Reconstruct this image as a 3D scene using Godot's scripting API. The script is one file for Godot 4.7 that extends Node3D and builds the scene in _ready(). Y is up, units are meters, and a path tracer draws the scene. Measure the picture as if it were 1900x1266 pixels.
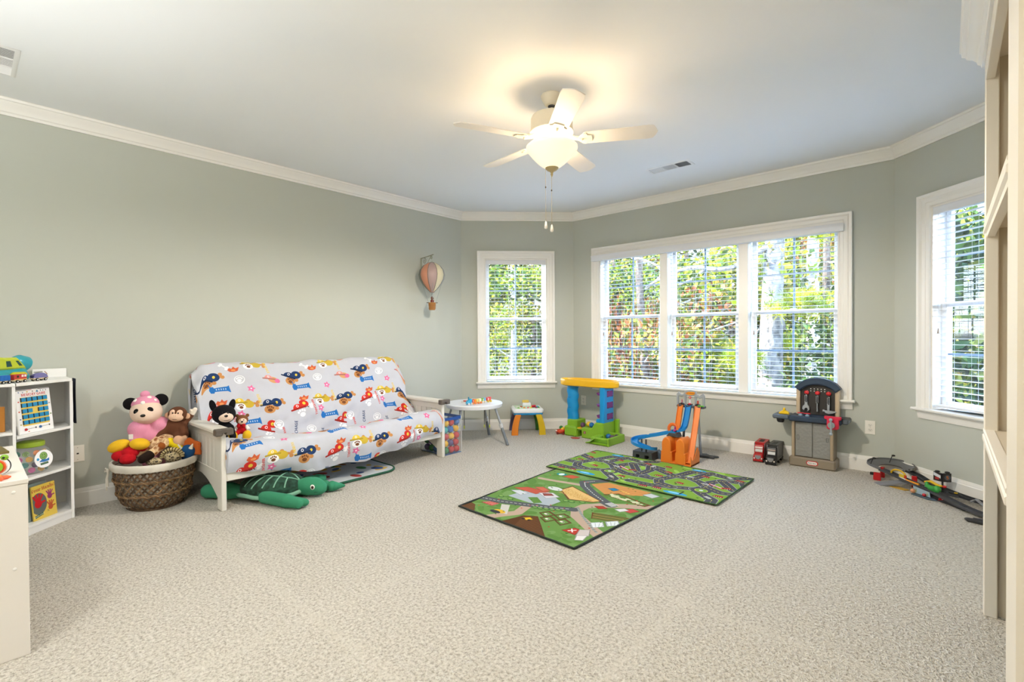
extends Node3D
# A playroom with a bay of blinds-hung windows. x runs along the window wall, -z towards it, the long left wall is x = 0.

const S := 1.0073          # legs of the 45 degree bay walls
const L := 3.2343          # window wall
const CEIL := 2.742
const CROWN := 0.102
const XR := 2.0 * S + L    # right wall
const ZR := 5.8            # rear wall
var rng := RandomNumberGenerator.new()

func _ready() -> void:
	rng.seed = 7
	# ---- camera
	var cam := Camera3D.new()
	cam.name = "camera"
	add_child(cam)
	cam.transform = Transform3D(Basis(Vector3.UP, 0.728) * Basis(Vector3.RIGHT, -0.0105) * Basis(Vector3.BACK, -0.0062), Vector3(4.572, 1.1875, 4.175))
	cam.fov = rad_to_deg(2.0 * atan(633.0 / 906.3))
	cam.near = 0.02
	cam.far = 200.0
	cam.current = true
	# ---- sky
	var env := Environment.new()
	env.background_mode = Environment.BG_SKY
	var sky := Sky.new()
	var sm := ProceduralSkyMaterial.new()
	sm.sky_top_color = c8(146, 178, 218)
	sm.sky_horizon_color = c8(222, 229, 236)
	sm.ground_bottom_color = c8(110, 105, 90)
	sm.ground_horizon_color = c8(190, 195, 195)
	sm.sky_energy_multiplier = 4.2
	sm.ground_energy_multiplier = 1.0
	sky.sky_material = sm
	env.sky = sky
	env.tonemap_mode = Environment.TONE_MAPPER_LINEAR
	env.tonemap_exposure = 1.10
	env.sdfgi_enabled = true
	env.ssao_enabled = true
	env.ssil_enabled = true
	var we := WorldEnvironment.new()
	we.name = "sky"
	we.environment = env
	add_child(we)
	# ---- sun: low, from the left past the house, on the trees
	var sun := DirectionalLight3D.new()
	sun.name = "sun"
	add_child(sun)
	sun.look_at_from_position(Vector3.ZERO, Vector3(0.840, -0.215, -0.500))
	sun.light_energy = 7.0
	sun.light_color = Color(1.0, 0.95, 0.84)
	sun.light_angular_distance = 0.6
	sun.shadow_enabled = true
	setup_materials()
	build_room()
	build_windows()
	build_ceiling_things()
	build_outdoors()
	build_bookcase()
	build_futon()
	build_basket()
	build_left_shelf()
	build_wall_things()
	build_tables()
	build_ball_tower()
	build_track_tower()
	build_mats()
	build_trucks()
	build_bench()
	build_raceway()

# ---------------------------------------------------------------- mesh builder
class MB:
	var v := PackedVector3Array()
	var n := PackedVector3Array()
	var t := PackedVector2Array()
	var ix := PackedInt32Array()
	var x := Transform3D.IDENTITY

	func at(o: Vector3, rot := Vector3.ZERO, sc := 1.0) -> MB:
		x = Transform3D(Basis.from_euler(rot * PI / 180.0).scaled(Vector3.ONE * sc), o)
		return self

	func put(p: Vector3, nn: Vector3, uv := Vector2.ZERO) -> int:
		v.append(x * p)
		n.append((x.basis * nn).normalized())
		t.append(uv)
		return v.size() - 1

	func tri(a: int, b: int, c: int) -> void:
		var g := (v[b] - v[a]).cross(v[c] - v[a])
		if g.dot(n[a] + n[b] + n[c]) > 0.0:
			ix.append(a); ix.append(c); ix.append(b)
		else:
			ix.append(a); ix.append(b); ix.append(c)

	func quad(a: Vector3, b: Vector3, c: Vector3, d: Vector3, nn := Vector3.ZERO, uvs := []) -> void:
		var m := nn
		if m == Vector3.ZERO:
			m = -(b - a).cross(c - a).normalized()
		var u = uvs if uvs.size() == 4 else [Vector2(0, 1), Vector2(1, 1), Vector2(1, 0), Vector2(0, 0)]
		var i := put(a, m, u[0])
		put(b, m, u[1]); put(c, m, u[2]); put(d, m, u[3])
		tri(i, i + 1, i + 2)
		tri(i, i + 2, i + 3)

	func bx(lo: Vector3, hi: Vector3, bev := 0.0) -> MB:
		return box((lo + hi) / 2.0, hi - lo, bev)

	func box(c: Vector3, s: Vector3, bev := 0.0) -> MB:
		var h := s.abs() / 2.0
		var b := minf(bev, minf(h.x, minf(h.y, h.z)) * 0.49)
		var ax := [Vector3.RIGHT, Vector3.UP, Vector3.BACK]
		for k in 3:
			for sg in [-1.0, 1.0]:
				var w: Vector3 = ax[k] * sg
				var p: Vector3 = ax[(k + 1) % 3]
				var q: Vector3 = ax[(k + 2) % 3]
				var hp: float = h.dot(p) - b
				var hq: float = h.dot(q) - b
				var o: Vector3 = c + w * h.dot(ax[k])
				if k == 2:
					quad(o - p * hp - q * hq, o + p * hp - q * hq, o + p * hp + q * hq, o - p * hp + q * hq, w)
				else:
					quad(o - p * hp - q * hq, o - p * hp + q * hq, o + p * hp + q * hq, o + p * hp - q * hq, w)
		if b > 0.0:
			for k in 3:
				for s1 in [-1.0, 1.0]:
					for s2 in [-1.0, 1.0]:
						var w: Vector3 = ax[k]
						var p: Vector3 = ax[(k + 1) % 3] * s1
						var q: Vector3 = ax[(k + 2) % 3] * s2
						var hw: float = h.dot(w) - b
						var ap: Vector3 = p * h.dot(p.abs()) + q * (h.dot(q.abs()) - b)
						var aq: Vector3 = q * h.dot(q.abs()) + p * (h.dot(p.abs()) - b)
						quad(c + ap - w * hw, c + ap + w * hw, c + aq + w * hw, c + aq - w * hw, (p + q).normalized())
			for s1 in [-1.0, 1.0]:
				for s2 in [-1.0, 1.0]:
					for s3 in [-1.0, 1.0]:
						var sg := Vector3(s1, s2, s3)
						var nn := sg.normalized()
						var i := put(c + sg * (h - Vector3(0, b, b)), nn)
						put(c + sg * (h - Vector3(b, 0, b)), nn)
						put(c + sg * (h - Vector3(b, b, 0)), nn)
						tri(i, i + 1, i + 2)
		return self

	# rows: Array of PackedVector3Array, all the same length; normals smooth, turned outwards by the sign of the enclosed volume
	func grid(rows: Array, wr := false, wc := false, uvs = null, sgn := 0.0) -> MB:
		var R := rows.size()
		var C: int = rows[0].size()
		var N := []
		for r in R:
			var a := PackedVector3Array()
			a.resize(C)
			N.append(a)
		var mid := Vector3.ZERO
		for r in R:
			for c in C:
				mid += rows[r][c]
		mid /= R * C
		var flux := 0.0
		for r in (R if wr else R - 1):
			var r2 := (r + 1) % R
			for c in (C if wc else C - 1):
				var c2 := (c + 1) % C
				var a: Vector3 = rows[r][c]
				var b: Vector3 = rows[r][c2]
				var d: Vector3 = rows[r2][c]
				var e: Vector3 = rows[r2][c2]
				var g := (e - a).cross(d - b)
				N[r][c] += g; N[r][c2] += g; N[r2][c] += g; N[r2][c2] += g
				flux += g.dot((a + b + d + e) / 4.0 - mid)
		var sg := sgn if sgn != 0.0 else (1.0 if flux >= 0.0 else -1.0)
		var base := v.size()
		var CC := C + 1 if wc else C
		var RR := R + 1 if wr else R
		for r in RR:
			for c in CC:
				var nn: Vector3 = N[r % R][c % C] * sg
				var uv := Vector2(float(c) / maxf(CC - 1, 1), float(r) / maxf(RR - 1, 1))
				if uvs != null:
					uv = uvs[r % R][c % C]
				put(rows[r % R][c % C], nn.normalized() if nn.length_squared() > 1e-20 else Vector3.UP, uv)
		for r in RR - 1:
			for c in CC - 1:
				var i := base + r * CC + c
				tri2(i, i + 1, i + CC + 1)
				tri2(i, i + CC + 1, i + CC)
		return self

	func tri4(q: Array, th: float) -> MB:
		# a flat four-cornered plate with thickness
		var nn := -((q[1] - q[0]) as Vector3).cross(q[3] - q[0]).normalized()
		if nn.y < 0:
			nn = -nn
		var d := nn * th
		quad(q[0], q[1], q[2], q[3], nn)
		quad(q[0] - d, q[1] - d, q[2] - d, q[3] - d, -nn)
		var mid: Vector3 = (q[0] + q[1] + q[2] + q[3]) / 4.0
		for k in 4:
			var a: Vector3 = q[k]
			var b: Vector3 = q[(k + 1) % 4]
			var on := (b - a).cross(nn).normalized()
			if on.dot((a + b) / 2.0 - mid) < 0:
				on = -on
			quad(a, b, b - d, a - d, on)
		return self

	func tri2(a: int, b: int, c: int) -> void:
		if v[a] == v[b] or v[b] == v[c] or v[a] == v[c]:
			return
		tri(a, b, c)

	static func runs(pts: PackedVector2Array, closed: bool, crease: float) -> Array:
		# cuts a profile where it bends by more than crease degrees
		var m := pts.size()
		var hard := []
		for i in m:
			if not closed and (i == 0 or i == m - 1):
				hard.append(i); continue
			var a := pts[i] - pts[(i + m - 1) % m]
			var b := pts[(i + 1) % m] - pts[i]
			if absf(rad_to_deg(a.angle_to(b))) > crease:
				hard.append(i)
		var out := []
		if closed and hard.is_empty():
			var q := pts.duplicate()
			q.append(pts[0])
			return [q]
		for k in hard.size() - (0 if closed else 1):
			var q := PackedVector2Array()
			var i: int = hard[k]
			var e: int = hard[(k + 1) % hard.size()]
			while true:
				q.append(pts[i])
				if i == e and q.size() > 1:
					break
				i = (i + 1) % m
			out.append(q)
		return out

	func lathe(prof: Array, seg := 28, a0 := 0.0, a1 := TAU, crease := 40.0) -> MB:
		var full := absf(a1 - a0 - TAU) < 1e-4
		# outward side from the profile as a whole
		var pv := PackedVector2Array(prof)
		var s := 0.0
		for i in pv.size() - 1:
			s += pv[i].x * pv[i + 1].y - pv[i + 1].x * pv[i].y
		var sg := 1.0
		var up := 0.0
		for i in pv.size() - 1:
			up += (pv[i + 1].y - pv[i].y) * (pv[i].x + pv[i + 1].x)
		sg = 1.0 if up >= 0.0 else -1.0
		for q in runs(pv, false, crease):
			var rows := []
			for p in q:
				var a := PackedVector3Array()
				for k in seg + (0 if full else 1):
					var an := a0 + (a1 - a0) * k / seg
					a.append(Vector3(p.x * cos(an), p.y, p.x * sin(an)))
				rows.append(a)
			grid(rows, false, full, null, -sg)
		return self

	func disc(c: Vector3, r: float, nn: Vector3, seg := 24, r2 := -1.0) -> MB:
		var a := nn.cross(Vector3.UP if absf(nn.y) < 0.9 else Vector3.RIGHT).normalized()
		var b := nn.cross(a).normalized()
		var i := put(c, nn, Vector2(0.5, 0.5))
		for k in seg + 1:
			var an := TAU * k / seg
			put(c + a * cos(an) * r + b * sin(an) * (r2 if r2 > 0 else r), nn, Vector2(0.5 + 0.5 * cos(an), 0.5 + 0.5 * sin(an)))
		for k in seg:
			tri(i, i + 1 + k, i + 2 + k)
		return self

	func tube(path: Array, rad, seg := 10, closed := false, flat := Vector2.ONE) -> MB:
		var m := path.size()
		var rows := []
		var up := Vector3.UP
		var prev := Vector3.ZERO
		for i in m:
			var d: Vector3
			if closed:
				d = path[(i + 1) % m] - path[(i + m - 1) % m]
			else:
				d = path[mini(i + 1, m - 1)] - path[maxi(i - 1, 0)]
			d = d.normalized()
			if i == 0:
				prev = d.cross(Vector3.UP if absf(d.y) < 0.9 else Vector3.RIGHT).normalized()
			else:
				prev = (prev - d * prev.dot(d)).normalized()
			up = prev.cross(d).normalized()
			var r: float = rad[i] if rad is Array else rad
			var a := PackedVector3Array()
			for k in seg:
				var an := TAU * k / seg
				a.append(path[i] + prev * cos(an) * r * flat.x + up * sin(an) * r * flat.y)
			rows.append(a)
		grid(rows, closed, true)
		if not closed:
			for e in [0, m - 1]:
				var d: Vector3 = (path[0] - path[1]) if e == 0 else (path[m - 1] - path[m - 2])
				var nn := d.normalized()
				var i := put(path[e], nn)
				for k in seg:
					put(rows[e][k], nn)
				for k in seg:
					tri2(i, i + 1 + k, i + 1 + (k + 1) % seg)
		return self

	func rod(a: Vector3, b: Vector3, r: float, seg := 10, r2 := -1.0) -> MB:
		return tube([a, b], [r, r if r2 < 0 else r2], seg)

	func ell(c: Vector3, r: Vector3, b := Basis.IDENTITY, nu := 24, nv := 14) -> MB:
		var base := v.size()
		for i in nv + 1:
			var th := PI * i / nv
			for j in nu + 1:
				var ph := TAU * j / nu
				var d := Vector3(sin(th) * cos(ph), cos(th), sin(th) * sin(ph))
				put(c + b * (d * r), b * (d / r), Vector2(float(j) / nu, float(i) / nv))
		for i in nv:
			for j in nu:
				var q := base + i * (nu + 1) + j
				tri2(q, q + 1, q + nu + 2)
				tri2(q, q + nu + 2, q + nu + 1)
		return self

	# polygon in the XY plane, pushed from z = z0 to z1, edges chamfered by bev
	func ext(poly, z0: float, z1: float, bev := 0.0, crease := 35.0, uvbox := Rect2()) -> MB:
		var p := PackedVector2Array(poly)
		if Geometry2D.is_polygon_clockwise(p):
			p.reverse()
		var m := p.size()
		var ins := p
		if bev > 0.0:
			ins = PackedVector2Array()
			for i in m:
				var e1 := (p[i] - p[(i + m - 1) % m]).normalized()
				var e2 := (p[(i + 1) % m] - p[i]).normalized()
				var n1 := Vector2(-e1.y, e1.x)
				var n2 := Vector2(-e2.y, e2.x)
				var k := (n1 + n2)
				var l := 1.0 + n1.dot(n2)
				ins.append(p[i] + k * bev / maxf(l, 0.4))
		var bb := uvbox
		if bb.size == Vector2.ZERO:
			bb = Rect2(p[0], Vector2.ZERO)
			for q in p:
				bb = bb.expand(q)
		var tris := Geometry2D.triangulate_polygon(ins)
		for e in 2:
			var nn := Vector3(0, 0, -1.0 if e == 0 else 1.0)
			var b0 := v.size()
			for q in ins:
				put(Vector3(q.x, q.y, z0 if e == 0 else z1), nn, Vector2((q.x - bb.position.x) / bb.size.x, 1.0 - (q.y - bb.position.y) / bb.size.y))
			for k in range(0, tris.size(), 3):
				tri(b0 + tris[k], b0 + tris[k + 1], b0 + tris[k + 2])
		var zz := [[p, z0 + bev], [p, z1 - bev]]
		var bands := [zz]
		if bev > 0.0:
			bands = [[[ins, z0], [p, z0 + bev]], zz, [[p, z1 - bev], [ins, z1]]]
		for band in bands:
			var lo: PackedVector2Array = band[0][0]
			var hi: PackedVector2Array = band[1][0]
			for i in m:
				var j := (i + 1) % m
				var e := p[j] - p[i]
				var fn := Vector2(e.y, -e.x).normalized()
				var ep := p[i] - p[(i + m - 1) % m]
				var en := p[(j + 1) % m] - p[j]
				var na := fn
				var nb := fn
				if absf(rad_to_deg(ep.angle_to(e))) < crease:
					na = (fn + Vector2(ep.y, -ep.x).normalized()).normalized()
				if absf(rad_to_deg(e.angle_to(en))) < crease:
					nb = (fn + Vector2(en.y, -en.x).normalized()).normalized()
				var tz := 0.0
				if lo == ins and bev > 0.0 and hi == p:
					tz = -1.0
				elif hi == ins and bev > 0.0 and lo == p:
					tz = 1.0
				var b0 := put(Vector3(lo[i].x, lo[i].y, band[0][1]), Vector3(na.x, na.y, tz))
				put(Vector3(lo[j].x, lo[j].y, band[0][1]), Vector3(nb.x, nb.y, tz))
				put(Vector3(hi[j].x, hi[j].y, band[1][1]), Vector3(nb.x, nb.y, tz))
				put(Vector3(hi[i].x, hi[i].y, band[1][1]), Vector3(na.x, na.y, tz))
				tri2(b0, b0 + 1, b0 + 2)
				tri2(b0, b0 + 2, b0 + 3)
		return self

	# closed profile carried along points P; a profile point (a, b) goes to P + A * a + B * b
	func sweep(prof: Array, P: Array, A: Array, B: Array, closed := false, crease := 30.0) -> MB:
		var pv := PackedVector2Array(prof)
		for q in runs(pv, true, crease):
			var rows := []
			for i in P.size():
				var a := PackedVector3Array()
				for k in q:
					a.append(P[i] + A[i] * k.x + B[i] * k.y)
				rows.append(a)
			# outward from the profile's middle
			var c := Vector2.ZERO
			for k in pv:
				c += k
			c /= pv.size()
			var mid: Vector2 = (q[q.size() / 2] + q[q.size() / 2 - 1]) / 2.0
			var e: Vector2 = q[q.size() / 2] - q[q.size() / 2 - 1]
			var out2 := Vector2(e.y, -e.x)
			var s := 0.0
			for k in pv.size():
				s += pv[k].cross(pv[(k + 1) % pv.size()])
			if s < 0:
				out2 = -out2
			var o3: Vector3 = A[0] * out2.x + B[0] * out2.y
			var a0: Vector3 = rows[0][q.size() / 2 - 1]
			var b0: Vector3 = rows[0][q.size() / 2]
			var d0: Vector3 = rows[1][q.size() / 2 - 1]
			var e0: Vector3 = rows[1][q.size() / 2]
			var g := (e0 - a0).cross(d0 - b0)
			grid(rows, closed, false, null, 1.0 if g.dot(o3) >= 0 else -1.0)
		if not closed:
			var tris := Geometry2D.triangulate_polygon(pv)
			for e in [0, P.size() - 1]:
				var d: Vector3 = (P[0] - P[1]) if e == 0 else (P[e] - P[e - 1])
				var b0 := v.size()
				for k in pv:
					put(P[e] + A[e] * k.x + B[e] * k.y, d.normalized())
				for k in range(0, tris.size(), 3):
					tri(b0 + tris[k], b0 + tris[k + 1], b0 + tris[k + 2])
		return self

	# soft body: capsules [a, b, ra, rb] and ellipsoids [c, radii, basis], melted together over k, meshed as surface nets
	func blob(prims: Array, cell: float, k := 0.02) -> MB:
		var lo := Vector3.ONE * 1e9
		var hi := -lo
		for p in prims:
			if p.size() == 4:
				var r: float = maxf(p[2], p[3])
				for q in [p[0], p[1]]:
					lo = lo.min(q - Vector3.ONE * r); hi = hi.max(q + Vector3.ONE * r)
			else:
				var r: float = maxf(p[1].x, maxf(p[1].y, p[1].z))
				lo = lo.min(p[0] - Vector3.ONE * r); hi = hi.max(p[0] + Vector3.ONE * r)
		lo -= Vector3.ONE * cell * 2.0
		hi += Vector3.ONE * cell * 2.0
		var d := ((hi - lo) / cell).ceil()
		var nx := int(d.x) + 1
		var ny := int(d.y) + 1
		var nz := int(d.z) + 1
		var F := PackedFloat32Array()
		F.resize(nx * ny * nz)
		F.fill(1.0)
		for p in prims:
			var cap: bool = p.size() == 4
			var pl: Vector3
			var ph: Vector3
			var a: Vector3 = p[0]
			var inv := Basis.IDENTITY
			var ab := Vector3.ZERO
			var ll := 1.0
			var rm := 0.0
			if cap:
				rm = maxf(p[2], p[3])
				pl = p[0].min(p[1]) - Vector3.ONE * (rm + k + cell * 2.0)
				ph = p[0].max(p[1]) + Vector3.ONE * (rm + k + cell * 2.0)
				ab = p[1] - p[0]
				ll = maxf(ab.length_squared(), 1e-9)
			else:
				rm = maxf(p[1].x, maxf(p[1].y, p[1].z))
				pl = a - Vector3.ONE * (rm + k + cell * 2.0)
				ph = a + Vector3.ONE * (rm + k + cell * 2.0)
				inv = p[2].inverse()
			var rmin: float = 0.0 if cap else minf(p[1].x, minf(p[1].y, p[1].z))
			var i0 := maxi(0, int((pl.x - lo.x) / cell)); var i1 := mini(nx - 1, int((ph.x - lo.x) / cell) + 1)
			var j0 := maxi(0, int((pl.y - lo.y) / cell)); var j1 := mini(ny - 1, int((ph.y - lo.y) / cell) + 1)
			var k0 := maxi(0, int((pl.z - lo.z) / cell)); var k1 := mini(nz - 1, int((ph.z - lo.z) / cell) + 1)
			for i in range(i0, i1 + 1):
				for j in range(j0, j1 + 1):
					for q in range(k0, k1 + 1):
						var w := lo + Vector3(i, j, q) * cell
						var s: float
						if cap:
							var h := clampf((w - a).dot(ab) / ll, 0.0, 1.0)
							s = (w - a - ab * h).length() - lerpf(p[2], p[3], h)
						else:
							var e: Vector3 = inv * (w - a) / p[1]
							var l := e.length()
							var g: float = (e / p[1]).length()
							s = l * (l - 1.0) / g if g > 1e-6 else -rmin
						var id := (i * ny + j) * nz + q
						var f0 := F[id]
						var m := maxf(k - absf(f0 - s), 0.0) / k
						F[id] = minf(f0, s) - m * m * k * 0.25
		var cellv := {}
		var pts := PackedVector3Array()
		var sy := nz
		var sx := ny * nz
		var offs := [0, 1, sy, sy + 1, sx, sx + 1, sx + sy, sx + sy + 1]
		var ed := [[0, 1], [2, 3], [4, 5], [6, 7], [0, 2], [1, 3], [4, 6], [5, 7], [0, 4], [1, 5], [2, 6], [3, 7]]
		var cp := [Vector3(0, 0, 0), Vector3(0, 0, 1), Vector3(0, 1, 0), Vector3(0, 1, 1), Vector3(1, 0, 0), Vector3(1, 0, 1), Vector3(1, 1, 0), Vector3(1, 1, 1)]
		for i in nx - 1:
			for j in ny - 1:
				for q in nz - 1:
					var id := i * sx + j * sy + q
					var mask := 0
					for o in 8:
						if F[id + offs[o]] < 0.0:
							mask += 1
					if mask == 0 or mask == 8:
						continue
					var s := Vector3.ZERO
					var c := 0
					for e in ed:
						var fa := F[id + offs[e[0]]]
						var fb := F[id + offs[e[1]]]
						if (fa < 0.0) != (fb < 0.0):
							s += cp[e[0]].lerp(cp[e[1]], fa / (fa - fb))
							c += 1
					cellv[id] = pts.size()
					pts.append(lo + (Vector3(i, j, q) + s / c) * cell)
		# normals from the field
		var base := v.size()
		var ids := cellv.keys()
		for id in ids:
			var gx := 0.0
			var gy := 0.0
			var gz := 0.0
			for o in 8:
				var f := F[id + offs[o]]
				gx += f if o >= 4 else -f
				gy += f if (o & 2) else -f
				gz += f if (o & 1) else -f
			put(pts[cellv[id]], Vector3(gx, gy, gz).normalized(), Vector2(pts[cellv[id]].x, pts[cellv[id]].y))
		for id in ids:
			for dd in [[sx, sy, 1], [sy, 1, sx], [1, sx, sy]]:
				var st: int = dd[0]
				var fa := F[id]
				var fb := F[id + st]
				if (fa < 0.0) == (fb < 0.0):
					continue
				var b: int = id - dd[1]
				var c: int = id - dd[1] - dd[2]
				var e: int = id - dd[2]
				if cellv.has(b) and cellv.has(c) and cellv.has(e):
					tri2(base + cellv[id], base + cellv[b], base + cellv[c])
					tri2(base + cellv[id], base + cellv[c], base + cellv[e])
		return self

	func text(s: String, h: float, font := "Droid Sans", deep := 0.001, bold := false) -> MB:
		# lettering in the XY plane round the origin, h = cap height
		var tm := TextMesh.new()
		var f := SystemFont.new()
		f.font_names = PackedStringArray([font])
		if bold:
			f.font_weight = 700
		tm.font = f
		tm.text = s
		tm.font_size = 32
		tm.pixel_size = 0.01
		tm.depth = 0.02
		tm.curve_step = 1.0
		var ar := tm.get_mesh_arrays()
		if ar.size() == 0 or ar[Mesh.ARRAY_VERTEX] == null:
			return self
		var vv: PackedVector3Array = ar[Mesh.ARRAY_VERTEX]
		var nn: PackedVector3Array = ar[Mesh.ARRAY_NORMAL]
		var ii: PackedInt32Array = ar[Mesh.ARRAY_INDEX]
		var k := h / 0.235
		var b0 := v.size()
		for i in vv.size():
			put(Vector3(vv[i].x * k, vv[i].y * k, (vv[i].z / 0.02 + 0.5) * deep), nn[i])
		for i in range(0, ii.size(), 3):
			tri(b0 + ii[i], b0 + ii[i + 1], b0 + ii[i + 2])
		return self

	func mesh() -> ArrayMesh:
		var ar := []
		ar.resize(Mesh.ARRAY_MAX)
		ar[Mesh.ARRAY_VERTEX] = v
		ar[Mesh.ARRAY_NORMAL] = n
		ar[Mesh.ARRAY_TEX_UV] = t
		ar[Mesh.ARRAY_INDEX] = ix
		var m := ArrayMesh.new()
		m.add_surface_from_arrays(Mesh.PRIMITIVE_TRIANGLES, ar)
		return m

# ---------------------------------------------------------------- picture painter (flat print only)
class Ink:
	var im: Image
	var w: int
	var h: int

	func _init(ww: int, hh: int, bg: Color) -> void:
		w = ww; h = hh
		im = Image.create(w, h, false, Image.FORMAT_RGB8)
		im.fill(bg)

	func poly(pts, col: Color) -> void:
		var p := PackedVector2Array(pts)
		var y0 := 1e9
		var y1 := -1e9
		for q in p:
			y0 = minf(y0, q.y); y1 = maxf(y1, q.y)
		for y in range(maxi(0, int(y0)), mini(h - 1, int(y1)) + 1):
			var xs := []
			var yy := y + 0.5
			for i in p.size():
				var a := p[i]
				var b := p[(i + 1) % p.size()]
				if (a.y <= yy) != (b.y <= yy):
					xs.append(a.x + (yy - a.y) / (b.y - a.y) * (b.x - a.x))
			xs.sort()
			for k in range(0, xs.size() - 1, 2):
				var xa := int(roundf(xs[k]))
				var xb := int(roundf(xs[k + 1]))
				if xb > xa:
					im.fill_rect(Rect2i(xa, y, xb - xa, 1), col)

	func oval(c: Vector2, r: Vector2, col: Color, rot := 0.0) -> void:
		var p := PackedVector2Array()
		for k in 28:
			var a := TAU * k / 28.0
			p.append(c + Vector2(cos(a) * r.x, sin(a) * r.y).rotated(rot))
		poly(p, col)

	func line(pts: Array, wd: float, col: Color) -> void:
		for i in pts.size() - 1:
			var a: Vector2 = pts[i]
			var b: Vector2 = pts[i + 1]
			var d := (b - a).normalized() * wd / 2.0
			var e := Vector2(-d.y, d.x)
			poly([a + e, b + e, b - e, a - e], col)
			oval(b, Vector2.ONE * wd / 2.0, col)
		oval(pts[0], Vector2.ONE * wd / 2.0, col)

	func rect(x: float, y: float, ww: float, hh: float, col: Color) -> void:
		im.fill_rect(Rect2i(int(x), int(y), int(ww), int(hh)), col)

	func word(s: String, c: Vector2, hh: float, col: Color, rot := 0.0, bold := true, font := "Droid Sans", squeeze := 1.0) -> void:
		var b := MB.new()
		b.text(s, hh, font, 0.001, bold)
		for i in range(0, b.ix.size(), 3):
			var q := PackedVector2Array()
			var ok := true
			for k in 3:
				var p := b.v[b.ix[i + k]]
				if b.n[b.ix[i + k]].z < 0.5:
					ok = false
				q.append(c + Vector2(p.x * squeeze, -p.y).rotated(rot))
			if ok:
				poly(q, col)

	func tex(shrink := 2) -> ImageTexture:
		if shrink > 1:
			im.resize(w / shrink, h / shrink, Image.INTERPOLATE_LANCZOS)
		return ImageTexture.create_from_image(im)

# ---------------------------------------------------------------- nodes
var used := {}

func nm(called: String) -> String:
	if not used.has(called):
		used[called] = 0
		return called
	used[called] += 1
	return "%s_%03d" % [called, used[called]]

func tag(o: Node3D, label: String, category := "", group := "", kind := "") -> Node3D:
	if label: o.set_meta("label", label)
	if category: o.set_meta("category", category)
	if group: o.set_meta("group", group)
	if kind: o.set_meta("kind", kind)
	return o

func thing(called: String, label: String, category: String, pos := Vector3.ZERO, rot_deg := Vector3.ZERO, group := "") -> Node3D:
	var o := Node3D.new()
	o.name = nm(called)
	add_child(o)
	o.position = pos
	o.rotation_degrees = rot_deg
	tag(o, label, category, group)
	return o

func part(called: String, mb, m: Material, parent: Node3D, label := "", kind := "") -> MeshInstance3D:
	var o := MeshInstance3D.new()
	o.mesh = mb.mesh() if mb is MB else mb
	o.material_override = m
	if parent == self:
		o.name = nm(called)
		add_child(o)
	else:
		var used_names := 0
		for c in parent.get_children():
			var s := String(c.name)
			if s == called or (s.begins_with(called + "_") and s.trim_prefix(called + "_").is_valid_int()):
				used_names += 1
		o.name = called if used_names == 0 else "%s_%03d" % [called, used_names]
		parent.add_child(o, true)
	if label: o.set_meta("label", label)
	if kind: o.set_meta("kind", kind)
	return o

func struct(called: String, mb, m: Material, label: String, parent: Node3D = self) -> MeshInstance3D:
	var o := part(called, mb, m, parent)
	if parent == self:
		tag(o, label, "", "", "structure")
	return o

func single(called: String, mb, m: Material, label: String, category: String, pos := Vector3.ZERO, rot_deg := Vector3.ZERO, group := "") -> MeshInstance3D:
	var o := part(called, mb, m, self)
	o.position = pos
	o.rotation_degrees = rot_deg
	tag(o, label, category, group)
	return o

func copy(o: Node3D, label: String, pos: Vector3, rot_deg := Vector3.ZERO, group := "") -> Node3D:
	var r: Node3D = o.duplicate()
	var base := String(o.name)
	var cut := base.rfind("_")
	if cut > 0 and base.substr(cut + 1).is_valid_int():
		base = base.substr(0, cut)
	r.name = nm(base)
	add_child(r)
	r.position = pos
	r.rotation_degrees = rot_deg
	tag(r, label, "", group)
	return r

# ---------------------------------------------------------------- materials
var mats := {}

func c8(r: int, g: int, b: int) -> Color:
	return Color(r / 255.0, g / 255.0, b / 255.0)

func mat(col: Color, rough := 0.6, metal := 0.0, key := "") -> StandardMaterial3D:
	var k := "%s|%.2f|%.2f|%s" % [col.to_html(), rough, metal, key]
	if mats.has(k):
		return mats[k]
	var m := StandardMaterial3D.new()
	m.albedo_color = col
	m.roughness = rough
	m.metallic = metal
	mats[k] = m
	return m

func plas(r: int, g: int, b: int, rough := 0.35) -> StandardMaterial3D:
	return mat(c8(r, g, b), rough)

func noise_tex(size: int, freq: float, kind := 0, oct := 3, nrm := false, ramp: Gradient = null, sd := 1, bump := 4.0) -> NoiseTexture2D:
	var f := FastNoiseLite.new()
	f.seed = sd
	f.frequency = freq
	f.noise_type = [FastNoiseLite.TYPE_SIMPLEX_SMOOTH, FastNoiseLite.TYPE_CELLULAR, FastNoiseLite.TYPE_PERLIN][kind]
	f.fractal_octaves = oct
	var tx := NoiseTexture2D.new()
	tx.width = size
	tx.height = size
	tx.seamless = true
	tx.noise = f
	if nrm:
		tx.as_normal_map = true
		tx.bump_strength = bump
	if ramp:
		tx.color_ramp = ramp
	return tx

func ramp(cols: Array, offs: Array) -> Gradient:
	var g := Gradient.new()
	g.colors = PackedColorArray(cols)
	g.offsets = PackedFloat32Array(offs)
	return g

var fuzz_tex: NoiseTexture2D

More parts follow.
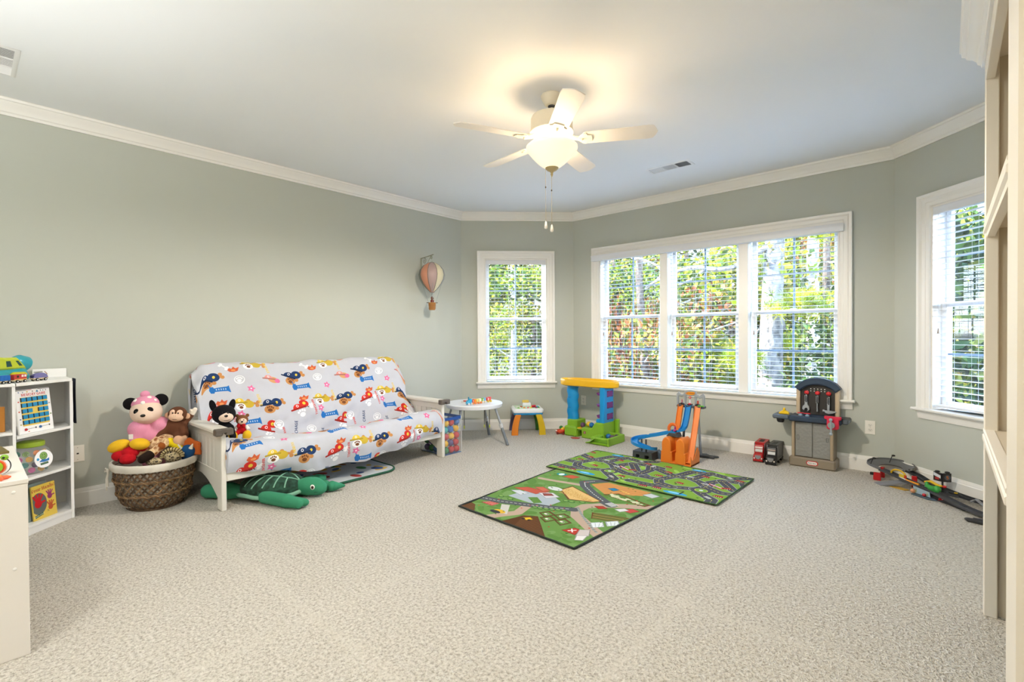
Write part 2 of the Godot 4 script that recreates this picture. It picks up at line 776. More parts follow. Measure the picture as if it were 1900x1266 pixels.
func fuzz(r: int, g: int, b: int, sc := 30.0, relief := 0.12) -> StandardMaterial3D:
	# plush cloth
	var k := "fuzz%d,%d,%d" % [r, g, b]
	if mats.has(k):
		return mats[k]
	if fuzz_tex == null:
		fuzz_tex = noise_tex(256, 0.06, 0, 3)
	var m := StandardMaterial3D.new()
	m.albedo_color = c8(r, g, b)
	m.roughness = 0.95
	m.metallic_specular = 0.2
	m.rim_enabled = true
	m.rim = 0.5
	m.rim_tint = 0.7
	m.heightmap_enabled = true
	m.heightmap_texture = fuzz_tex
	m.heightmap_scale = relief
	m.uv1_triplanar = true
	m.uv1_scale = Vector3.ONE * sc / 4.0
	mats[k] = m
	return m
# ---------------------------------------------------------------- room
var M := {}

func setup_materials() -> void:
	var wall := StandardMaterial3D.new()
	wall.albedo_color = c8(188, 191, 181)
	wall.roughness = 0.85
	wall.metallic_specular = 0.3
	M.wall = wall
	var cl := wall.duplicate()
	cl.albedo_color = c8(240, 242, 242)
	M.ceil = cl
	var pier := wall.duplicate()
	pier.albedo_color = c8(206, 196, 176)
	M.pier = pier
	M.trim = mat(c8(238, 236, 230), 0.35)
	M.sash = mat(c8(240, 241, 242), 0.3)
	M.muntin = mat(c8(132, 150, 168), 0.4)  # blue-grey of bars seen against daylight, painted into their colour
	M.slat = mat(c8(224, 226, 230), 0.35)
	M.white = mat(c8(240, 240, 238), 0.35)
	var gl := StandardMaterial3D.new()
	gl.albedo_color = Color(1, 1, 1, 0.03)
	gl.transparency = BaseMaterial3D.TRANSPARENCY_ALPHA
	gl.roughness = 0.0
	M.glass = gl
	var cp := StandardMaterial3D.new()
	cp.albedo_color = Color(1, 1, 1)
	cp.albedo_texture = rough_tex(false, ramp([c8(160, 153, 141), c8(204, 198, 186), c8(228, 223, 213)], [0.18, 0.46, 0.8]))
	cp.roughness = 0.95
	cp.metallic_specular = 0.15
	cp.heightmap_enabled = true
	cp.heightmap_texture = rough_tex(false, null)
	cp.heightmap_scale = 1.1
	cp.uv1_scale = Vector3(5.2, 6.6, 1)
	M.carpet = cp

func rough_tex(_n: bool, rp: Gradient) -> NoiseTexture2D:
	var tx := noise_tex(1024, 0.085, 2, 4, false, rp, 5)
	(tx.noise as FastNoiseLite).fractal_gain = 0.8
	return tx

func wall_frame(a: Vector2, b: Vector2) -> Transform3D:
	var d := (b - a).normalized()
	return Transform3D(Basis(Vector3(d.x, 0, d.y), Vector3.UP, Vector3(-d.y, 0, d.x)), Vector3(a.x, 0, a.y))

var corners := [Vector2(0, ZR), Vector2(0, 0), Vector2(S, -S), Vector2(S + L, -S), Vector2(XR, 0), Vector2(XR, ZR)]
const SIDES := ["left", "bay_left", "back", "bay_right", "right", "rear"]
# openings in wall coordinates: x0, x1, y0, y1
const OPEN := {"bay_left": [0.298, 1.083, 0.607, 2.160], "back": [0.385, 2.846, 0.607, 2.160], "bay_right": [0.336, 1.121, 0.607, 2.160]}

func build_room() -> void:
	var fm := MB.new()
	fm.bx(Vector3(-0.3, -0.12, -1.4), Vector3(XR + 0.3, 0.0, ZR + 0.3))
	struct("floor", fm, M.carpet, "beige cut-pile carpet covering the whole floor")
	struct("ceiling", MB.new().bx(Vector3(-0.4, CEIL, -1.5), Vector3(XR + 0.4, CEIL + 0.25, ZR + 0.4)), M.ceil, "smooth white painted ceiling of the room")
	var said := {"left": "long sage grey wall behind the futon", "bay_left": "angled sage grey wall with the narrow window", "back": "sage grey wall with the triple window", "bay_right": "angled sage grey wall beside the bookcase", "right": "sage grey wall behind the bookcase", "rear": "sage grey wall closing the room behind the viewer"}
	var T := 0.16
	for k in 6:
		var a: Vector2 = corners[k]
		var b: Vector2 = corners[(k + 1) % 6]
		var ln := a.distance_to(b)
		var m := MB.new()
		m.x = wall_frame(a, b)
		var e := 0.066
		if SIDES[k] in OPEN:
			var o: Array = OPEN[SIDES[k]]
			m.bx(Vector3(-e, 0, -T), Vector3(o[0], CEIL, 0))
			m.bx(Vector3(o[1], 0, -T), Vector3(ln + e, CEIL, 0))
			m.bx(Vector3(o[0], 0, -T), Vector3(o[1], o[2], 0))
			m.bx(Vector3(o[0], o[3], -T), Vector3(o[1], CEIL, 0))
		else:
			m.bx(Vector3(-e, 0, -T), Vector3(ln + e, CEIL, 0))
		struct("wall_" + SIDES[k], m, M.wall, said[SIDES[k]])
	# mouldings, mitred at the corners
	var crown := [Vector2(0, CEIL - CROWN), Vector2(0.012, CEIL - CROWN), Vector2(0.014, CEIL - 0.086), Vector2(0.022, CEIL - 0.080), Vector2(0.026, CEIL - 0.066), Vector2(0.036, CEIL - 0.048), Vector2(0.050, CEIL - 0.034), Vector2(0.056, CEIL - 0.022), Vector2(0.064, CEIL - 0.018), Vector2(0.066, CEIL - 0.004), Vector2(0.072, CEIL - 0.001), Vector2(0, CEIL - 0.001)]
	var base := [Vector2(0, 0.0), Vector2(0.016, 0.0), Vector2(0.016, 0.100), Vector2(0.012, 0.106), Vector2(0.012, 0.113), Vector2(0.009, 0.120), Vector2(0.007, 0.131), Vector2(0, 0.131)]
	for k in 6:
		var P := []
		var A := []
		var B := [Vector3.UP, Vector3.UP]
		for e in 2:
			var i := (k + e) % 6
			var p: Vector2 = corners[i]
			var d1: Vector2 = (p - corners[(i + 5) % 6]).normalized()
			var d2: Vector2 = (corners[(i + 1) % 6] - p).normalized()
			var n1 := Vector2(-d1.y, d1.x)
			var n2 := Vector2(-d2.y, d2.x)
			var mt := (n1 + n2) / (1.0 + n1.dot(n2))
			P.append(Vector3(p.x, 0, p.y))
			A.append(Vector3(mt.x, 0, mt.y))
		struct("trim_%d" % (k + 1), MB.new().sweep(crown, P, A, B), M.trim, "white crown moulding, " + said[SIDES[k]].replace("wall", "wall side"))
		struct("baseboard_" + SIDES[k], MB.new().sweep(base, P, A, B), M.trim, "white baseboard, " + said[SIDES[k]].replace("wall", "wall side"))

# ---------------------------------------------------------------- windows
func frame_sweep(m: MB, prof: Array, x0: float, x1: float, y0: float, y1: float, three := false) -> void:
	# profile (out from the opening, towards the room) round a rectangle; three: left, top, right only
	var P := [Vector3(x0, y0, 0), Vector3(x0, y1, 0), Vector3(x1, y1, 0), Vector3(x1, y0, 0)]
	var A := [Vector3(-1, -1, 0), Vector3(-1, 1, 0), Vector3(1, 1, 0), Vector3(1, -1, 0)]
	if three:
		A[0] = Vector3(-1, 0, 0)
		A[3] = Vector3(1, 0, 0)
	var B := [Vector3.BACK, Vector3.BACK, Vector3.BACK, Vector3.BACK]
	m.sweep(prof, P, A, B, not three)

func sash_unit(w: Node3D, x0: float, x1: float) -> void:
	# double-hung unit between x0 and x1: lower sash nearer the room
	var y0 := 0.62
	var y1 := 2.15
	var ym := 1.405
	for up in [true, false]:
		var z := -0.125 if up else -0.090
		var lo := ym - 0.018 if up else y0
		var hi := y1 if up else ym + 0.018
		var m := MB.new()
		var r := 0.040
		m.bx(Vector3(x0, lo, z - 0.017), Vector3(x0 + r, hi, z + 0.017), 0.003)
		m.bx(Vector3(x1 - r, lo, z - 0.017), Vector3(x1, hi, z + 0.017), 0.003)
		m.bx(Vector3(x0 + r, lo, z - 0.017), Vector3(x1 - r, lo + (0.036 if up else 0.050), z + 0.017), 0.003)
		m.bx(Vector3(x0 + r, hi - 0.036, z - 0.017), Vector3(x1 - r, hi, z + 0.017), 0.003)
		part("sash", m, M.sash, w)
		var a := lo + (0.036 if up else 0.050)
		var b := hi - 0.036
		var xm := (x0 + x1) / 2.0
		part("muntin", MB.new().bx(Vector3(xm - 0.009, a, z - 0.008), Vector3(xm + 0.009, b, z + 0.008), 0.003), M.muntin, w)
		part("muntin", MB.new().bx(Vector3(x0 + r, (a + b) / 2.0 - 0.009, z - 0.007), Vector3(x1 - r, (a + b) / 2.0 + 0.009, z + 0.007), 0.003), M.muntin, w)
		part("pane", quad_mb(Vector3(x0 + r, a, z), Vector3(x1 - r, a, z), Vector3(x1 - r, b, z), Vector3(x0 + r, b, z)), M.glass, w)
	part("sash_lock", MB.new().box(Vector3((x0 + x1) / 2.0, ym + 0.024, -0.088), Vector3(0.05, 0.012, 0.022), 0.003), M.white, w)

func quad_mb(a: Vector3, b: Vector3, c: Vector3, d: Vector3, nn := Vector3.BACK) -> MB:
	var m := MB.new()
	m.quad(a, b, c, d, nn)
	return m

func make_window(called: String, tr: Transform3D, o: Array, units: Array, label: String) -> void:
	var w := Node3D.new()
	w.name = called
	add_child(w)
	w.transform = tr
	tag(w, label, "", "", "structure")
	var x0: float = o[0]
	var x1: float = o[1]
	var yt: float = o[3]
	var cs := [Vector2(0, 0), Vector2(0.004, 0.012), Vector2(0.012, 0.016), Vector2(0.030, 0.016), Vector2(0.034, 0.020), Vector2(0.062, 0.021), Vector2(0.068, 0.026), Vector2(0.076, 0.034), Vector2(0.092, 0.036), Vector2(0.098, 0.032), Vector2(0.098, 0)]
	var m := MB.new()
	frame_sweep(m, cs, x0, x1, o[2], yt, true)
	part("casing", m, M.trim, w)
	m = MB.new()
	var st := [Vector2(-0.16, 0.585), Vector2(0.050, 0.585), Vector2(0.060, 0.590), Vector2(0.062, 0.600), Vector2(0.056, 0.607), Vector2(-0.16, 0.607)]
	var AA := [Vector3(0, 0, 1), Vector3(0, 0, 1)]
	var BB := [Vector3.UP, Vector3.UP]
	m.sweep(st, [Vector3(x0 - 0.118, 0, 0), Vector3(x1 + 0.118, 0, 0)], AA, BB)
	part("stool", m, M.trim, w)
	m = MB.new()
	var ap := [Vector2(0, 0.522), Vector2(0.012, 0.522), Vector2(0.014, 0.530), Vector2(0.018, 0.542), Vector2(0.020, 0.560), Vector2(0.028, 0.572), Vector2(0.040, 0.578), Vector2(0.040, 0.585), Vector2(0, 0.585)]
	m.sweep(ap, [Vector3(x0 - 0.100, 0, 0), Vector3(x1 + 0.100, 0, 0)], AA, BB)
	part("apron", m, M.trim, w)
	# jamb lining
	m = MB.new()
	m.bx(Vector3(x0 - 0.001, 0.607, -0.16), Vector3(x0 + 0.012, yt, 0))
	m.bx(Vector3(x1 - 0.012, 0.607, -0.16), Vector3(x1 + 0.001, yt, 0))
	m.bx(Vector3(x0, yt - 0.012, -0.16), Vector3(x1, yt + 0.001, 0))
	part("jamb", m, M.trim, w)
	for k in units.size() - 1:
		part("mullion", MB.new().bx(Vector3(units[k][1], 0.607, -0.15), Vector3(units[k + 1][0], yt - 0.012, 0.004), 0.004), M.trim, w)
	for u in units:
		sash_unit(w, u[0] + 0.012, u[1] - 0.012)

var slat_meshes := {}

func slat_mesh(wd: float) -> ArrayMesh:
	var k := "%.3f" % wd
	if not slat_meshes.has(k):
		var m := MB.new()
		var p := [Vector2(-0.0235, -0.0010), Vector2(0.0, 0.0), Vector2(0.0235, -0.0010), Vector2(0.0235, 0.0010), Vector2(0.0, 0.0020), Vector2(-0.0235, 0.0010)]
		m.sweep(p, [Vector3(-wd / 2, 0, 0), Vector3(wd / 2, 0, 0)], [Vector3.BACK, Vector3.BACK], [Vector3.UP, Vector3.UP])
		slat_meshes[k] = m.mesh()
	return slat_meshes[k]

func make_blind(tr: Transform3D, x0: float, x1: float, ztop: float, label: String, valance: bool, tilt: float) -> void:
	var o := thing("window_blind", label, "blind", tr * Vector3((x0 + x1) / 2.0, 0, -0.035), Vector3(0, rad_to_deg(tr.basis.get_euler().y), 0))
	var wd := x1 - x0 - 0.03
	part("headrail", MB.new().bx(Vector3(-wd / 2, 2.098, -0.026), Vector3(wd / 2, 2.142, 0.026), 0.003), M.slat, o)
	if valance:
		part("valance", MB.new().sweep([Vector2(0.028, 2.092), Vector2(0.036, 2.092), Vector2(0.038, 2.110), Vector2(0.036, 2.135), Vector2(0.040, 2.146), Vector2(0.028, 2.146)], [Vector3(-wd / 2 - 0.008, 0, 0), Vector3(wd / 2 + 0.008, 0, 0)], [Vector3.BACK, Vector3.BACK], [Vector3.UP, Vector3.UP]), M.slat, o)
	var y := 2.062
	var sl := slat_mesh(wd)
	while y > 0.668:
		var s := part("slat", sl, M.slat, o)
		s.position = Vector3(0, y, 0)
		s.rotation_degrees = Vector3(tilt + rng.randf_range(-1.2, 1.2), 0, 0)
		y -= 0.0437
	part("bottom_rail", MB.new().box(Vector3(0, 0.634, 0), Vector3(wd, 0.018, 0.05), 0.004), M.slat, o)
	for sx in [-0.36, -0.12, 0.12, 0.36]:
		var m := MB.new()
		for sz in [-0.0255, 0.0255]:
			m.rod(Vector3(sx * wd, 0.64, sz), Vector3(sx * wd, 2.10, sz), 0.0008, 5)
		part("ladder_cord", m, M.slat, o)
	for q in [[-0.46, 1.22], [0.44, 1.10]]:
		part("pull_cord", MB.new().rod(Vector3(q[0] * wd, q[1], 0.03), Vector3(q[0] * wd, 2.10, 0.03), 0.0012, 5), M.slat, o)
		part("tassel", MB.new().at(Vector3(q[0] * wd, q[1] - 0.035, 0.03)).lathe([Vector2(0.0005, 0.04), Vector2(0.003, 0.038), Vector2(0.006, 0.012), Vector2(0.007, 0.0), Vector2(0.0005, -0.001)], 10), mat(c8(150, 132, 112), 0.5), o)

func build_windows() -> void:
	var f1 := wall_frame(corners[1], corners[2])
	var f2 := wall_frame(corners[2], corners[3])
	var f3 := wall_frame(corners[3], corners[4])
	make_window("window_1", f1, OPEN.bay_left, [[0.298, 1.083]], "narrow white double-hung window in the angled wall beside the back window")
	make_window("window_2", f2, OPEN.back, [[0.385, 1.164], [1.252, 1.997], [2.088, 2.846]], "wide white triple window in the back wall")
	make_window("window_3", f3, OPEN.bay_right, [[0.336, 1.121]], "white double-hung window in the angled wall beside the bookcase")
	make_blind(f1, 0.305, 1.076, 2.1, "white slatted blind in the narrow window", true, 0.0)
	make_blind(f2, 0.393, 1.156, 2.1, "white slatted blind in the first pane group of the triple window, behind the ball tower", false, 0.0)
	make_blind(f2, 1.260, 1.989, 2.1, "white slatted blind in the middle pane group of the triple window", false, 0.0)
	make_blind(f2, 2.096, 2.838, 2.1, "white slatted blind in the triple window, behind the toy workbench", false, 0.0)
	make_blind(f3, 0.344, 1.113, 2.1, "white slatted blind in the window by the bookcase", true, 0.0)
	var v := single("blind_valance", MB.new().sweep([Vector2(-0.005, 2.092), Vector2(0.052, 2.092), Vector2(0.055, 2.100), Vector2(0.054, 2.130), Vector2(0.060, 2.150), Vector2(0.064, 2.160), Vector2(0.038, 2.160), Vector2(0.038, 2.150), Vector2(-0.005, 2.150)], [Vector3(0.300, 0, 0), Vector3(2.884, 0, 0)], [Vector3.BACK, Vector3.BACK], [Vector3.UP, Vector3.UP]), M.slat, "long white moulded valance across the top of the triple window", "valance")
	v.transform = f2
# ---------------------------------------------------------------- ceiling fan, registers, added fill lamps
func build_ceiling_things() -> void:
	var F := Vector3(2.655, 0, 1.625)
	var fan := thing("ceiling_fan", "white five-blade ceiling fan with a lit frosted glass bowl and pull chains", "ceiling fan", F)
	var cream := mat(c8(232, 222, 200), 0.4)
	var bladem := mat(c8(240, 234, 224), 0.45)
	var brass := mat(c8(196, 176, 130), 0.35, 0.4)
	part("canopy", MB.new().lathe([Vector2(0.067, CEIL), Vector2(0.070, CEIL - 0.006), Vector2(0.066, CEIL - 0.022), Vector2(0.044, CEIL - 0.060), Vector2(0.030, CEIL - 0.068), Vector2(0.010, CEIL - 0.068)], 36), cream, fan)
	part("hanger_ball", MB.new().ell(Vector3(0, CEIL - 0.070, 0), Vector3(0.024, 0.014, 0.024)), mat(c8(60, 60, 62), 0.4), fan, "dark hanger ball")
	part("downrod", MB.new().lathe([Vector2(0.0125, 2.60), Vector2(0.0125, CEIL - 0.06)], 20), cream, fan)
	part("yoke_cover", MB.new().lathe([Vector2(0.010, 2.655), Vector2(0.028, 2.645), Vector2(0.033, 2.622), Vector2(0.033, 2.612)], 24), cream, fan)
	part("motor_housing", MB.new().lathe([Vector2(0.03, 2.624), Vector2(0.10, 2.618), Vector2(0.126, 2.606), Vector2(0.134, 2.590), Vector2(0.136, 2.520), Vector2(0.140, 2.512), Vector2(0.140, 2.500), Vector2(0.132, 2.494), Vector2(0.070, 2.482), Vector2(0.066, 2.474), Vector2(0.02, 2.474)], 48), cream, fan)
	for k in 40:
		var a := TAU * k / 40.0
		var m := MB.new().at(Vector3(0, 0, 0), Vector3(0, rad_to_deg(-a), 0))
		m.box(Vector3(0.102, 2.4885, 0), Vector3(0.046, 0.0035, 0.006), 0.001)
		part("vent_rib", m, bladem, fan)
	part("switch_housing", MB.new().lathe([Vector2(0.046, 2.475), Vector2(0.050, 2.468), Vector2(0.050, 2.448), Vector2(0.062, 2.444), Vector2(0.062, 2.438), Vector2(0.02, 2.436)], 32), cream, fan)
	# blades with their irons
	var outline := [Vector2(0.205, -0.052), Vector2(0.225, -0.060), Vector2(0.60, -0.068), Vector2(0.635, -0.062), Vector2(0.652, -0.030), Vector2(0.662, 0.0), Vector2(0.652, 0.030), Vector2(0.635, 0.062), Vector2(0.60, 0.068), Vector2(0.225, 0.060), Vector2(0.205, 0.052), Vector2(0.198, 0.0)]
	var bm := MB.new()
	bm.ext(outline, -0.003, 0.003, 0.001)
	var bmesh := bm.mesh()
	var im := MB.new()
	im.tube([Vector3(0.07, 0, 0.028), Vector3(0.11, 0, 0.020), Vector3(0.15, 0, 0.004), Vector3(0.20, 0, -0.006)], [0.016, 0.014, 0.015, 0.017], 12, false, Vector2(1.0, 0.45))
	im.ext([Vector2(0.175, -0.020), Vector2(0.20, -0.050), Vector2(0.222, -0.055), Vector2(0.232, -0.036), Vector2(0.258, -0.030), Vector2(0.262, 0.0), Vector2(0.258, 0.030), Vector2(0.232, 0.036), Vector2(0.222, 0.055), Vector2(0.20, 0.050), Vector2(0.175, 0.020)], -0.009, -0.003, 0.0015)
	var imesh := im.mesh()
	for k in 5:
		var a := deg_to_rad(42.5 + 72.0 * k)
		var r := Vector3(cos(a), 0, sin(a))
		var tn := Vector3(-sin(a), 0, cos(a))
		# local x outwards, local z up (blade thickness), local y sideways; pitched 12 degrees
		var b := Basis(r, tn.rotated(r, 0.0), r.cross(tn))
		b = b.rotated(r, deg_to_rad(12.0))
		if b.z.y < 0:
			b = Basis(r, -tn, r.cross(-tn)).rotated(r, deg_to_rad(-12.0))
		var bl := part("blade", bmesh, bladem, fan)
		bl.transform = Transform3D(b, Vector3(0, 2.452, 0))
		var ir := part("blade_iron", imesh, cream, bl)
		ir.transform = Transform3D.IDENTITY
	var bowl := StandardMaterial3D.new()
	bowl.albedo_color = c8(250, 244, 230)
	bowl.roughness = 0.35
	bowl.emission_enabled = true
	bowl.emission = c8(255, 232, 196)
	bowl.emission_energy_multiplier = 0.6
	part("lamp_bowl", MB.new().lathe([Vector2(0.118, 2.434), Vector2(0.150, 2.424), Vector2(0.166, 2.410), Vector2(0.167, 2.398), Vector2(0.160, 2.388), Vector2(0.152, 2.378), Vector2(0.148, 2.372), Vector2(0.138, 2.362), Vector2(0.132, 2.352), Vector2(0.112, 2.330), Vector2(0.090, 2.308), Vector2(0.066, 2.288), Vector2(0.042, 2.274), Vector2(0.03, 2.270)], 56, 0.0, TAU, 70.0), bowl, fan, "glowing frosted glass bowl")
	part("finial", MB.new().lathe([Vector2(0.044, 2.276), Vector2(0.042, 2.270), Vector2(0.030, 2.258), Vector2(0.012, 2.250), Vector2(0.007, 2.240), Vector2(0.009, 2.234), Vector2(0.006, 2.226), Vector2(0.001, 2.216)], 24, 0.0, TAU, 70.0), brass, fan, "tan metal finial")
	for q in [[-0.028, 0.030, 1.925], [0.006, 0.012, 1.902]]:
		var p := Vector3(q[0], 0, q[1])
		var ch := part("pull_chain", MB.new().rod(p + Vector3.UP * q[2], p + Vector3.UP * 2.27, 0.0012, 6), brass, fan)
		part("chain_bell", MB.new().at(p + Vector3.UP * (q[2] + 0.22)).lathe([Vector2(0.001, 0.012), Vector2(0.004, 0.008), Vector2(0.004, 0.0), Vector2(0.001, -0.002)], 10), mat(c8(90, 70, 40), 0.4, 0.4), ch)
		part("pull_knob", MB.new().at(p + Vector3.UP * (q[2] - 0.045)).lathe([Vector2(0.001, 0.050), Vector2(0.005, 0.046), Vector2(0.009, 0.026), Vector2(0.011, 0.012), Vector2(0.008, 0.002), Vector2(0.001, 0.0)], 14, 0.0, TAU, 70.0), bladem, ch, "wooden pull knob")
	var sp := SpotLight3D.new()
	sp.name = "fan_lamp"
	add_child(sp)
	sp.position = F + Vector3(0, 2.375, 0)
	sp.rotation_degrees = Vector3(-90, 0, 0)
	sp.light_color = Color(1.0, 0.96, 0.90)
	sp.light_energy = FAN_E
	sp.light_size = 0.06
	sp.spot_range = 14.0
	sp.spot_attenuation = 2.0
	sp.spot_angle = 89.0
	sp.spot_angle_attenuation = 0.35
	sp.shadow_enabled = true
	lamp("fan_glow", F + Vector3(0, 2.345, 0), Color(1.0, 0.87, 0.70), GLOW_E, 0.11)
	# ceiling registers
	register(Vector3(2.652, CEIL, -0.187), 0.0, "white slotted ceiling vent beyond the fan, near the triple window")
	register(Vector3(0.636, CEIL, 4.035), 0.0, "white slotted ceiling vent above the cube shelf")
	# added fill lamps, unseen behind the camera: two uplighters and a flush dome
	var n := 0
	for p in [Vector3(2.1, 0, 5.0), Vector3(3.8, 0, 5.2)]:
		var fl := thing("floor_lamp", "added unseen white fill uplighter in the back of the room, " + ["by the long wall", "behind the bookcase side"][n], "lamp", p)
		part("base", MB.new().lathe([Vector2(0.15, 0.0), Vector2(0.15, 0.02), Vector2(0.02, 0.035), Vector2(0.001, 0.035)], 36), M.white, fl)
		part("pole", MB.new().rod(Vector3(0, 0.03, 0), Vector3(0, 1.74, 0), 0.013, 14), M.white, fl)
		part("shade", MB.new().lathe([Vector2(0.02, 1.72), Vector2(0.10, 1.75), Vector2(0.16, 1.81), Vector2(0.175, 1.86), Vector2(0.170, 1.86), Vector2(0.155, 1.815), Vector2(0.095, 1.758), Vector2(0.001, 1.735)], 36), M.white, fl)
		var em := StandardMaterial3D.new()
		em.albedo_color = c8(250, 248, 240)
		em.emission_enabled = true
		em.emission = c8(255, 248, 238)
		em.emission_energy_multiplier = 1.0
		part("lamp_bulb", MB.new().ell(Vector3(0, 1.80, 0), Vector3(0.05, 0.04, 0.05)), em, fl)
		lamp("uplight", p + Vector3(0, 1.80, 0), Color(0.98, 0.99, 1.0), UP_FILL_E, 0.04)
		n += 1
	for p in [Vector3(2.9, CEIL, 4.9)]:  # added dome, out of view, brightens the room from behind the camera
		var fl := thing("ceiling_lamp", "added unseen flush ceiling lamp for fill light at the back of the room", "lamp", p)
		part("base", MB.new().lathe([Vector2(0.19, 0), Vector2(0.19, -0.03), Vector2(0.02, -0.03)], 36), M.white, fl)
		var dm := StandardMaterial3D.new()
		dm.albedo_color = c8(250, 248, 240)
		dm.emission_enabled = true
		dm.emission = c8(255, 246, 234)
		dm.emission_energy_multiplier = 1.0
		part("lamp_diffuser", MB.new().lathe([Vector2(0.175, -0.03), Vector2(0.17, -0.06), Vector2(0.13, -0.10), Vector2(0.06, -0.122), Vector2(0.001, -0.126)], 36, 0.0, TAU, 80.0), dm, fl)
		lamp("ceiling_light", p + Vector3(0, -0.085, 0), Color(1.0, 0.985, 0.96), REAR_FILL_E, 0.10)

const FAN_E := 4.0
const GLOW_E := 0.42
const REAR_FILL_E := 1.5
const UP_FILL_E := 2.0

func lamp(called: String, p: Vector3, col: Color, e: float, size: float) -> void:
	var o := OmniLight3D.new()
	o.name = nm(called)
	add_child(o)
	o.position = p
	o.light_color = col
	o.light_energy = e
	o.light_size = size
	o.omni_range = 14.0
	o.omni_attenuation = 2.0
	o.shadow_enabled = true

func register(p: Vector3, turn: float, label: String) -> void:
	var o := thing("ceiling_vent", label, "vent", p, Vector3(0, turn, 0))
	var m := MB.new()
	frame_flat(m, 0.405, 0.165, 0.022, 0.006)
	part("frame", m, M.white, o)
	part("backing", MB.new().box(Vector3(0, -0.0012, 0), Vector3(0.37, 0.002, 0.13)), mat(c8(34, 35, 36), 0.8), o, "dark duct opening")
	for g in 3:
		var cx := -0.122 + 0.122 * g
		for k in 9:
			var s := part("louver", MB.new().box(Vector3.ZERO, Vector3(0.0075, 0.0015, 0.122)), M.white, o)
			s.position = Vector3(cx - 0.049 + 0.0122 * k, -0.0052, 0)
			s.rotation_degrees = Vector3(0, 0, [38.0, -4.0, -38.0][g])
	for sx in [-0.061, 0.061]:
		part("divider", MB.new().box(Vector3(sx, -0.004, 0), Vector3(0.010, 0.007, 0.124), 0.001), M.white, o)
	for sx in [-0.192, 0.192]:
		part("screw", MB.new().ell(Vector3(sx, -0.006, 0), Vector3(0.004, 0.0015, 0.004), Basis.IDENTITY, 12, 6), mat(c8(190, 190, 190), 0.4), o)

func frame_flat(m: MB, w: float, d: float, r: float, h: float) -> void:
	# bevelled ring hanging h below y = 0
	var P := [Vector3(-w / 2, 0, -d / 2), Vector3(w / 2, 0, -d / 2), Vector3(w / 2, 0, d / 2), Vector3(-w / 2, 0, d / 2)]
	var A := [Vector3(1, 0, 1), Vector3(-1, 0, 1), Vector3(-1, 0, -1), Vector3(1, 0, -1)]
	var B := [Vector3.DOWN, Vector3.DOWN, Vector3.DOWN, Vector3.DOWN]
	m.sweep([Vector2(0, 0), Vector2(0, 0.002), Vector2(0.008, h), Vector2(r, h), Vector2(r, 0)], P, A, B, true)

# ---------------------------------------------------------------- outdoors
func leaf_mesh(kind: String) -> ArrayMesh:
	var m := MB.new()
	if kind == "needles":
		var r := RandomNumberGenerator.new()
		r.seed = 5
		for k in 26:
			var d := Vector3(r.randfn(), r.randfn() * 0.8 + 0.5, r.randfn()).normalized()
			var s := d.cross(Vector3(r.randfn(), r.randfn(), r.randfn())).normalized() * 0.030
			var i := m.put(s, s.cross(d))
			m.put(-s, s.cross(d)); m.put(d, s.cross(d))
			m.tri(i, i + 1, i + 2)
	else:
		var w := 0.30 if kind == "leaf" else 0.20
		var nn := Vector3(0, 0, 1)
		var a := m.put(Vector3(0, 0, 0), nn)
		m.put(Vector3(w, 0.45, 0.12), Vector3(-0.4, 0, 1)); m.put(Vector3(0, 1, -0.10), nn); m.put(Vector3(-w, 0.45, 0.12), Vector3(0.4, 0, 1))
		m.tri(a, a + 1, a + 2); m.tri(a, a + 2, a + 3)
	return m.mesh()

var leaf_cache := {}
var leaf_mat: StandardMaterial3D
var bark_mats := {}

func bark(r: int, g: int, b: int) -> StandardMaterial3D:
	var k := "%d,%d,%d" % [r, g, b]
	if not bark_mats.has(k):
		var m := StandardMaterial3D.new()
		m.albedo_color = Color(0.80, 0.80, 0.80)
		m.albedo_texture = noise_tex(256, 0.03, 1, 3, false, ramp([c8(r / 2, g / 2, b / 2), c8(r, g, b), c8(mini(r + 40, 255), mini(g + 38, 255), mini(b + 34, 255))], [0.15, 0.5, 0.9]))
		m.roughness = 0.95
		m.heightmap_enabled = true
		m.heightmap_texture = noise_tex(256, 0.03, 1, 3)
		m.heightmap_scale = 2.5
		m.uv1_triplanar = true
		m.uv1_scale = Vector3(1.6, 0.7, 1.6)
		bark_mats[k] = m
	return bark_mats[k]

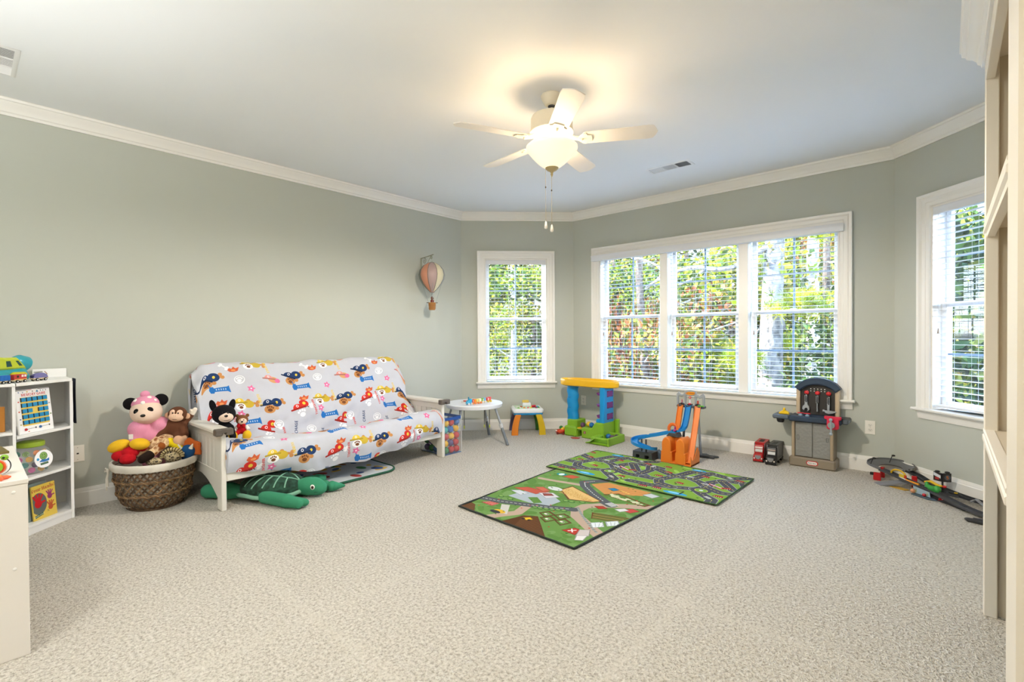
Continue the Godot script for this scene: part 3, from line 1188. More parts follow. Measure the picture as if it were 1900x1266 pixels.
func foliage(parent: Node3D, kind: String, count: int, clusters: Array, size: float, cols: Array, rr: RandomNumberGenerator) -> void:
	# clusters: [centre, radii]; leaves gather in each cluster
	if leaf_mat == null:
		leaf_mat = StandardMaterial3D.new()
		leaf_mat.albedo_color = Color(0.80, 0.80, 0.80)
		leaf_mat.vertex_color_use_as_albedo = true
		leaf_mat.roughness = 0.75
		leaf_mat.metallic_specular = 0.25
		leaf_mat.backlight_enabled = true
		leaf_mat.backlight = Color(0.45, 0.45, 0.30)
	if not leaf_cache.has(kind):
		leaf_cache[kind] = leaf_mesh(kind)
	var mm := MultiMesh.new()
	mm.transform_format = MultiMesh.TRANSFORM_3D
	mm.use_colors = true
	mm.mesh = leaf_cache[kind]
	mm.instance_count = count
	for i in count:
		var c = clusters[rr.randi() % clusters.size()]
		var d := Vector3(rr.randfn(), rr.randfn(), rr.randfn())
		d = d.normalized() * pow(rr.randf(), 0.45)
		var p: Vector3 = c[0] + d * c[1]
		var b := Basis.from_euler(Vector3(rr.randf_range(-1.2, 1.2), rr.randf() * TAU, rr.randf_range(-1.2, 1.2)))
		if kind == "hang":
			b = Basis.from_euler(Vector3(rr.randf_range(-0.25, 0.25), rr.randf() * TAU, PI + rr.randf_range(-0.3, 0.3)))
		mm.set_instance_transform(i, Transform3D(b.scaled(Vector3.ONE * size * rr.randf_range(0.6, 1.3)), p))
		var col: Color = cols[rr.randi() % cols.size()]
		mm.set_instance_color(i, (col * rr.randf_range(0.75, 1.2)).srgb_to_linear())
	var o := MultiMeshInstance3D.new()
	o.name = "foliage"
	o.multimesh = mm
	o.material_override = leaf_mat
	o.set_meta("kind", "stuff")
	parent.add_child(o, true)

func trunk_path(h: float, lean: Vector2, rr: RandomNumberGenerator, wob := 0.06) -> Array:
	var p := []
	for k in 9:
		var f := k / 8.0
		p.append(Vector3(lean.x * f * h + rr.randfn() * wob * f, h * f, lean.y * f * h + rr.randfn() * wob * f))
	return p

func tree(called: String, label: String, at: Vector3, h: float, r: float, bk: StandardMaterial3D, group := "") -> Node3D:
	var o := thing(called, label, "tree", at, Vector3.ZERO, group)
	var rr := RandomNumberGenerator.new()
	rr.seed = int(absf(at.x * 131.0 + at.z * 977.0)) + 3
	var p := trunk_path(h, Vector2(rr.randf_range(-0.03, 0.03), rr.randf_range(-0.03, 0.03)), rr)
	var rad := []
	for k in 9:
		rad.append(r * (1.0 - 0.55 * k / 8.0) * (1.25 if k == 0 else 1.0))
	part("trunk", MB.new().tube(p, rad, 16), bk, o)
	return o

func bough(o: Node3D, pts: Array, r0: float, r1: float, bk: StandardMaterial3D) -> void:
	var cv := Curve3D.new()
	for k in pts.size():
		var tg: Vector3 = (pts[mini(k + 1, pts.size() - 1)] - pts[maxi(k - 1, 0)]) / 5.0
		cv.add_point(pts[k], -tg, tg)
	var q := []
	var rad := []
	var ln := cv.get_baked_length()
	for k in 15:
		q.append(cv.sample_baked(ln * k / 14.0))
		rad.append(lerpf(r0, r1, k / 14.0))
	part("branch", MB.new().tube(q, rad, 8), bk, o)

func build_outdoors() -> void:
	# ground: a leaf-strewn slope rising behind the house
	var rows := []
	for i in 25:
		var a := PackedVector3Array()
		for j in 29:
			var z := 2.0 - i * 2.0
			var x := -40.0 + j * 2.5
			var y := -2.6 + clampf((-z - 8.0) / 26.0, 0.0, 1.0) * 11.0 + sin(x * 0.7 + z * 0.9) * 0.15
			a.append(Vector3(x, y, z - 3.6))
		rows.append(a)
	var gm := StandardMaterial3D.new()
	gm.albedo_texture = noise_tex(512, 0.05, 1, 3, false, ramp([c8(30, 32, 18), c8(74, 70, 40), c8(120, 108, 60)], [0.2, 0.55, 0.9]))
	gm.roughness = 1.0
	gm.uv1_triplanar = true
	gm.uv1_world_triplanar = true
	gm.uv1_scale = Vector3.ONE * 0.35
	struct("ground", MB.new().grid(rows, false, false, null, 1.0), gm, "leaf-strewn woodland slope outside the windows")
	var grey := bark(150, 146, 142)
	var pale := bark(196, 188, 176)
	var brown := bark(104, 88, 74)
	var yg := [c8(186, 190, 40), c8(158, 176, 36), c8(208, 198, 52), c8(134, 156, 34), c8(112, 136, 34)]
	var dg := [c8(46, 74, 30), c8(34, 60, 26), c8(70, 98, 36), c8(98, 122, 44)]
	var mixc := [c8(146, 150, 50), c8(186, 160, 60), c8(96, 116, 44), c8(190, 172, 84), c8(72, 90, 38)]
	var rust := [c8(172, 98, 54), c8(192, 122, 70), c8(142, 78, 42), c8(120, 116, 46)]
	var rr := RandomNumberGenerator.new()
	rr.seed = 11
	# big grey trunk and the pale one beside it
	var t1 := tree("tree", "thick grey-barked tree trunk seen close behind the triple window", Vector3(2.33, -2.4, -4.6), 7.5, 0.235, grey)
	foliage(t1, "needles", 260, [[Vector3(0.55, 4.05, 0.3), Vector3(0.55, 0.22, 0.3)], [Vector3(-0.2, 3.2, 0.5), Vector3(0.3, 0.2, 0.2)], [Vector3(0.9, 5.4, 0.2), Vector3(0.5, 0.4, 0.4)]], 0.17, yg, rr)
	bough(t1, [Vector3(0, 5.0, 0), Vector3(-0.5, 4.7, 0.2), Vector3(-1.2, 4.75, 0.3), Vector3(-2.0, 4.5, 0.2)], 0.05, 0.02, grey)
	var t2 := tree("tree", "pale mottled tree trunk just beyond the thick grey one", Vector3(2.62, -2.4, -6.2), 8.0, 0.15, pale)
	foliage(t2, "leaf", 900, [[Vector3(0.25, 2.6, 1.6), Vector3(0.8, 0.8, 0.4)], [Vector3(0.55, 3.4, 1.5), Vector3(0.5, 0.5, 0.4)]], 0.11, dg + [c8(150, 170, 90)], rr)
	# leaning grey tree with bare spreading boughs in the middle panes
	var t3 := tree("tree", "grey tree with bare boughs arching across the middle panes", Vector3(1.9, -2.4, -7.6), 7.0, 0.12, grey)
	for b in [[3.2, 4.3, 4.9], [4.1, 4.6, 5.4], [2.6, 3.1, 3.2], [4.6, 5.6, 5.9]]:
		bough(t3, [Vector3(0, b[2], 0.1), Vector3(-0.8, b[1] + 0.1, 0.5), Vector3(-1.6, b[0] + 0.3, 0.7), Vector3(-2.6, b[0], 0.8)], 0.055, 0.022, pale)
	foliage(t3, "needles", 420, [[Vector3(-1.1, 3.25, 1.0), Vector3(0.5, 0.25, 0.4)], [Vector3(-0.5, 5.3, 0.6), Vector3(0.9, 0.35, 0.4)], [Vector3(-0.6, 2.6, 0.9), Vector3(0.5, 0.3, 0.3)], [Vector3(0.4, 3.3, 0.6), Vector3(0.5, 0.3, 0.3)]], 0.19, yg, rr)
	# rusty hanging foliage seen in the left panes
	var t4 := tree("tree", "tree with rust-brown hanging leaves outside the window behind the ball tower", Vector3(-1.3, -2.4, -6.4), 6.5, 0.10, brown)
	foliage(t4, "hang", 3800, [[Vector3(0.0, 3.2, 0.3), Vector3(0.9, 1.0, 0.6)], [Vector3(0.7, 2.4, 0.5), Vector3(0.7, 0.9, 0.5)], [Vector3(-0.5, 4.2, 0.2), Vector3(0.8, 0.8, 0.6)], [Vector3(0.8, 3.9, 0.4), Vector3(0.6, 0.6, 0.5)]], 0.13, rust + [c8(110, 140, 62)], rr)
	foliage(t4, "leaf", 2400, [[Vector3(0.5, 4.8, 0.2), Vector3(1.4, 0.7, 0.6)], [Vector3(0.2, 2.0, 0.8), Vector3(1.4, 0.7, 0.6)]], 0.09, dg + yg, rr)
	# glossy evergreen close to the window by the bookcase
	var t5 := tree("tree", "glossy broad-leaved evergreen close outside the window by the bookcase", Vector3(5.2, -2.4, -3.6), 6.0, 0.09, brown)
	foliage(t5, "leaf", 1900, [[Vector3(-0.4, 3.2, 0.5), Vector3(0.9, 1.2, 0.5)], [Vector3(-0.5, 4.4, 0.2), Vector3(1.0, 0.8, 0.6)], [Vector3(0.0, 2.4, 0.6), Vector3(0.8, 0.7, 0.4)]], 0.17, dg + [c8(52, 78, 40), c8(170, 176, 84)], rr)
	# woods beyond
	var gcols := [mixc, dg + yg, mixc + rust, yg + mixc]
	var n := 0
	var kinds := ["olive green tree", "dark green tree", "rusty autumn tree", "yellow green tree"]
	var rowname := ["front", "fourth", "second", "rearmost", "third"]
	var pane := func(an: float) -> String:
		if an < -41.0: return "the narrow window's left half"
		if an < -35.0: return "the narrow window's right half"
		if an < -28.0: return "the triple window's outer left panes"
		if an < -24.0: return "the triple window's inner left panes"
		if an < -20.0: return "the middle panes, left half"
		if an < -16.0: return "the middle panes, right half"
		if an < -11.0: return "the right panes beside the middle"
		if an < -4.0: return "the triple window's outer right panes"
		return "the window by the bookcase"
	for i in 26:
		var f := i / 25.0
		var dist := 11.0 + (i * 7 % 5) * 2.6
		var an := lerpf(-48.0, 6.0, f)
		if an < -36.0:
			dist += 4.0
		var p := Vector3(4.57 + sin(deg_to_rad(an)) * dist, -2.0, 4.17 - cos(deg_to_rad(an)) * dist)
		if p.z > -4.5 and p.x > -1.5:
			p.z -= 4.0
		var kk := n % 4
		var tr := tree("tree", "%s in the woods, %s row, through %s" % [kinds[kk], rowname[i * 7 % 5], pane.call(an)], p, 9.0, rr.randf_range(0.07, 0.14), [brown, grey, brown, pale][kk], "trees of the woods beyond the windows")
		var cl := []
		for q in 9:
			cl.append([Vector3(rr.randfn() * 1.1, rr.randf_range(0.4, 2.6 + 0.22 * dist), rr.randfn() * 0.9), Vector3(1.0, 0.55, 0.9)])
		foliage(tr, "leaf", 4200, cl, 0.14, gcols[kk], rr)
		for q in 3:
			var y := rr.randf_range(2.0, 5.5)
			bough(tr, [Vector3(0, y, 0), Vector3(rr.randfn() * 0.5, y + 0.4, 0.3), Vector3(rr.randfn() * 1.2, y + rr.randf_range(0.2, 1.2), 0.5)], 0.03, 0.01, pale)
		n += 1
	for i in 9:
		var an := -52.0 + i * 7.0
		var p := Vector3(4.57 + sin(deg_to_rad(an)) * 24.0, -0.4, 4.17 - cos(deg_to_rad(an)) * 24.0)
		var tr := tree("tree", "far shaded tree closing the woods, through %s" % pane.call(an), p, 9.0, 0.15, brown, "far trees closing the woods")
		var cl := []
		for q in 10:
			cl.append([Vector3(rr.randfn() * 1.8, rr.randf_range(0.0, 7.0), rr.randfn() * 0.8), Vector3(1.9, 1.0, 1.2)])
		foliage(tr, "leaf", 3800, cl, 0.26, dg + dg + [c8(72, 90, 38), c8(120, 110, 50)], rr)
# ---------------------------------------------------------------- built-in bookcase and the alcove wall beside it
func build_bookcase() -> void:
	var xf := 4.688
	var z0 := 1.290
	var paint := mat(c8(233, 226, 212), 0.4)
	var inner := mat(c8(206, 194, 172), 0.6)
	var o := thing("bookcase", "tall built-in cream bookcase with open shelves beside the window", "bookcase", Vector3(0, 0, 0))
	part("side_panel", MB.new().bx(Vector3(xf + 0.038, 0, z0), Vector3(XR, 2.33, z0 + 0.020)), inner, o)
	part("stile", MB.new().bx(Vector3(xf, 0, z0 - 0.004), Vector3(xf + 0.042, 2.33, z0 + 0.050), 0.003), paint, o)
	part("back_panel", MB.new().bx(Vector3(XR - 0.02, 0, z0), Vector3(XR, 2.33, 2.40)), inner, o)
	part("side_panel", MB.new().bx(Vector3(xf + 0.038, 0, 2.386), Vector3(XR, 2.33, 2.40)), inner, o)
	part("stile", MB.new().bx(Vector3(xf, 0, 2.370), Vector3(xf + 0.042, 2.33, 2.640), 0.003), paint, o)
	part("top_panel", MB.new().bx(Vector3(xf + 0.04, 2.33, z0), Vector3(XR, 2.35, 2.64)), paint, o)
	part("header", MB.new().bx(Vector3(xf, 2.238, z0 + 0.05), Vector3(xf + 0.03, 2.34, 2.37), 0.002), paint, o)
	for y in [0.782, 1.650]:
		var s := part("shelf", MB.new().bx(Vector3(xf + 0.03, y - 0.028, z0 + 0.02), Vector3(XR - 0.02, y, 2.386)), inner, o)
		var pr := [Vector2(0.03, y - 0.064), Vector2(0.006, y - 0.064), Vector2(0.004, y - 0.050), Vector2(-0.004, y - 0.044), Vector2(-0.004, y - 0.026), Vector2(0.002, y - 0.020), Vector2(-0.002, y - 0.012), Vector2(-0.002, y - 0.002), Vector2(0.002, y + 0.002), Vector2(0.03, y + 0.002)]
		part("nosing", MB.new().sweep(pr, [Vector3(xf, 0, z0 + 0.0), Vector3(xf, 0, 2.37)], [Vector3.RIGHT, Vector3.RIGHT], [Vector3.UP, Vector3.UP]), paint, s)
	var cr := [Vector2(0, 2.315), Vector2(-0.010, 2.315), Vector2(-0.012, 2.326), Vector2(-0.022, 2.332), Vector2(-0.026, 2.346), Vector2(-0.038, 2.358), Vector2(-0.056, 2.366), Vector2(-0.060, 2.376), Vector2(-0.072, 2.382), Vector2(-0.074, 2.398), Vector2(-0.080, 2.402), Vector2(0, 2.402)]
	part("crown", MB.new().sweep(cr, [Vector3(xf, 0, z0 - 0.012), Vector3(xf, 0, 2.64)], [Vector3.RIGHT, Vector3.RIGHT], [Vector3.UP, Vector3.UP]), M.trim, o)
	struct("wall_alcove", MB.new().bx(Vector3(xf - 0.002, 0, 2.645), Vector3(XR + 0.02, CEIL, ZR)), M.pier, "tan wall face just beyond the near end of the bookcase")
	# tote in the bottom bay
	var t := thing("storage_tub", "grey-blue plastic tub edge showing in the bottom bay of the bookcase", "tub", Vector3(4.955, 0, 1.93))
	var gm := plas(150, 160, 168, 0.4)
	var tub := MB.new()
	var rows := []
	for q in [[0.0, 0.15], [0.0, 0.175], [0.02, 0.20], [0.30, 0.255], [0.43, 0.270], [0.455, 0.285], [0.470, 0.292], [0.470, 0.280], [0.43, 0.255], [0.05, 0.18]]:
		var a := PackedVector3Array()
		for k in 40:
			var an := TAU * k / 40.0
			var c := cos(an)
			var s := sin(an)
			var r: float = q[1] / pow(pow(absf(c), 3.5) + pow(absf(s), 3.5), 1.0 / 3.5)
			a.append(Vector3(c * r * 0.95, q[0], s * r))
		rows.append(a)
	tub.grid(rows, false, true)
	tub.bx(Vector3(-0.12, 0.0, -0.12), Vector3(0.12, 0.03, 0.12))
	part("body", tub, gm, t)
	t.scale = Vector3(0.80, 1.0, 0.80)

# ---------------------------------------------------------------- futon
func arm_side(o: Node3D, z: float, dir: float, wm: Material, inner_panel: bool) -> void:
	# z: outer face of the arm; the boards run inwards (dir = -1 for the arm at large z)
	var zi := z + dir * 0.032
	var lo := minf(z, zi)
	var hi := maxf(z, zi)
	part("leg", MB.new().bx(Vector3(0.800, 0, lo), Vector3(0.885, 0.532, hi), 0.004), wm, o)
	part("leg", MB.new().bx(Vector3(0.060, 0, lo), Vector3(0.140, 0.532, hi), 0.004), wm, o)
	var arch := [Vector2(0.14, 0.262), Vector2(0.80, 0.262)]
	for k in 17:
		var x := 0.80 - 0.66 * k / 16.0
		var f := (x - 0.43) / 0.33
		arch.append(Vector2(x, 0.192 - 0.095 * pow(absf(f), 1.8)))
	part("arched_rail", MB.new().ext(arch, lo + 0.002, hi - 0.002, 0.002), wm, o)
	part("top_rail", MB.new().bx(Vector3(0.14, 0.475, lo + 0.001), Vector3(0.80, 0.532, hi - 0.001), 0.002), wm, o)
	for k in 8:
		var x := 0.14 + 0.0825 * k
		part("plank", MB.new().bx(Vector3(x + 0.002, 0.255, (lo + hi) / 2.0 - 0.008), Vector3(x + 0.0805, 0.480, (lo + hi) / 2.0 + 0.009), 0.006), wm, o)
	var zc := (lo + hi) / 2.0 - dir * 0.004
	part("armrest", MB.new().bx(Vector3(-0.0 + 0.03, 0.534, zc - 0.052), Vector3(0.872, 0.562, zc + 0.052), 0.006), wm, o)
	var cap := mat(c8(92, 84, 76), 0.45)
	var cm := MB.new()
	cm.bx(Vector3(0.870, 0.522, zc - 0.056), Vector3(0.925, 0.568, zc - 0.010), 0.006)
	cm.bx(Vector3(0.870, 0.522, zc + 0.010), Vector3(0.925, 0.568, zc + 0.056), 0.006)
	cm.bx(Vector3(0.885, 0.540, zc - 0.02), Vector3(0.925, 0.570, zc + 0.02), 0.005)
	part("arm_cap", cm, cap, o, "dark grey plastic cap on the armrest end")

func blanket_texture() -> ImageTexture:
	var W := 1408
	var H := 1936
	var k := Ink.new(W, H, c8(196, 198, 206))
	var r := RandomNumberGenerator.new()
	r.seed = 21
	for i in 5200:
		var g := r.randf_range(-0.035, 0.035)
		var y := r.randf() * H
		var x := r.randf() * W
		k.rect(x, y, r.randf_range(2, 26), 2, Color(0.768 + g, 0.776 + g, 0.808 + g))
	var red := c8(206, 52, 44)
	var navy := c8(40, 62, 104)
	var tan := c8(196, 138, 82)
	var brown := c8(118, 72, 44)
	var white := c8(240, 240, 242)
	var blue := c8(42, 112, 186)
	var yel := c8(228, 196, 70)
	var pink := c8(224, 112, 158)
	var ink := c8(40, 38, 44)
	var bone := func(c: Vector2, s: float, col: Color, rot: float) -> void:
		k.line([c + Vector2(-s, 0).rotated(rot), c + Vector2(s, 0).rotated(rot)], s * 0.55, col)
		for e in [-1.0, 1.0]:
			for f in [-0.42, 0.42]:
				k.oval(c + Vector2(s * e * 1.12, s * f).rotated(rot), Vector2(s * 0.46, s * 0.42), col)
	var paw := func(c: Vector2, s: float, col: Color, rot: float) -> void:
		k.oval(c + Vector2(0, s * 0.3).rotated(rot), Vector2(s * 0.62, s * 0.50), col, rot)
		for e in 4:
			var a := -2.45 + e * 0.58
			k.oval(c + Vector2(cos(a) * s * 0.92, sin(a) * s * 0.82 + s * 0.15).rotated(rot), Vector2(s * 0.22, s * 0.28), col, rot)
	var hat := func(c: Vector2, s: float, col: Color, rot: float) -> void:
		var p := []
		for e in 15:
			var a := PI + PI * e / 14.0
			p.append(c + Vector2(cos(a) * s, sin(a) * s * 0.95).rotated(rot))
		k.poly(p, col)
		k.line([c + Vector2(-s * 1.35, s * 0.06).rotated(rot), c + Vector2(s * 1.5, s * 0.10).rotated(rot)], s * 0.34, col.darkened(0.25))
		k.oval(c + Vector2(0, -s * 0.48).rotated(rot), Vector2(s * 0.26, s * 0.28), white, rot)
		k.oval(c + Vector2(0, -s * 0.48).rotated(rot), Vector2(s * 0.15, s * 0.16), col, rot)
	# red helmets with white and red shapes
	for q in [[210, 300, -0.25, 0], [1010, 640, 0.30, 1]]:
		var c := Vector2(q[0], q[1])
		bone.call(c + Vector2(190, -70), 70.0, white, 0.5)
		k.oval(c + Vector2(120, -90), Vector2(88, 66), red, 0.4)
		k.oval(c + Vector2(120, -90), Vector2(30, 30), yel)
		paw.call(c + Vector2(60, 96), 84.0, white, -0.3)
		for e in 5:
			k.oval(c + Vector2(r.randf_range(120, 240), r.randf_range(-120, 0)), Vector2(8, 9), ink)
		hat.call(c, 92.0, red, q[2])
	# navy caps with tan and brown shapes
	for q in [[1090, 190, -0.12], [560, 1010, 0.10], [150, 1590, 0.35]]:
		var c := Vector2(q[0], q[1])
		bone.call(c + Vector2(200, 10), 74.0, tan, -0.6)
		k.oval(c + Vector2(150, -20), Vector2(92, 74), navy, 0.3)
		k.oval(c + Vector2(150, -20), Vector2(22, 24), yel)
		k.oval(c + Vector2(30, 92), Vector2(92, 76), tan)
		paw.call(c + Vector2(34, 90), 62.0, brown, 0.2)
		hat.call(c, 86.0, navy, q[2])
	# yellow hard hats
	for q in [[640, 120, 0.0], [860, 1320, -0.2]]:
		var c := Vector2(q[0], q[1])
		bone.call(c + Vector2(210, 30), 70.0, tan, 0.25)
		k.oval(c + Vector2(140, 40), Vector2(90, 66), yel.darkened(0.12), 0.2)
		k.oval(c + Vector2(10, 80), Vector2(84, 64), white)
		paw.call(c + Vector2(14, 78), 52.0, brown, 0.0)
		hat.call(c, 78.0, yel, q[2])
	# pink shapes
	for q in [[200, 1180], [1180, 1640]]:
		var c := Vector2(q[0], q[1])
		k.oval(c + Vector2(80, 30), Vector2(96, 60), c8(214, 160, 112), 0.3)
		k.oval(c + Vector2(150, 50), Vector2(50, 44), pink)
		hat.call(c, 74.0, c8(226, 146, 138), 0.1)
	# tower
	for q in [[760, 470], [330, 1800]]:
		var c := Vector2(q[0], q[1])
		k.poly([c + Vector2(-110, -60), c + Vector2(-60, -60), c + Vector2(-50, -30), c + Vector2(150, -44), c + Vector2(180, -64), c + Vector2(200, 70), c + Vector2(150, 40), c + Vector2(-50, 40), c + Vector2(-60, 66), c + Vector2(-110, 60), c + Vector2(-128, 0)], blue)
		for e in 5:
			k.rect(c.x - 30 + e * 36, c.y - 14, 16, 30, c8(180, 200, 224))
		k.line([c + Vector2(-120, -96), c + Vector2(-96, -40)], 14, blue)
	# paw shields
	for q in [[1240, 560], [420, 700], [700, 1640]]:
		var c := Vector2(q[0], q[1])
		k.oval(c, Vector2(86, 74), white)
		k.oval(c + Vector2(0, -6), Vector2(72, 58), c8(196, 198, 206))
		paw.call(c, 56.0, white, 0.0)
	for q in [[320, 940], [1000, 980], [480, 1380]]:
		bone.call(Vector2(q[0], q[1]), 52.0, white if q[0] > 400 else c8(206, 186, 150), 0.7)
	# flames and stars
	for q in [[360, 90], [620, 1440], [1290, 1240]]:
		var c := Vector2(q[0], q[1])
		k.poly([c + Vector2(-90, 20), c + Vector2(-60, -26), c + Vector2(-20, -8), c + Vector2(10, -52), c + Vector2(40, -12), c + Vector2(96, -30), c + Vector2(70, 40), c + Vector2(0, 60), c + Vector2(-60, 52)], c8(204, 96, 60))
		k.oval(c + Vector2(0, 24), Vector2(36, 20), c8(228, 150, 90))
	for q in [[640, 330], [1130, 1010], [860, 1820]]:
		var p := []
		for e in 10:
			var a := TAU * e / 10.0
			p.append(Vector2(q[0], q[1]) + Vector2(cos(a), sin(a)) * (74.0 if e % 2 == 0 else 40.0))
		k.poly(p, pink)
		k.oval(Vector2(q[0], q[1]), Vector2(16, 16), c8(250, 220, 235))
	# names printed between them
	for q in [["MARSHALL", 520, 300, red, 1.45, 44.0], ["CHASE", 130, 640, navy, -1.5, 56.0], ["RUBBLE", 960, 100, yel, 1.4, 46.0], ["SKYE", 420, 1180, pink, 1.4, 50.0], ["MARSHALL", 1320, 760, red, 1.45, 40.0], ["RUBBLE", 1180, 1420, yel, 1.3, 46.0], ["CHASE", 620, 820, navy, -1.5, 50.0]]:
		k.word(q[0], Vector2(q[1], q[2]), q[5], q[3], q[4])
	return k.tex(2)

func build_futon() -> void:
	var wm := mat(c8(226, 222, 212), 0.4)
	var o := thing("futon", "white wooden futon frame with slatted arms and grey armrest caps", "futon")
	arm_side(o, 3.020, -1.0, wm, false)
	arm_side(o, 1.042, 1.0, wm, true)
	part("front_rail", MB.new().bx(Vector3(0.842, 0.195, 1.074), Vector3(0.868, 0.268, 2.988), 0.004), wm, o)
	part("back_rail", MB.new().bx(Vector3(0.075, 0.195, 1.074), Vector3(0.105, 0.268, 2.988), 0.004), wm, o)
	for k in 9:
		var z := 1.18 + k * 0.21
		part("slat", MB.new().bx(Vector3(0.105, 0.245, z - 0.03), Vector3(0.842, 0.262, z + 0.03), 0.002), wm, o)
	var rb := part("back_frame", MB.new().bx(Vector3(0.07, 0.26, 1.10), Vector3(0.10, 0.62, 2.96), 0.004), wm, o)
	# mattress folded into seat and back; the blanket lies over it
	var noise := FastNoiseLite.new()
	noise.seed = 4
	noise.frequency = 1.0
	noise.fractal_octaves = 2
	var NZ := 150
	var NS := 120
	var rows := []
	var uvs := []
	var mrows := []
	for i in NZ + 1:
		var f := i / float(NZ)
		var z := lerpf(1.086, 2.984, f)
		var sag := pow(sin(PI * clampf((f - 0.02) / 0.96, 0.0, 1.0)), 0.8)
		var e := minf(f, 1.0 - f)               # roundness at both ends
		var rd := 1.0 - pow(clampf(1.0 - e / 0.055, 0.0, 1.0), 2.0)
		var hem := lerpf(0.262, 0.150, smoothstep(0.0, 0.4, f)) if f < 0.45 else lerpf(0.252, 0.150, smoothstep(1.0, 0.62, f))
		var rollx := 0.905 + 0.035 * sag
		var rolly := 0.440 - 0.045 * sag
		var crx := 0.46 - 0.02 * sag
		var cry := 0.385 - 0.05 * sag
		var topy := lerpf(0.900, 0.968, smoothstep(0.0, 1.0, rd)) + 0.006 * sin(f * 9.0)
		var ctl := [Vector2(0.885 + 0.03 * sag, hem), Vector2(rollx + 0.012, lerpf(hem, rolly, 0.5)), Vector2(rollx, rolly - 0.02), Vector2(rollx - 0.06, rolly + 0.028), Vector2(0.72, rolly + 0.018), Vector2(0.56, lerpf(rolly, cry, 0.6)), Vector2(crx, cry), Vector2(crx - 0.05, cry + 0.05), Vector2(0.345, 0.56), Vector2(0.255, 0.78), Vector2(0.205, topy - 0.06), Vector2(0.155, topy), Vector2(0.105, topy - 0.006), Vector2(0.072, topy - 0.06), Vector2(0.060, 0.70), Vector2(0.055, 0.52)]
		var cv := Curve2D.new()
		for k in ctl.size():
			var tg: Vector2 = (ctl[mini(k + 1, ctl.size() - 1)] - ctl[maxi(k - 1, 0)]) / 6.0
			cv.add_point(ctl[k], -tg, tg)
		cv.bake_interval = 0.01
		var ln := cv.get_baked_length()
		var a := PackedVector3Array()
		var b := PackedVector3Array()
		var u := []
		for s in NS + 1:
			var d := ln * s / NS
			var p := cv.sample_baked(d)
			var q := cv.sample_baked(minf(d + 0.01, ln)) - cv.sample_baked(maxf(d - 0.01, 0.0))
			var nn := Vector2(q.y, -q.x).normalized()
			# soft folds: radiating from the crease, drooping towards the right end of the back
			var w := 0.0
			var g := s / float(NS)
			w += noise.get_noise_2d(z * 2.2 + 4.0, g * 5.0) * 0.024
			w += noise.get_noise_2d(z * 5.0, g * 9.0 + 9.0) * 0.012
			if g > 0.30 and g < 0.75:
				var t := (g - 0.30) / 0.45
				var dd := absf(z - lerpf(1.9, 1.35, t)) * 2.2
				w += 0.015 * sin(t * 13.0 + dd * 6.0) * (1.0 - t) * smoothstep(2.2, 0.2, dd)
				w += 0.009 * sin((t + dd * 0.35) * 26.0) * smoothstep(0.75, 0.1, t)
			if g < 0.16:
				w += 0.010 * sin(z * 16.0 + 1.3) * (0.16 - g) / 0.16
			p += nn * w
			var zz := z
			a.append(Vector3(p.x, p.y, zz))
			b.append(Vector3(p.x - nn.x * 0.012, p.y - nn.y * 0.012, zz))
			u.append(Vector2((3.0 - z) / 0.66, (ln - d + 0.10) / 0.907))
		rows.append(a)
		uvs.append(u)
		mrows.append(b)
	# close both ends by drawing the cloth down over the mattress
	var bm := StandardMaterial3D.new()
	bm.albedo_texture = blanket_texture()
	bm.roughness = 0.95
	bm.metallic_specular = 0.2
	bm.rim_enabled = true
	bm.rim = 0.3
	var cloth := MB.new().grid(rows, false, false, uvs)
	for e in [0, NZ]:
		var fl := []
		var fu := []
		for k in 5:
			var a := PackedVector3Array()
			var u := []
			var zz: float = rows[e][0].z + (0.012 * sin(k * 0.8)) * (-1.0 if e == 0 else 1.0)
			for s in NS + 1:
				var p: Vector3 = rows[e][s]
				var c := Vector3(lerpf(p.x, 0.55, 0.0), p.y, zz)
				# towards the middle line of the mattress
				var g := s / float(NS)
				var md := Vector3(0.62, 0.30, zz) if g < 0.48 else Vector3(0.16, clampf(p.y - 0.10, 0.36, 0.8), zz)
				c = c.lerp(md, 0.28 * k / 4.0)
				c.z = zz
				a.append(c)
				u.append(uvs[e][s] + Vector2(0.05 * k, 0.02 * k))
			fl.append(a)
			fu.append(u)
		cloth.grid(fl, false, false, fu)
	single("throw_blanket", cloth, bm, "pale grey blanket printed with hats, paws, bones and names, covering the futon", "blanket")
# ---------------------------------------------------------------- basket of soft toys, soft toys on and under the futon
func bsk(an: float, y: float, grow := 0.0) -> Vector3:
	var f := clampf(y / 0.30, 0.0, 1.1)
	var bulge := sin(clampf(f, 0, 1) * PI * 0.6) * 0.018
	var foot := smoothstep(0.0, 0.22, f) * 0.03 - 0.03
	return Vector3((lerpf(0.215, 0.245, f) + bulge + foot + grow) * cos(an), y, (lerpf(0.190, 0.222, f) + bulge + foot + grow) * sin(an))

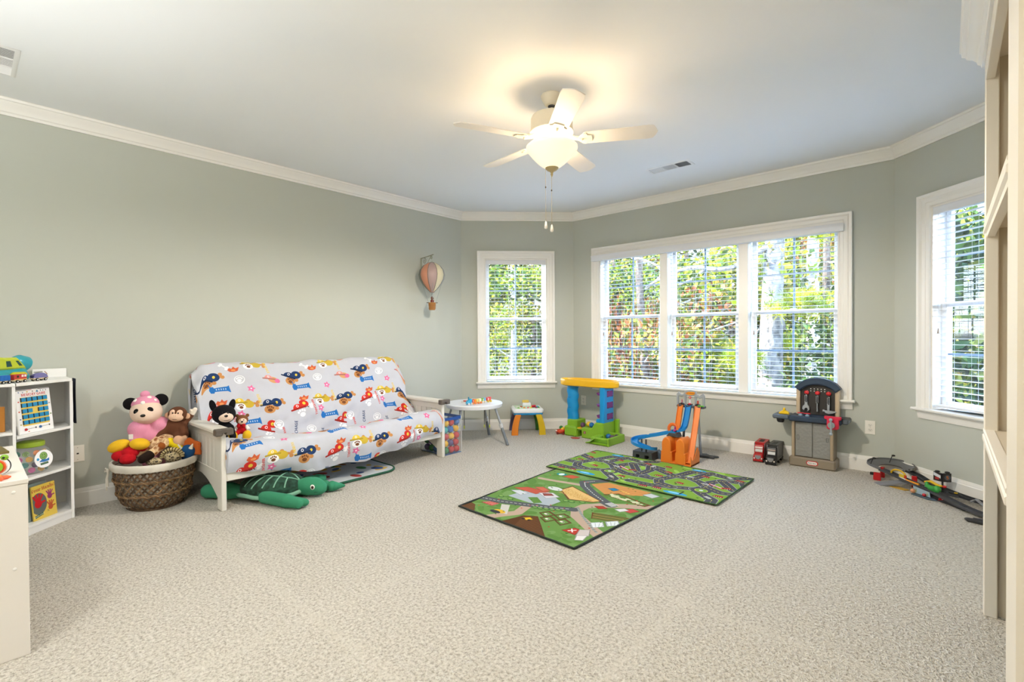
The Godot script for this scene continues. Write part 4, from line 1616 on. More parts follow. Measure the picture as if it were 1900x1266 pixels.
func build_basket() -> void:
	var C := Vector3(0.315, 0, 3.270)
	var o := thing("wicker_basket", "oval dark woven basket with a cream liner, full of soft toys, beside the futon", "basket", C)
	var dk := mat(c8(84, 62, 42), 0.55)
	var md := mat(c8(122, 92, 62), 0.5)
	var lt := mat(c8(160, 128, 90), 0.5)
	var linen := mat(c8(214, 208, 196), 0.9)
	var bands := [[0.012, 0.098], [0.122, 0.196], [0.220, 0.300]]
	for bi in 3:
		for dirn in [1.0, -1.0]:
			for tone in 2:
				var m := MB.new()
				for k in range(tone, 40, 2):
					var a0 := TAU * k / 40.0 + (0.03 if dirn > 0 else 0.0)
					for dbl in [0.0, 0.028]:
						var p := []
						for q in 6:
							var f := q / 5.0
							var off := (0.0035 if dirn > 0 else -0.0035) * cos(f * PI * 4.0 + k)
							p.append(bsk(a0 + dbl + dirn * 0.30 * f, lerpf(bands[bi][0], bands[bi][1], f), off))
						m.tube(p, 0.0032, 5)
				part("weave", m, [dk, md][tone] if dirn > 0 else [dk, lt][tone] if tone == 1 and bi == 1 else [dk, md][tone], o, "", "stuff")
	for y in [0.110, 0.208]:
		for s in 3:
			var p := []
			for k in 145:
				var a := TAU * k / 144.0
				var ph := a * 22.0 + s * TAU / 3.0
				p.append(bsk(a, y + 0.0065 * sin(ph), 0.005 + 0.006 * cos(ph)))
			part("braid", MB.new().tube(p, 0.0042, 6), [md, lt, md][s], o)
	for y in [0.006, 0.296]:
		var p := []
		for k in 73:
			p.append(bsk(TAU * k / 72.0, y, 0.0))
		part("hoop", MB.new().tube(p, 0.009, 8), dk, o)
	var rows := []
	var lr := RandomNumberGenerator.new()
	lr.seed = 3
	for q in [[0.280, 0.010], [0.284, 0.0125], [0.298, 0.014], [0.312, 0.013], [0.326, 0.008], [0.330, 0.0], [0.326, -0.006], [0.30, -0.008], [0.10, -0.008], [0.02, -0.008]]:
		var a := PackedVector3Array()
		for k in 96:
			var an := TAU * k / 96.0
			var w := (0.004 * sin(an * 9.0) + 0.003 * sin(an * 23.0 + 1.0)) if q[1] > 0.0 else 0.0
			a.append(bsk(an, q[0] + (w * 2.2 if q[0] < 0.28 and q[1] > 0 else 0.0), q[1] + absf(w)))
		rows.append(a)
	var lm := MB.new().grid(rows, false, true)
	var bot := PackedVector3Array()
	lm.disc(Vector3(0, 0.03, 0), 0.20, Vector3.UP, 32, 0.18)
	part("liner", lm, linen, o, "cream cloth liner folded over the rim")
	var tp := bsk(PI * 0.42, 0.285, 0.018)
	var tm := MB.new()
	tp = bsk(PI * 0.52, 0.285, 0.02)
	tm.tube([tp, tp + Vector3(0.03, 0.012, 0.012), tp + Vector3(0.045, -0.012, 0.012), tp + Vector3(0.006, -0.006, 0.006)], [0.004, 0.007, 0.007, 0.004], 8)
	tm.tube([tp, tp + Vector3(-0.03, 0.010, 0.012), tp + Vector3(-0.045, -0.014, 0.012), tp + Vector3(-0.006, -0.006, 0.006)], [0.004, 0.007, 0.007, 0.004], 8)
	tm.tube([tp, tp + Vector3(0.012, -0.05, 0.012), tp + Vector3(0.02, -0.105, 0.010)], [0.005, 0.007, 0.006], 8, false, Vector2(1, 0.4))
	tm.tube([tp, tp + Vector3(-0.012, -0.06, 0.012), tp + Vector3(-0.016, -0.140, 0.010)], [0.005, 0.006, 0.005], 8, false, Vector2(1, 0.4))
	part("tie", tm, linen, o, "cream cloth tie knotted at the rim")

	var pink := fuzz(226, 150, 178)
	var pale := fuzz(232, 206, 186)
	var black := fuzz(26, 25, 27)
	var white := fuzz(240, 236, 230)
	var brown := fuzz(98, 62, 44)
	var tan := fuzz(222, 178, 146)
	var yellow := fuzz(232, 184, 44)
	var red := fuzz(184, 26, 36)
	var eyem := mat(c8(18, 16, 16), 0.15)
	# big pink-dressed panda at the back: a plain toy of the same size and colours
	var p := thing("plush_panda", "large plush panda in pink sitting at the back of the basket", "soft toy", Vector3(0.225, 0.440, 3.272), Vector3(0, 66, 6))
	part("body", MB.new().blob([[Vector3(0, -0.13, 0), Vector3(0.075, 0.10, 0.085), Basis.IDENTITY], [Vector3(-0.055, 0.10, 0.02), Vector3(0.070, 0.065, 0.070), Basis.IDENTITY], [Vector3(0.065, 0.10, 0.0), Vector3(0.062, 0.065, 0.065), Basis.IDENTITY], [Vector3(-0.06, 0.10, 0.03), Vector3(-0.085, -0.02, 0.07), 0.045, 0.040], [Vector3(0, 0.03, 0), Vector3(0.09, 0.08, 0.08), Basis.IDENTITY]], 0.008, 0.02), pink, p)
	var hd := part("head", MB.new().blob([[Vector3(0, 0.215, 0.02), Vector3(0.098, 0.092, 0.086), Basis.IDENTITY], [Vector3(0.0, 0.185, 0.085), Vector3(0.044, 0.034, 0.034), Basis.IDENTITY]], 0.007, 0.03), pale, p)
	for s in [-1.0, 1.0]:
		part("ear", MB.new().ell(Vector3(0.092 * s, 0.285, -0.005), Vector3(0.046, 0.044, 0.022)), black, p)
		part("eye_patch", MB.new().ell(Vector3(0.040 * s, 0.228, 0.089), Vector3(0.021, 0.025, 0.010), Basis.from_euler(Vector3(0, 0.35 * s, 0.4 * s))), black, hd)
		part("eye", MB.new().ell(Vector3(0.040 * s, 0.231, 0.098), Vector3(0.006, 0.007, 0.005)), eyem, hd)
	part("nose", MB.new().ell(Vector3(0, 0.200, 0.120), Vector3(0.016, 0.011, 0.010)), eyem, hd)
	var cap := MB.new()
	cap.ell(Vector3(0, 0.268, 0.0), Vector3(0.088, 0.062, 0.080), Basis.from_euler(Vector3(-0.2, 0, 0.0)))
	var ht := part("hat", cap, pink, p)
	for q in [[-0.05, 0.308, 0.045], [0.035, 0.318, 0.040], [0.0, 0.288, 0.077], [0.066, 0.292, 0.035], [-0.072, 0.286, 0.022]]:
		part("dot", MB.new().ell(Vector3(q[0], q[1], q[2]), Vector3(0.014, 0.013, 0.006), Basis.looking_at(Vector3(q[0], q[1] - 0.25, q[2]))), white, ht)
	part("pompom", MB.new().ell(Vector3(0.0, 0.338, -0.01), Vector3(0.030, 0.028, 0.030)), pink, ht)
	# monkey
	p = thing("plush_monkey", "brown plush monkey with a pale face waving one hand in the basket", "soft toy", Vector3(0.285, 0.455, 3.135), Vector3(0, 60, -6))
	part("body", MB.new().blob([[Vector3(0, 0.055, 0), Vector3(0.062, 0.075, 0.058), Basis.IDENTITY], [Vector3(-0.045, 0.09, 0.01), Vector3(-0.095, 0.0, 0.055), 0.034, 0.030], [Vector3(0.045, 0.08, 0.02), Vector3(0.075, 0.035, 0.075), 0.030, 0.028], [Vector3(0.03, 0.02, 0.03), Vector3(0.055, -0.02, 0.10), 0.040, 0.034], [Vector3(0.045, 0.10, -0.01), Vector3(0.085, 0.165, -0.015), 0.022, 0.018]], 0.007, 0.018), brown, p)
	var mh := part("head", MB.new().ell(Vector3(0, 0.165, 0.01), Vector3(0.062, 0.058, 0.055)), brown, p)
	part("face", MB.new().blob([[Vector3(0, 0.150, 0.040), Vector3(0.048, 0.034, 0.034), Basis.IDENTITY], [Vector3(-0.019, 0.182, 0.040), Vector3(0.024, 0.024, 0.024), Basis.IDENTITY], [Vector3(0.019, 0.182, 0.040), Vector3(0.024, 0.024, 0.024), Basis.IDENTITY]], 0.005, 0.01), fuzz(236, 200, 172), mh)
	for s in [-1.0, 1.0]:
		part("ear", MB.new().ell(Vector3(0.062 * s, 0.155, 0.008), Vector3(0.020, 0.022, 0.010)), tan, mh)
		part("eye", MB.new().ell(Vector3(0.017 * s, 0.182, 0.0635), Vector3(0.005, 0.006, 0.004)), eyem, mh)
		part("nostril", MB.new().ell(Vector3(0.005 * s, 0.163, 0.0735), Vector3(0.002, 0.0015, 0.002)), eyem, mh)
	var sm := []
	for k in 9:
		var a := -0.9 + 1.8 * k / 8.0
		sm.append(Vector3(sin(a) * 0.032, 0.153 - cos(a) * 0.016, 0.0745 - absf(sin(a)) * 0.013))
	part("mouth", MB.new().tube(sm, 0.0016, 6), mat(c8(70, 40, 34), 0.8), mh)
	part("hand", MB.new().blob([[Vector3(0.088, 0.172, -0.015), Vector3(0.104, 0.205, -0.012), 0.018, 0.015], [Vector3(0.085, 0.185, -0.008), Vector3(0.078, 0.200, -0.002), 0.009, 0.008]], 0.004, 0.01), fuzz(238, 226, 212), p, "pale raised hand")
	part("hand", MB.new().ell(Vector3(-0.098, -0.008, 0.062), Vector3(0.032, 0.026, 0.030)), tan, p)
	part("foot", MB.new().blob([[Vector3(0.055, -0.012, 0.115), Vector3(0.034, 0.044, 0.022), Basis.from_euler(Vector3(0, 0.3, 0.5))], [Vector3(0.088, 0.012, 0.108), Vector3(0.017, 0.020, 0.015), Basis.IDENTITY]], 0.005, 0.012), tan, p)
	# upside-down red and yellow toy
	p = thing("plush_toy", "red soft toy with round yellow feet lying in the basket's left side", "soft toy", Vector3(0.345, 0.375, 3.405), Vector3(0, 58, 0))
	part("body", MB.new().blob([[Vector3(-0.055, 0.005, 0.02), Vector3(0.058, 0.040, 0.050), Basis.IDENTITY], [Vector3(0.0, 0.025, 0.03), Vector3(0.052, 0.040, 0.045), Basis.IDENTITY], [Vector3(0.0, -0.012, 0.07), Vector3(0.048, 0.034, 0.04), Basis.IDENTITY], [Vector3(0.03, 0.05, -0.02), Vector3(0.06, 0.05, 0.05), Basis.IDENTITY]], 0.007, 0.006), red, p)
	part("foot", MB.new().ell(Vector3(-0.075, 0.070, 0.01), Vector3(0.068, 0.042, 0.044), Basis.from_euler(Vector3(0, 0, 0.35))), yellow, p, "round yellow foot")
	part("foot", MB.new().ell(Vector3(0.055, 0.080, 0.03), Vector3(0.060, 0.040, 0.044), Basis.from_euler(Vector3(0, 0, -0.1))), yellow, p, "round yellow foot")
	part("label_tag", MB.new().box(Vector3(-0.008, 0.128, 0.0), Vector3(0.026, 0.034, 0.001)), mat(c8(236, 234, 232), 0.8), p)
	# giraffe lying with its legs out
	var gir := StandardMaterial3D.new()
	var gf := FastNoiseLite.new()
	gf.noise_type = FastNoiseLite.TYPE_CELLULAR
	gf.cellular_return_type = FastNoiseLite.RETURN_DISTANCE2_SUB
	gf.frequency = 0.022
	gf.fractal_type = FastNoiseLite.FRACTAL_NONE
	var gt := NoiseTexture2D.new()
	gt.width = 256; gt.height = 256; gt.seamless = true; gt.noise = gf
	gt.color_ramp = ramp([c8(226, 200, 158), c8(222, 192, 150), c8(150, 88, 44), c8(120, 66, 34)], [0.0, 0.20, 0.30, 0.9])
	gir.albedo_texture = gt
	gir.roughness = 0.95
	gir.uv1_triplanar = true
	gir.uv1_scale = Vector3.ONE * 6.0
	p = thing("plush_giraffe", "patched plush giraffe lying with two dark-hoofed legs over the basket rim", "soft toy", Vector3(0.315, 0.39, 3.245), Vector3(0, 58, 0))
	part("body", MB.new().blob([[Vector3(0.02, 0.04, -0.02), Vector3(0.075, 0.052, 0.07), Basis.from_euler(Vector3(0, 0, 0.4))], [Vector3(0.0, 0.055, 0.03), Vector3(-0.115, -0.012, 0.135), 0.033, 0.030], [Vector3(0.055, 0.045, 0.04), Vector3(-0.005, -0.015, 0.150), 0.030, 0.029]], 0.007, 0.012), gir, p)
	part("hoof", MB.new().blob([[Vector3(-0.112, -0.010, 0.132), Vector3(-0.150, -0.034, 0.165), 0.0325, 0.030]], 0.006, 0.01), fuzz(40, 30, 26), p, "dark hoof")
	part("hoof", MB.new().blob([[Vector3(-0.004, -0.014, 0.148), Vector3(-0.034, -0.034, 0.180), 0.0315, 0.029]], 0.006, 0.01), fuzz(40, 30, 26), p, "dark hoof")
	part("mane", MB.new().ell(Vector3(0.045, 0.030, 0.085), Vector3(0.024, 0.026, 0.03)), fuzz(150, 84, 40), p)
	# spotted cat plush
	var leo := StandardMaterial3D.new()
	var lt2 := gt.duplicate()
	lt2.color_ramp = ramp([c8(206, 190, 150), c8(200, 180, 140), c8(52, 46, 44), c8(36, 32, 32)], [0.0, 0.22, 0.32, 0.9])
	leo.albedo_texture = lt2
	leo.roughness = 0.95
	leo.uv1_triplanar = true
	leo.uv1_scale = Vector3.ONE * 11.0
	p = thing("plush_cat", "spotted plush wild cat curled at the front of the basket", "soft toy", Vector3(0.46, 0.338, 3.215), Vector3(0, 58, 0))
	part("body", MB.new().ell(Vector3(0.02, 0.012, 0.0), Vector3(0.056, 0.046, 0.045)), leo, p)
	part("paw", MB.new().ell(Vector3(-0.085, -0.012, 0.03), Vector3(0.05, 0.028, 0.032)), leo, p)
	var rim := []
	for k in 15:
		var a := -0.15 + 3.5 * k / 14.0
		rim.append(Vector3(0.022 + cos(a) * 0.062, 0.014 + sin(a) * 0.050, 0.022))
	part("ruff", MB.new().tube(rim, 0.013, 10), fuzz(196, 178, 132), p, "pale cream ruff")
	for k in 14:
		var a := -0.1 + 3.4 * k / 13.0
		part("stripe", MB.new().box(Vector3.ZERO, Vector3(0.026, 0.004, 0.028)).at(Vector3.ZERO), fuzz(74, 60, 44), p).transform = Transform3D(Basis(Vector3.BACK, a), Vector3(0.022 + cos(a) * 0.063, 0.014 + sin(a) * 0.051, 0.0225))
	# blue horned dinosaur with an orange frill
	p = thing("plush_dinosaur", "blue plush dinosaur with white horns and an orange frill in the basket", "soft toy", Vector3(0.43, 0.352, 3.088), Vector3(0, 50, 0))
	part("head", MB.new().blob([[Vector3(0, 0.012, 0.02), Vector3(0.048, 0.046, 0.045), Basis.IDENTITY], [Vector3(0, -0.020, 0.035), Vector3(0.036, 0.030, 0.036), Basis.IDENTITY]], 0.006, 0.02), fuzz(34, 78, 128), p)
	part("horn", MB.new().rod(Vector3(-0.034, 0.035, 0.04), Vector3(-0.052, 0.068, 0.045), 0.015, 14, 0.003), fuzz(234, 228, 214), p)
	part("horn", MB.new().rod(Vector3(0.030, 0.035, 0.04), Vector3(0.046, 0.068, 0.045), 0.015, 14, 0.003), fuzz(234, 228, 214), p)
	part("horn", MB.new().ell(Vector3(-0.012, 0.004, 0.066), Vector3(0.014, 0.013, 0.016)), fuzz(234, 228, 214), p)
	var fr := []
	for k in 17:
		var a := -0.5 + (PI + 1.0) * k / 16.0
		var r := 0.082 + 0.008 * cos(k * PI / 2.0)
		fr.append(Vector2(cos(a) * r, 0.02 + sin(a) * r * 0.95))
	fr.append(Vector2(-0.03, -0.02)); fr.append(Vector2(0.03, -0.02))
	part("frill", MB.new().ext(fr, -0.018, 0.016, 0.008), fuzz(198, 98, 44), p, "orange frill")
	single("plush_scarf", MB.new().blob([[Vector3(-0.02, 0.0, 0), Vector3(0.055, -0.05, 0.02), 0.026, 0.022], [Vector3(-0.02, 0, 0), Vector3(-0.055, 0.005, -0.01), 0.026, 0.018]], 0.007, 0.02), fuzz(226, 200, 30), "bright yellow soft piece tucked below the monkey's foot", "soft toy", Vector3(0.385, 0.435, 3.175), Vector3(0, 58, 0))
	# navy bag between basket and futon
	p = thing("navy_bag", "dark navy bag standing between the basket and the futon arm", "bag", Vector3(0.115, 0, 3.056), Vector3(0, 0, 0))
	var prof := [Vector2(-0.085, 0.0), Vector2(0.085, 0.0)]
	for k in 13:
		var a := PI * k / 12.0
		prof.append(Vector2(cos(a) * 0.085, 0.40 + sin(a) * 0.10))
	part("body", MB.new().ext(prof, -0.022, 0.012, 0.010), fuzz(26, 38, 62), p)
	part("front_pocket", MB.new().ext([Vector2(-0.065, 0.03), Vector2(0.065, 0.03), Vector2(0.065, 0.24), Vector2(-0.065, 0.24)], 0.012, 0.020, 0.004), fuzz(22, 24, 32), p)

	# ---- on the futon
	p = thing("plush_dog", "black plush dog with a tan muzzle sitting on the futon's near end", "soft toy", Vector3(0.595, 0.465, 2.905), Vector3(0, 62, 0))
	part("body", MB.new().blob([[Vector3(0, 0.045, 0), Vector3(0.058, 0.060, 0.055), Basis.IDENTITY], [Vector3(-0.045, 0.06, 0.02), Vector3(-0.055, -0.015, 0.05), 0.022, 0.022], [Vector3(0.045, 0.06, 0.02), Vector3(0.065, 0.0, 0.06), 0.022, 0.022]], 0.007, 0.015), fuzz(24, 24, 28), p)
	var dh := part("head", MB.new().blob([[Vector3(0.0, 0.160, 0.015), Vector3(0.078, 0.070, 0.068), Basis.IDENTITY]], 0.007, 0.02), fuzz(24, 24, 28), p)
	part("muzzle", MB.new().blob([[Vector3(0.022, 0.142, 0.062), Vector3(0.048, 0.034, 0.040), Basis.IDENTITY], [Vector3(0.018, 0.172, 0.058), Vector3(0.024, 0.026, 0.018), Basis.IDENTITY]], 0.005, 0.012), pale, dh)
	for s in [-1.0, 1.0]:
		part("ear", MB.new().ell(Vector3(0.062 * s - 0.012, 0.222, -0.005), Vector3(0.022, 0.046, 0.012), Basis.from_euler(Vector3(0, 0, -0.25 * s))), fuzz(24, 24, 28), p)
		part("eye", MB.new().ell(Vector3(0.020 + 0.017 * s, 0.178, 0.076), Vector3(0.006, 0.009, 0.004)), eyem, dh)
	part("nose", MB.new().ell(Vector3(0.030, 0.158, 0.102), Vector3(0.012, 0.009, 0.008)), eyem, dh)
	var mo := []
	for k in 7:
		var a := -1.0 + 2.0 * k / 6.0
		mo.append(Vector3(0.026 + sin(a) * 0.030, 0.137 - cos(a) * 0.012, 0.101 - absf(sin(a)) * 0.013))
	part("mouth", MB.new().tube(mo, 0.0013, 6), mat(c8(60, 36, 30), 0.8), dh)
	p = thing("plush_bear", "small brown plush bear in red with round yellow feet on the futon", "soft toy", Vector3(0.615, 0.462, 2.790), Vector3(0, 58, 0))
	part("body", MB.new().blob([[Vector3(0, 0.04, 0), Vector3(0.034, 0.040, 0.034), Basis.IDENTITY], [Vector3(-0.02, 0.02, 0.02), Vector3(-0.045, 0.0, 0.05), 0.016, 0.018], [Vector3(0.02, 0.02, 0.02), Vector3(0.042, 0.0, 0.05), 0.016, 0.018]], 0.005, 0.012), red, p)
	var bh := part("head", MB.new().ell(Vector3(0, 0.108, 0.008), Vector3(0.042, 0.038, 0.038)), fuzz(124, 82, 54), p)
	part("face", MB.new().ell(Vector3(0.006, 0.102, 0.024), Vector3(0.031, 0.028, 0.028)), pale, bh)
	part("nose", MB.new().ell(Vector3(0.010, 0.100, 0.052), Vector3(0.008, 0.006, 0.005)), eyem, bh)
	for s in [-1.0, 1.0]:
		part("eye", MB.new().ell(Vector3(0.010 + 0.011 * s, 0.113, 0.048), Vector3(0.003, 0.005, 0.003)), eyem, bh)
		part("ear", MB.new().ell(Vector3(0.034 * s, 0.138, -0.006), Vector3(0.013, 0.013, 0.007)), fuzz(124, 82, 54), bh)
		part("scarf_end", MB.new().ell(Vector3(0.016 * s, 0.072, 0.036), Vector3(0.012, 0.020, 0.008), Basis.from_euler(Vector3(0, 0, 0.4 * s))), red, p, "red scarf end")
		part("foot", MB.new().ell(Vector3(0.046 * s, 0.002, 0.070), Vector3(0.030, 0.040, 0.026), Basis.from_euler(Vector3(0.4, 0, -0.25 * s))), yellow, p, "round yellow foot")
		part("arm", MB.new().rod(Vector3(0.028 * s, 0.06, 0.01), Vector3(0.05 * s, 0.035, 0.03), 0.012, 10, 0.013), white, p)

	# ---- turtle half under the futon
	p = thing("plush_turtle", "large green plush sea turtle lying half under the futon", "soft toy", Vector3(0.825, 0, 2.640), Vector3(0, 37.7, 0))
	var gsk := fuzz(62, 138, 104)
	var gsh := StandardMaterial3D.new()
	gsh.albedo_color = c8(44, 92, 72)
	gsh.albedo_texture = noise_tex(128, 0.03, 0, 2, false, ramp([c8(110, 120, 110), c8(255, 255, 255)], [0.3, 0.75]))
	gsh.uv1_triplanar = true
	gsh.uv1_scale = Vector3.ONE * 5.0
	gsh.roughness = 0.9
	gsh.rim_enabled = true
	gsh.rim = 0.4
	var seam := fuzz(128, 176, 152)
	part("shell", MB.new().ell(Vector3(-0.02, 0.075, 0), Vector3(0.235, 0.102, 0.185), Basis.IDENTITY, 40, 24), gsh, p)
	var onsh := func(x: float, z: float) -> Vector3:
		var q := 1.0 - pow((x + 0.02) / 0.235, 2) - pow(z / 0.185, 2)
		return Vector3(x, 0.075 + 0.103 * sqrt(maxf(q, 0.0)), z)
	var paths := [[[-0.20, 0.0], [-0.10, 0.055], [0.02, 0.062], [0.12, 0.045], [0.19, 0.0]], [[-0.20, 0.0], [-0.10, -0.055], [0.02, -0.062], [0.12, -0.045], [0.19, 0.0]]]
	for q in [[-0.10, 0.055, -0.15, 0.14], [0.02, 0.062, 0.0, 0.172], [0.12, 0.045, 0.14, 0.125], [-0.10, -0.055, -0.15, -0.14], [0.02, -0.062, 0.0, -0.172], [0.12, -0.045, 0.14, -0.125], [-0.06, 0.058, -0.06, -0.058], [0.07, 0.055, 0.07, -0.055], [-0.20, 0.0, -0.235, 0.05], [-0.03, 0.06, -0.08, 0.17], [0.07, 0.055, 0.075, 0.155]]:
		paths.append([[q[0], q[1]], [(q[0] + q[2]) / 2, (q[1] + q[3]) / 2], [q[2], q[3]]])
	for q in paths:
		var s := []
		for i in q.size() - 1:
			for f in 6:
				s.append(onsh.call(lerpf(q[i][0], q[i + 1][0], f / 6.0), lerpf(q[i][1], q[i + 1][1], f / 6.0)))
		s.append(onsh.call(q[-1][0], q[-1][1]))
		part("shell_seam", MB.new().tube(s, 0.0055, 8, false, Vector2(1, 0.7)), seam, p)
	var edge := []
	for k in 48:
		var a := TAU * k / 48.0
		edge.append(Vector3(-0.02 + cos(a) * 0.243, 0.052 + 0.004 * sin(a * 7.0), sin(a) * 0.193))
	part("shell_edge", MB.new().tube(edge, 0.014, 10, true, Vector2(1.0, 1.0)), seam, p)
	var th := part("head", MB.new().blob([[Vector3(0.275, 0.078, -0.01), Vector3(0.095, 0.066, 0.070), Basis.IDENTITY], [Vector3(0.335, 0.062, -0.01), Vector3(0.052, 0.044, 0.052), Basis.IDENTITY], [Vector3(0.13, 0.07, 0), Vector3(0.24, 0.075, -0.005), 0.05, 0.055]], 0.008, 0.03), gsk, p)
	for s in [-1.0, 1.0]:
		var ew := part("eye_white", MB.new().ell(Vector3(0.312, 0.088, -0.012 + 0.064 * s), Vector3(0.017, 0.019, 0.009)), mat(c8(245, 240, 236), 0.2), th)
		part("eye", MB.new().ell(Vector3(0.315, 0.088, -0.012 + 0.070 * s), Vector3(0.010, 0.012, 0.007)), mat(c8(58, 30, 22), 0.15), th)
	part("mouth", MB.new().tube([Vector3(0.375, 0.050, 0.01), Vector3(0.358, 0.048, 0.034), Vector3(0.325, 0.050, 0.052)], 0.002, 6), mat(c8(30, 70, 52), 0.9), th)
	part("flipper", MB.new().blob([[Vector3(0.02, 0.05, 0.17), Vector3(0.22, 0.048, 0.235), 0.044, 0.046], [Vector3(0.22, 0.046, 0.235), Vector3(0.315, 0.036, 0.262), 0.042, 0.030], [Vector3(0.26, 0.045, 0.225), Vector3(0.345, 0.036, 0.225), 0.032, 0.026]], 0.008, 0.012), gsk, p)
	part("flipper", MB.new().blob([[Vector3(0.24, 0.045, -0.10), Vector3(0.31, 0.045, -0.115), 0.048, 0.044], [Vector3(0.33, 0.045, -0.12), Vector3(0.03, 0.044, 0.045), Basis.IDENTITY], [Vector3(0.375, 0.042, -0.128), Vector3(0.032, 0.040, 0.04), Basis.IDENTITY], [Vector3(0.40, 0.040, -0.135), Vector3(0.455, 0.036, -0.165), 0.034, 0.012]], 0.008, 0.008), gsk, p)
	part("flipper", MB.new().blob([[Vector3(0.10, 0.05, -0.17), Vector3(0.20, 0.05, -0.27), 0.040, 0.040], [Vector3(0.20, 0.05, -0.27), Vector3(0.225, 0.052, -0.30), 0.036, 0.028]], 0.008, 0.01), gsk, p)
	part("flipper", MB.new().blob([[Vector3(-0.20, 0.055, 0.08), Vector3(-0.30, 0.060, 0.075), 0.045, 0.058], [Vector3(-0.30, 0.060, 0.075), Vector3(-0.46, 0.060, 0.09), 0.058, 0.050]], 0.009, 0.012), gsk, p)
	# printed mat under the futon
	var k := Ink.new(720, 720, c8(206, 212, 216))
	var r := RandomNumberGenerator.new()
	r.seed = 9
	for i in 26:
		var c := Vector2(r.randf_range(60, 660), r.randf_range(60, 660))
		k.oval(c, Vector2(r.randf_range(20, 62), r.randf_range(16, 40)), [c8(170, 50, 46), c8(60, 130, 70), c8(56, 90, 150), c8(160, 104, 60), c8(220, 180, 70)][r.randi() % 5], r.randf() * 3.0)
	var pm := StandardMaterial3D.new()
	pm.albedo_texture = k.tex(2)
	pm.roughness = 0.7
	var o2 := thing("play_pad", "pale printed play pad with a dark green edge lying under the futon", "play mat", Vector3(0.59, 0.0, 1.985))
	var rr := []
	for q in [[1, 1], [-1, 1], [-1, -1], [1, -1]]:
		for f in 9:
			var a: float = PI / 2 * f / 8.0 + (0.0 if q[0] > 0 and q[1] > 0 else PI / 2 if q[1] > 0 else PI if q[0] < 0 else PI * 1.5)
			rr.append(Vector2(q[0] * 0.21 + cos(a) * 0.14, q[1] * 0.24 + sin(a) * 0.14))
	var pad := MB.new()
	pad.x = Transform3D(Basis(Vector3.RIGHT, -PI / 2), Vector3(0, 0, 0))
	pad.ext(rr, 0.002, 0.016, 0.004)
	part("pad", pad, pm, o2)
	var bp := []
	for q in rr:
		bp.append(Vector3(q.x, 0.012, -q.y))
	part("edging", MB.new().tube(bp, 0.010, 8, true), mat(c8(30, 84, 60), 0.8), o2, "dark green cloth edging")
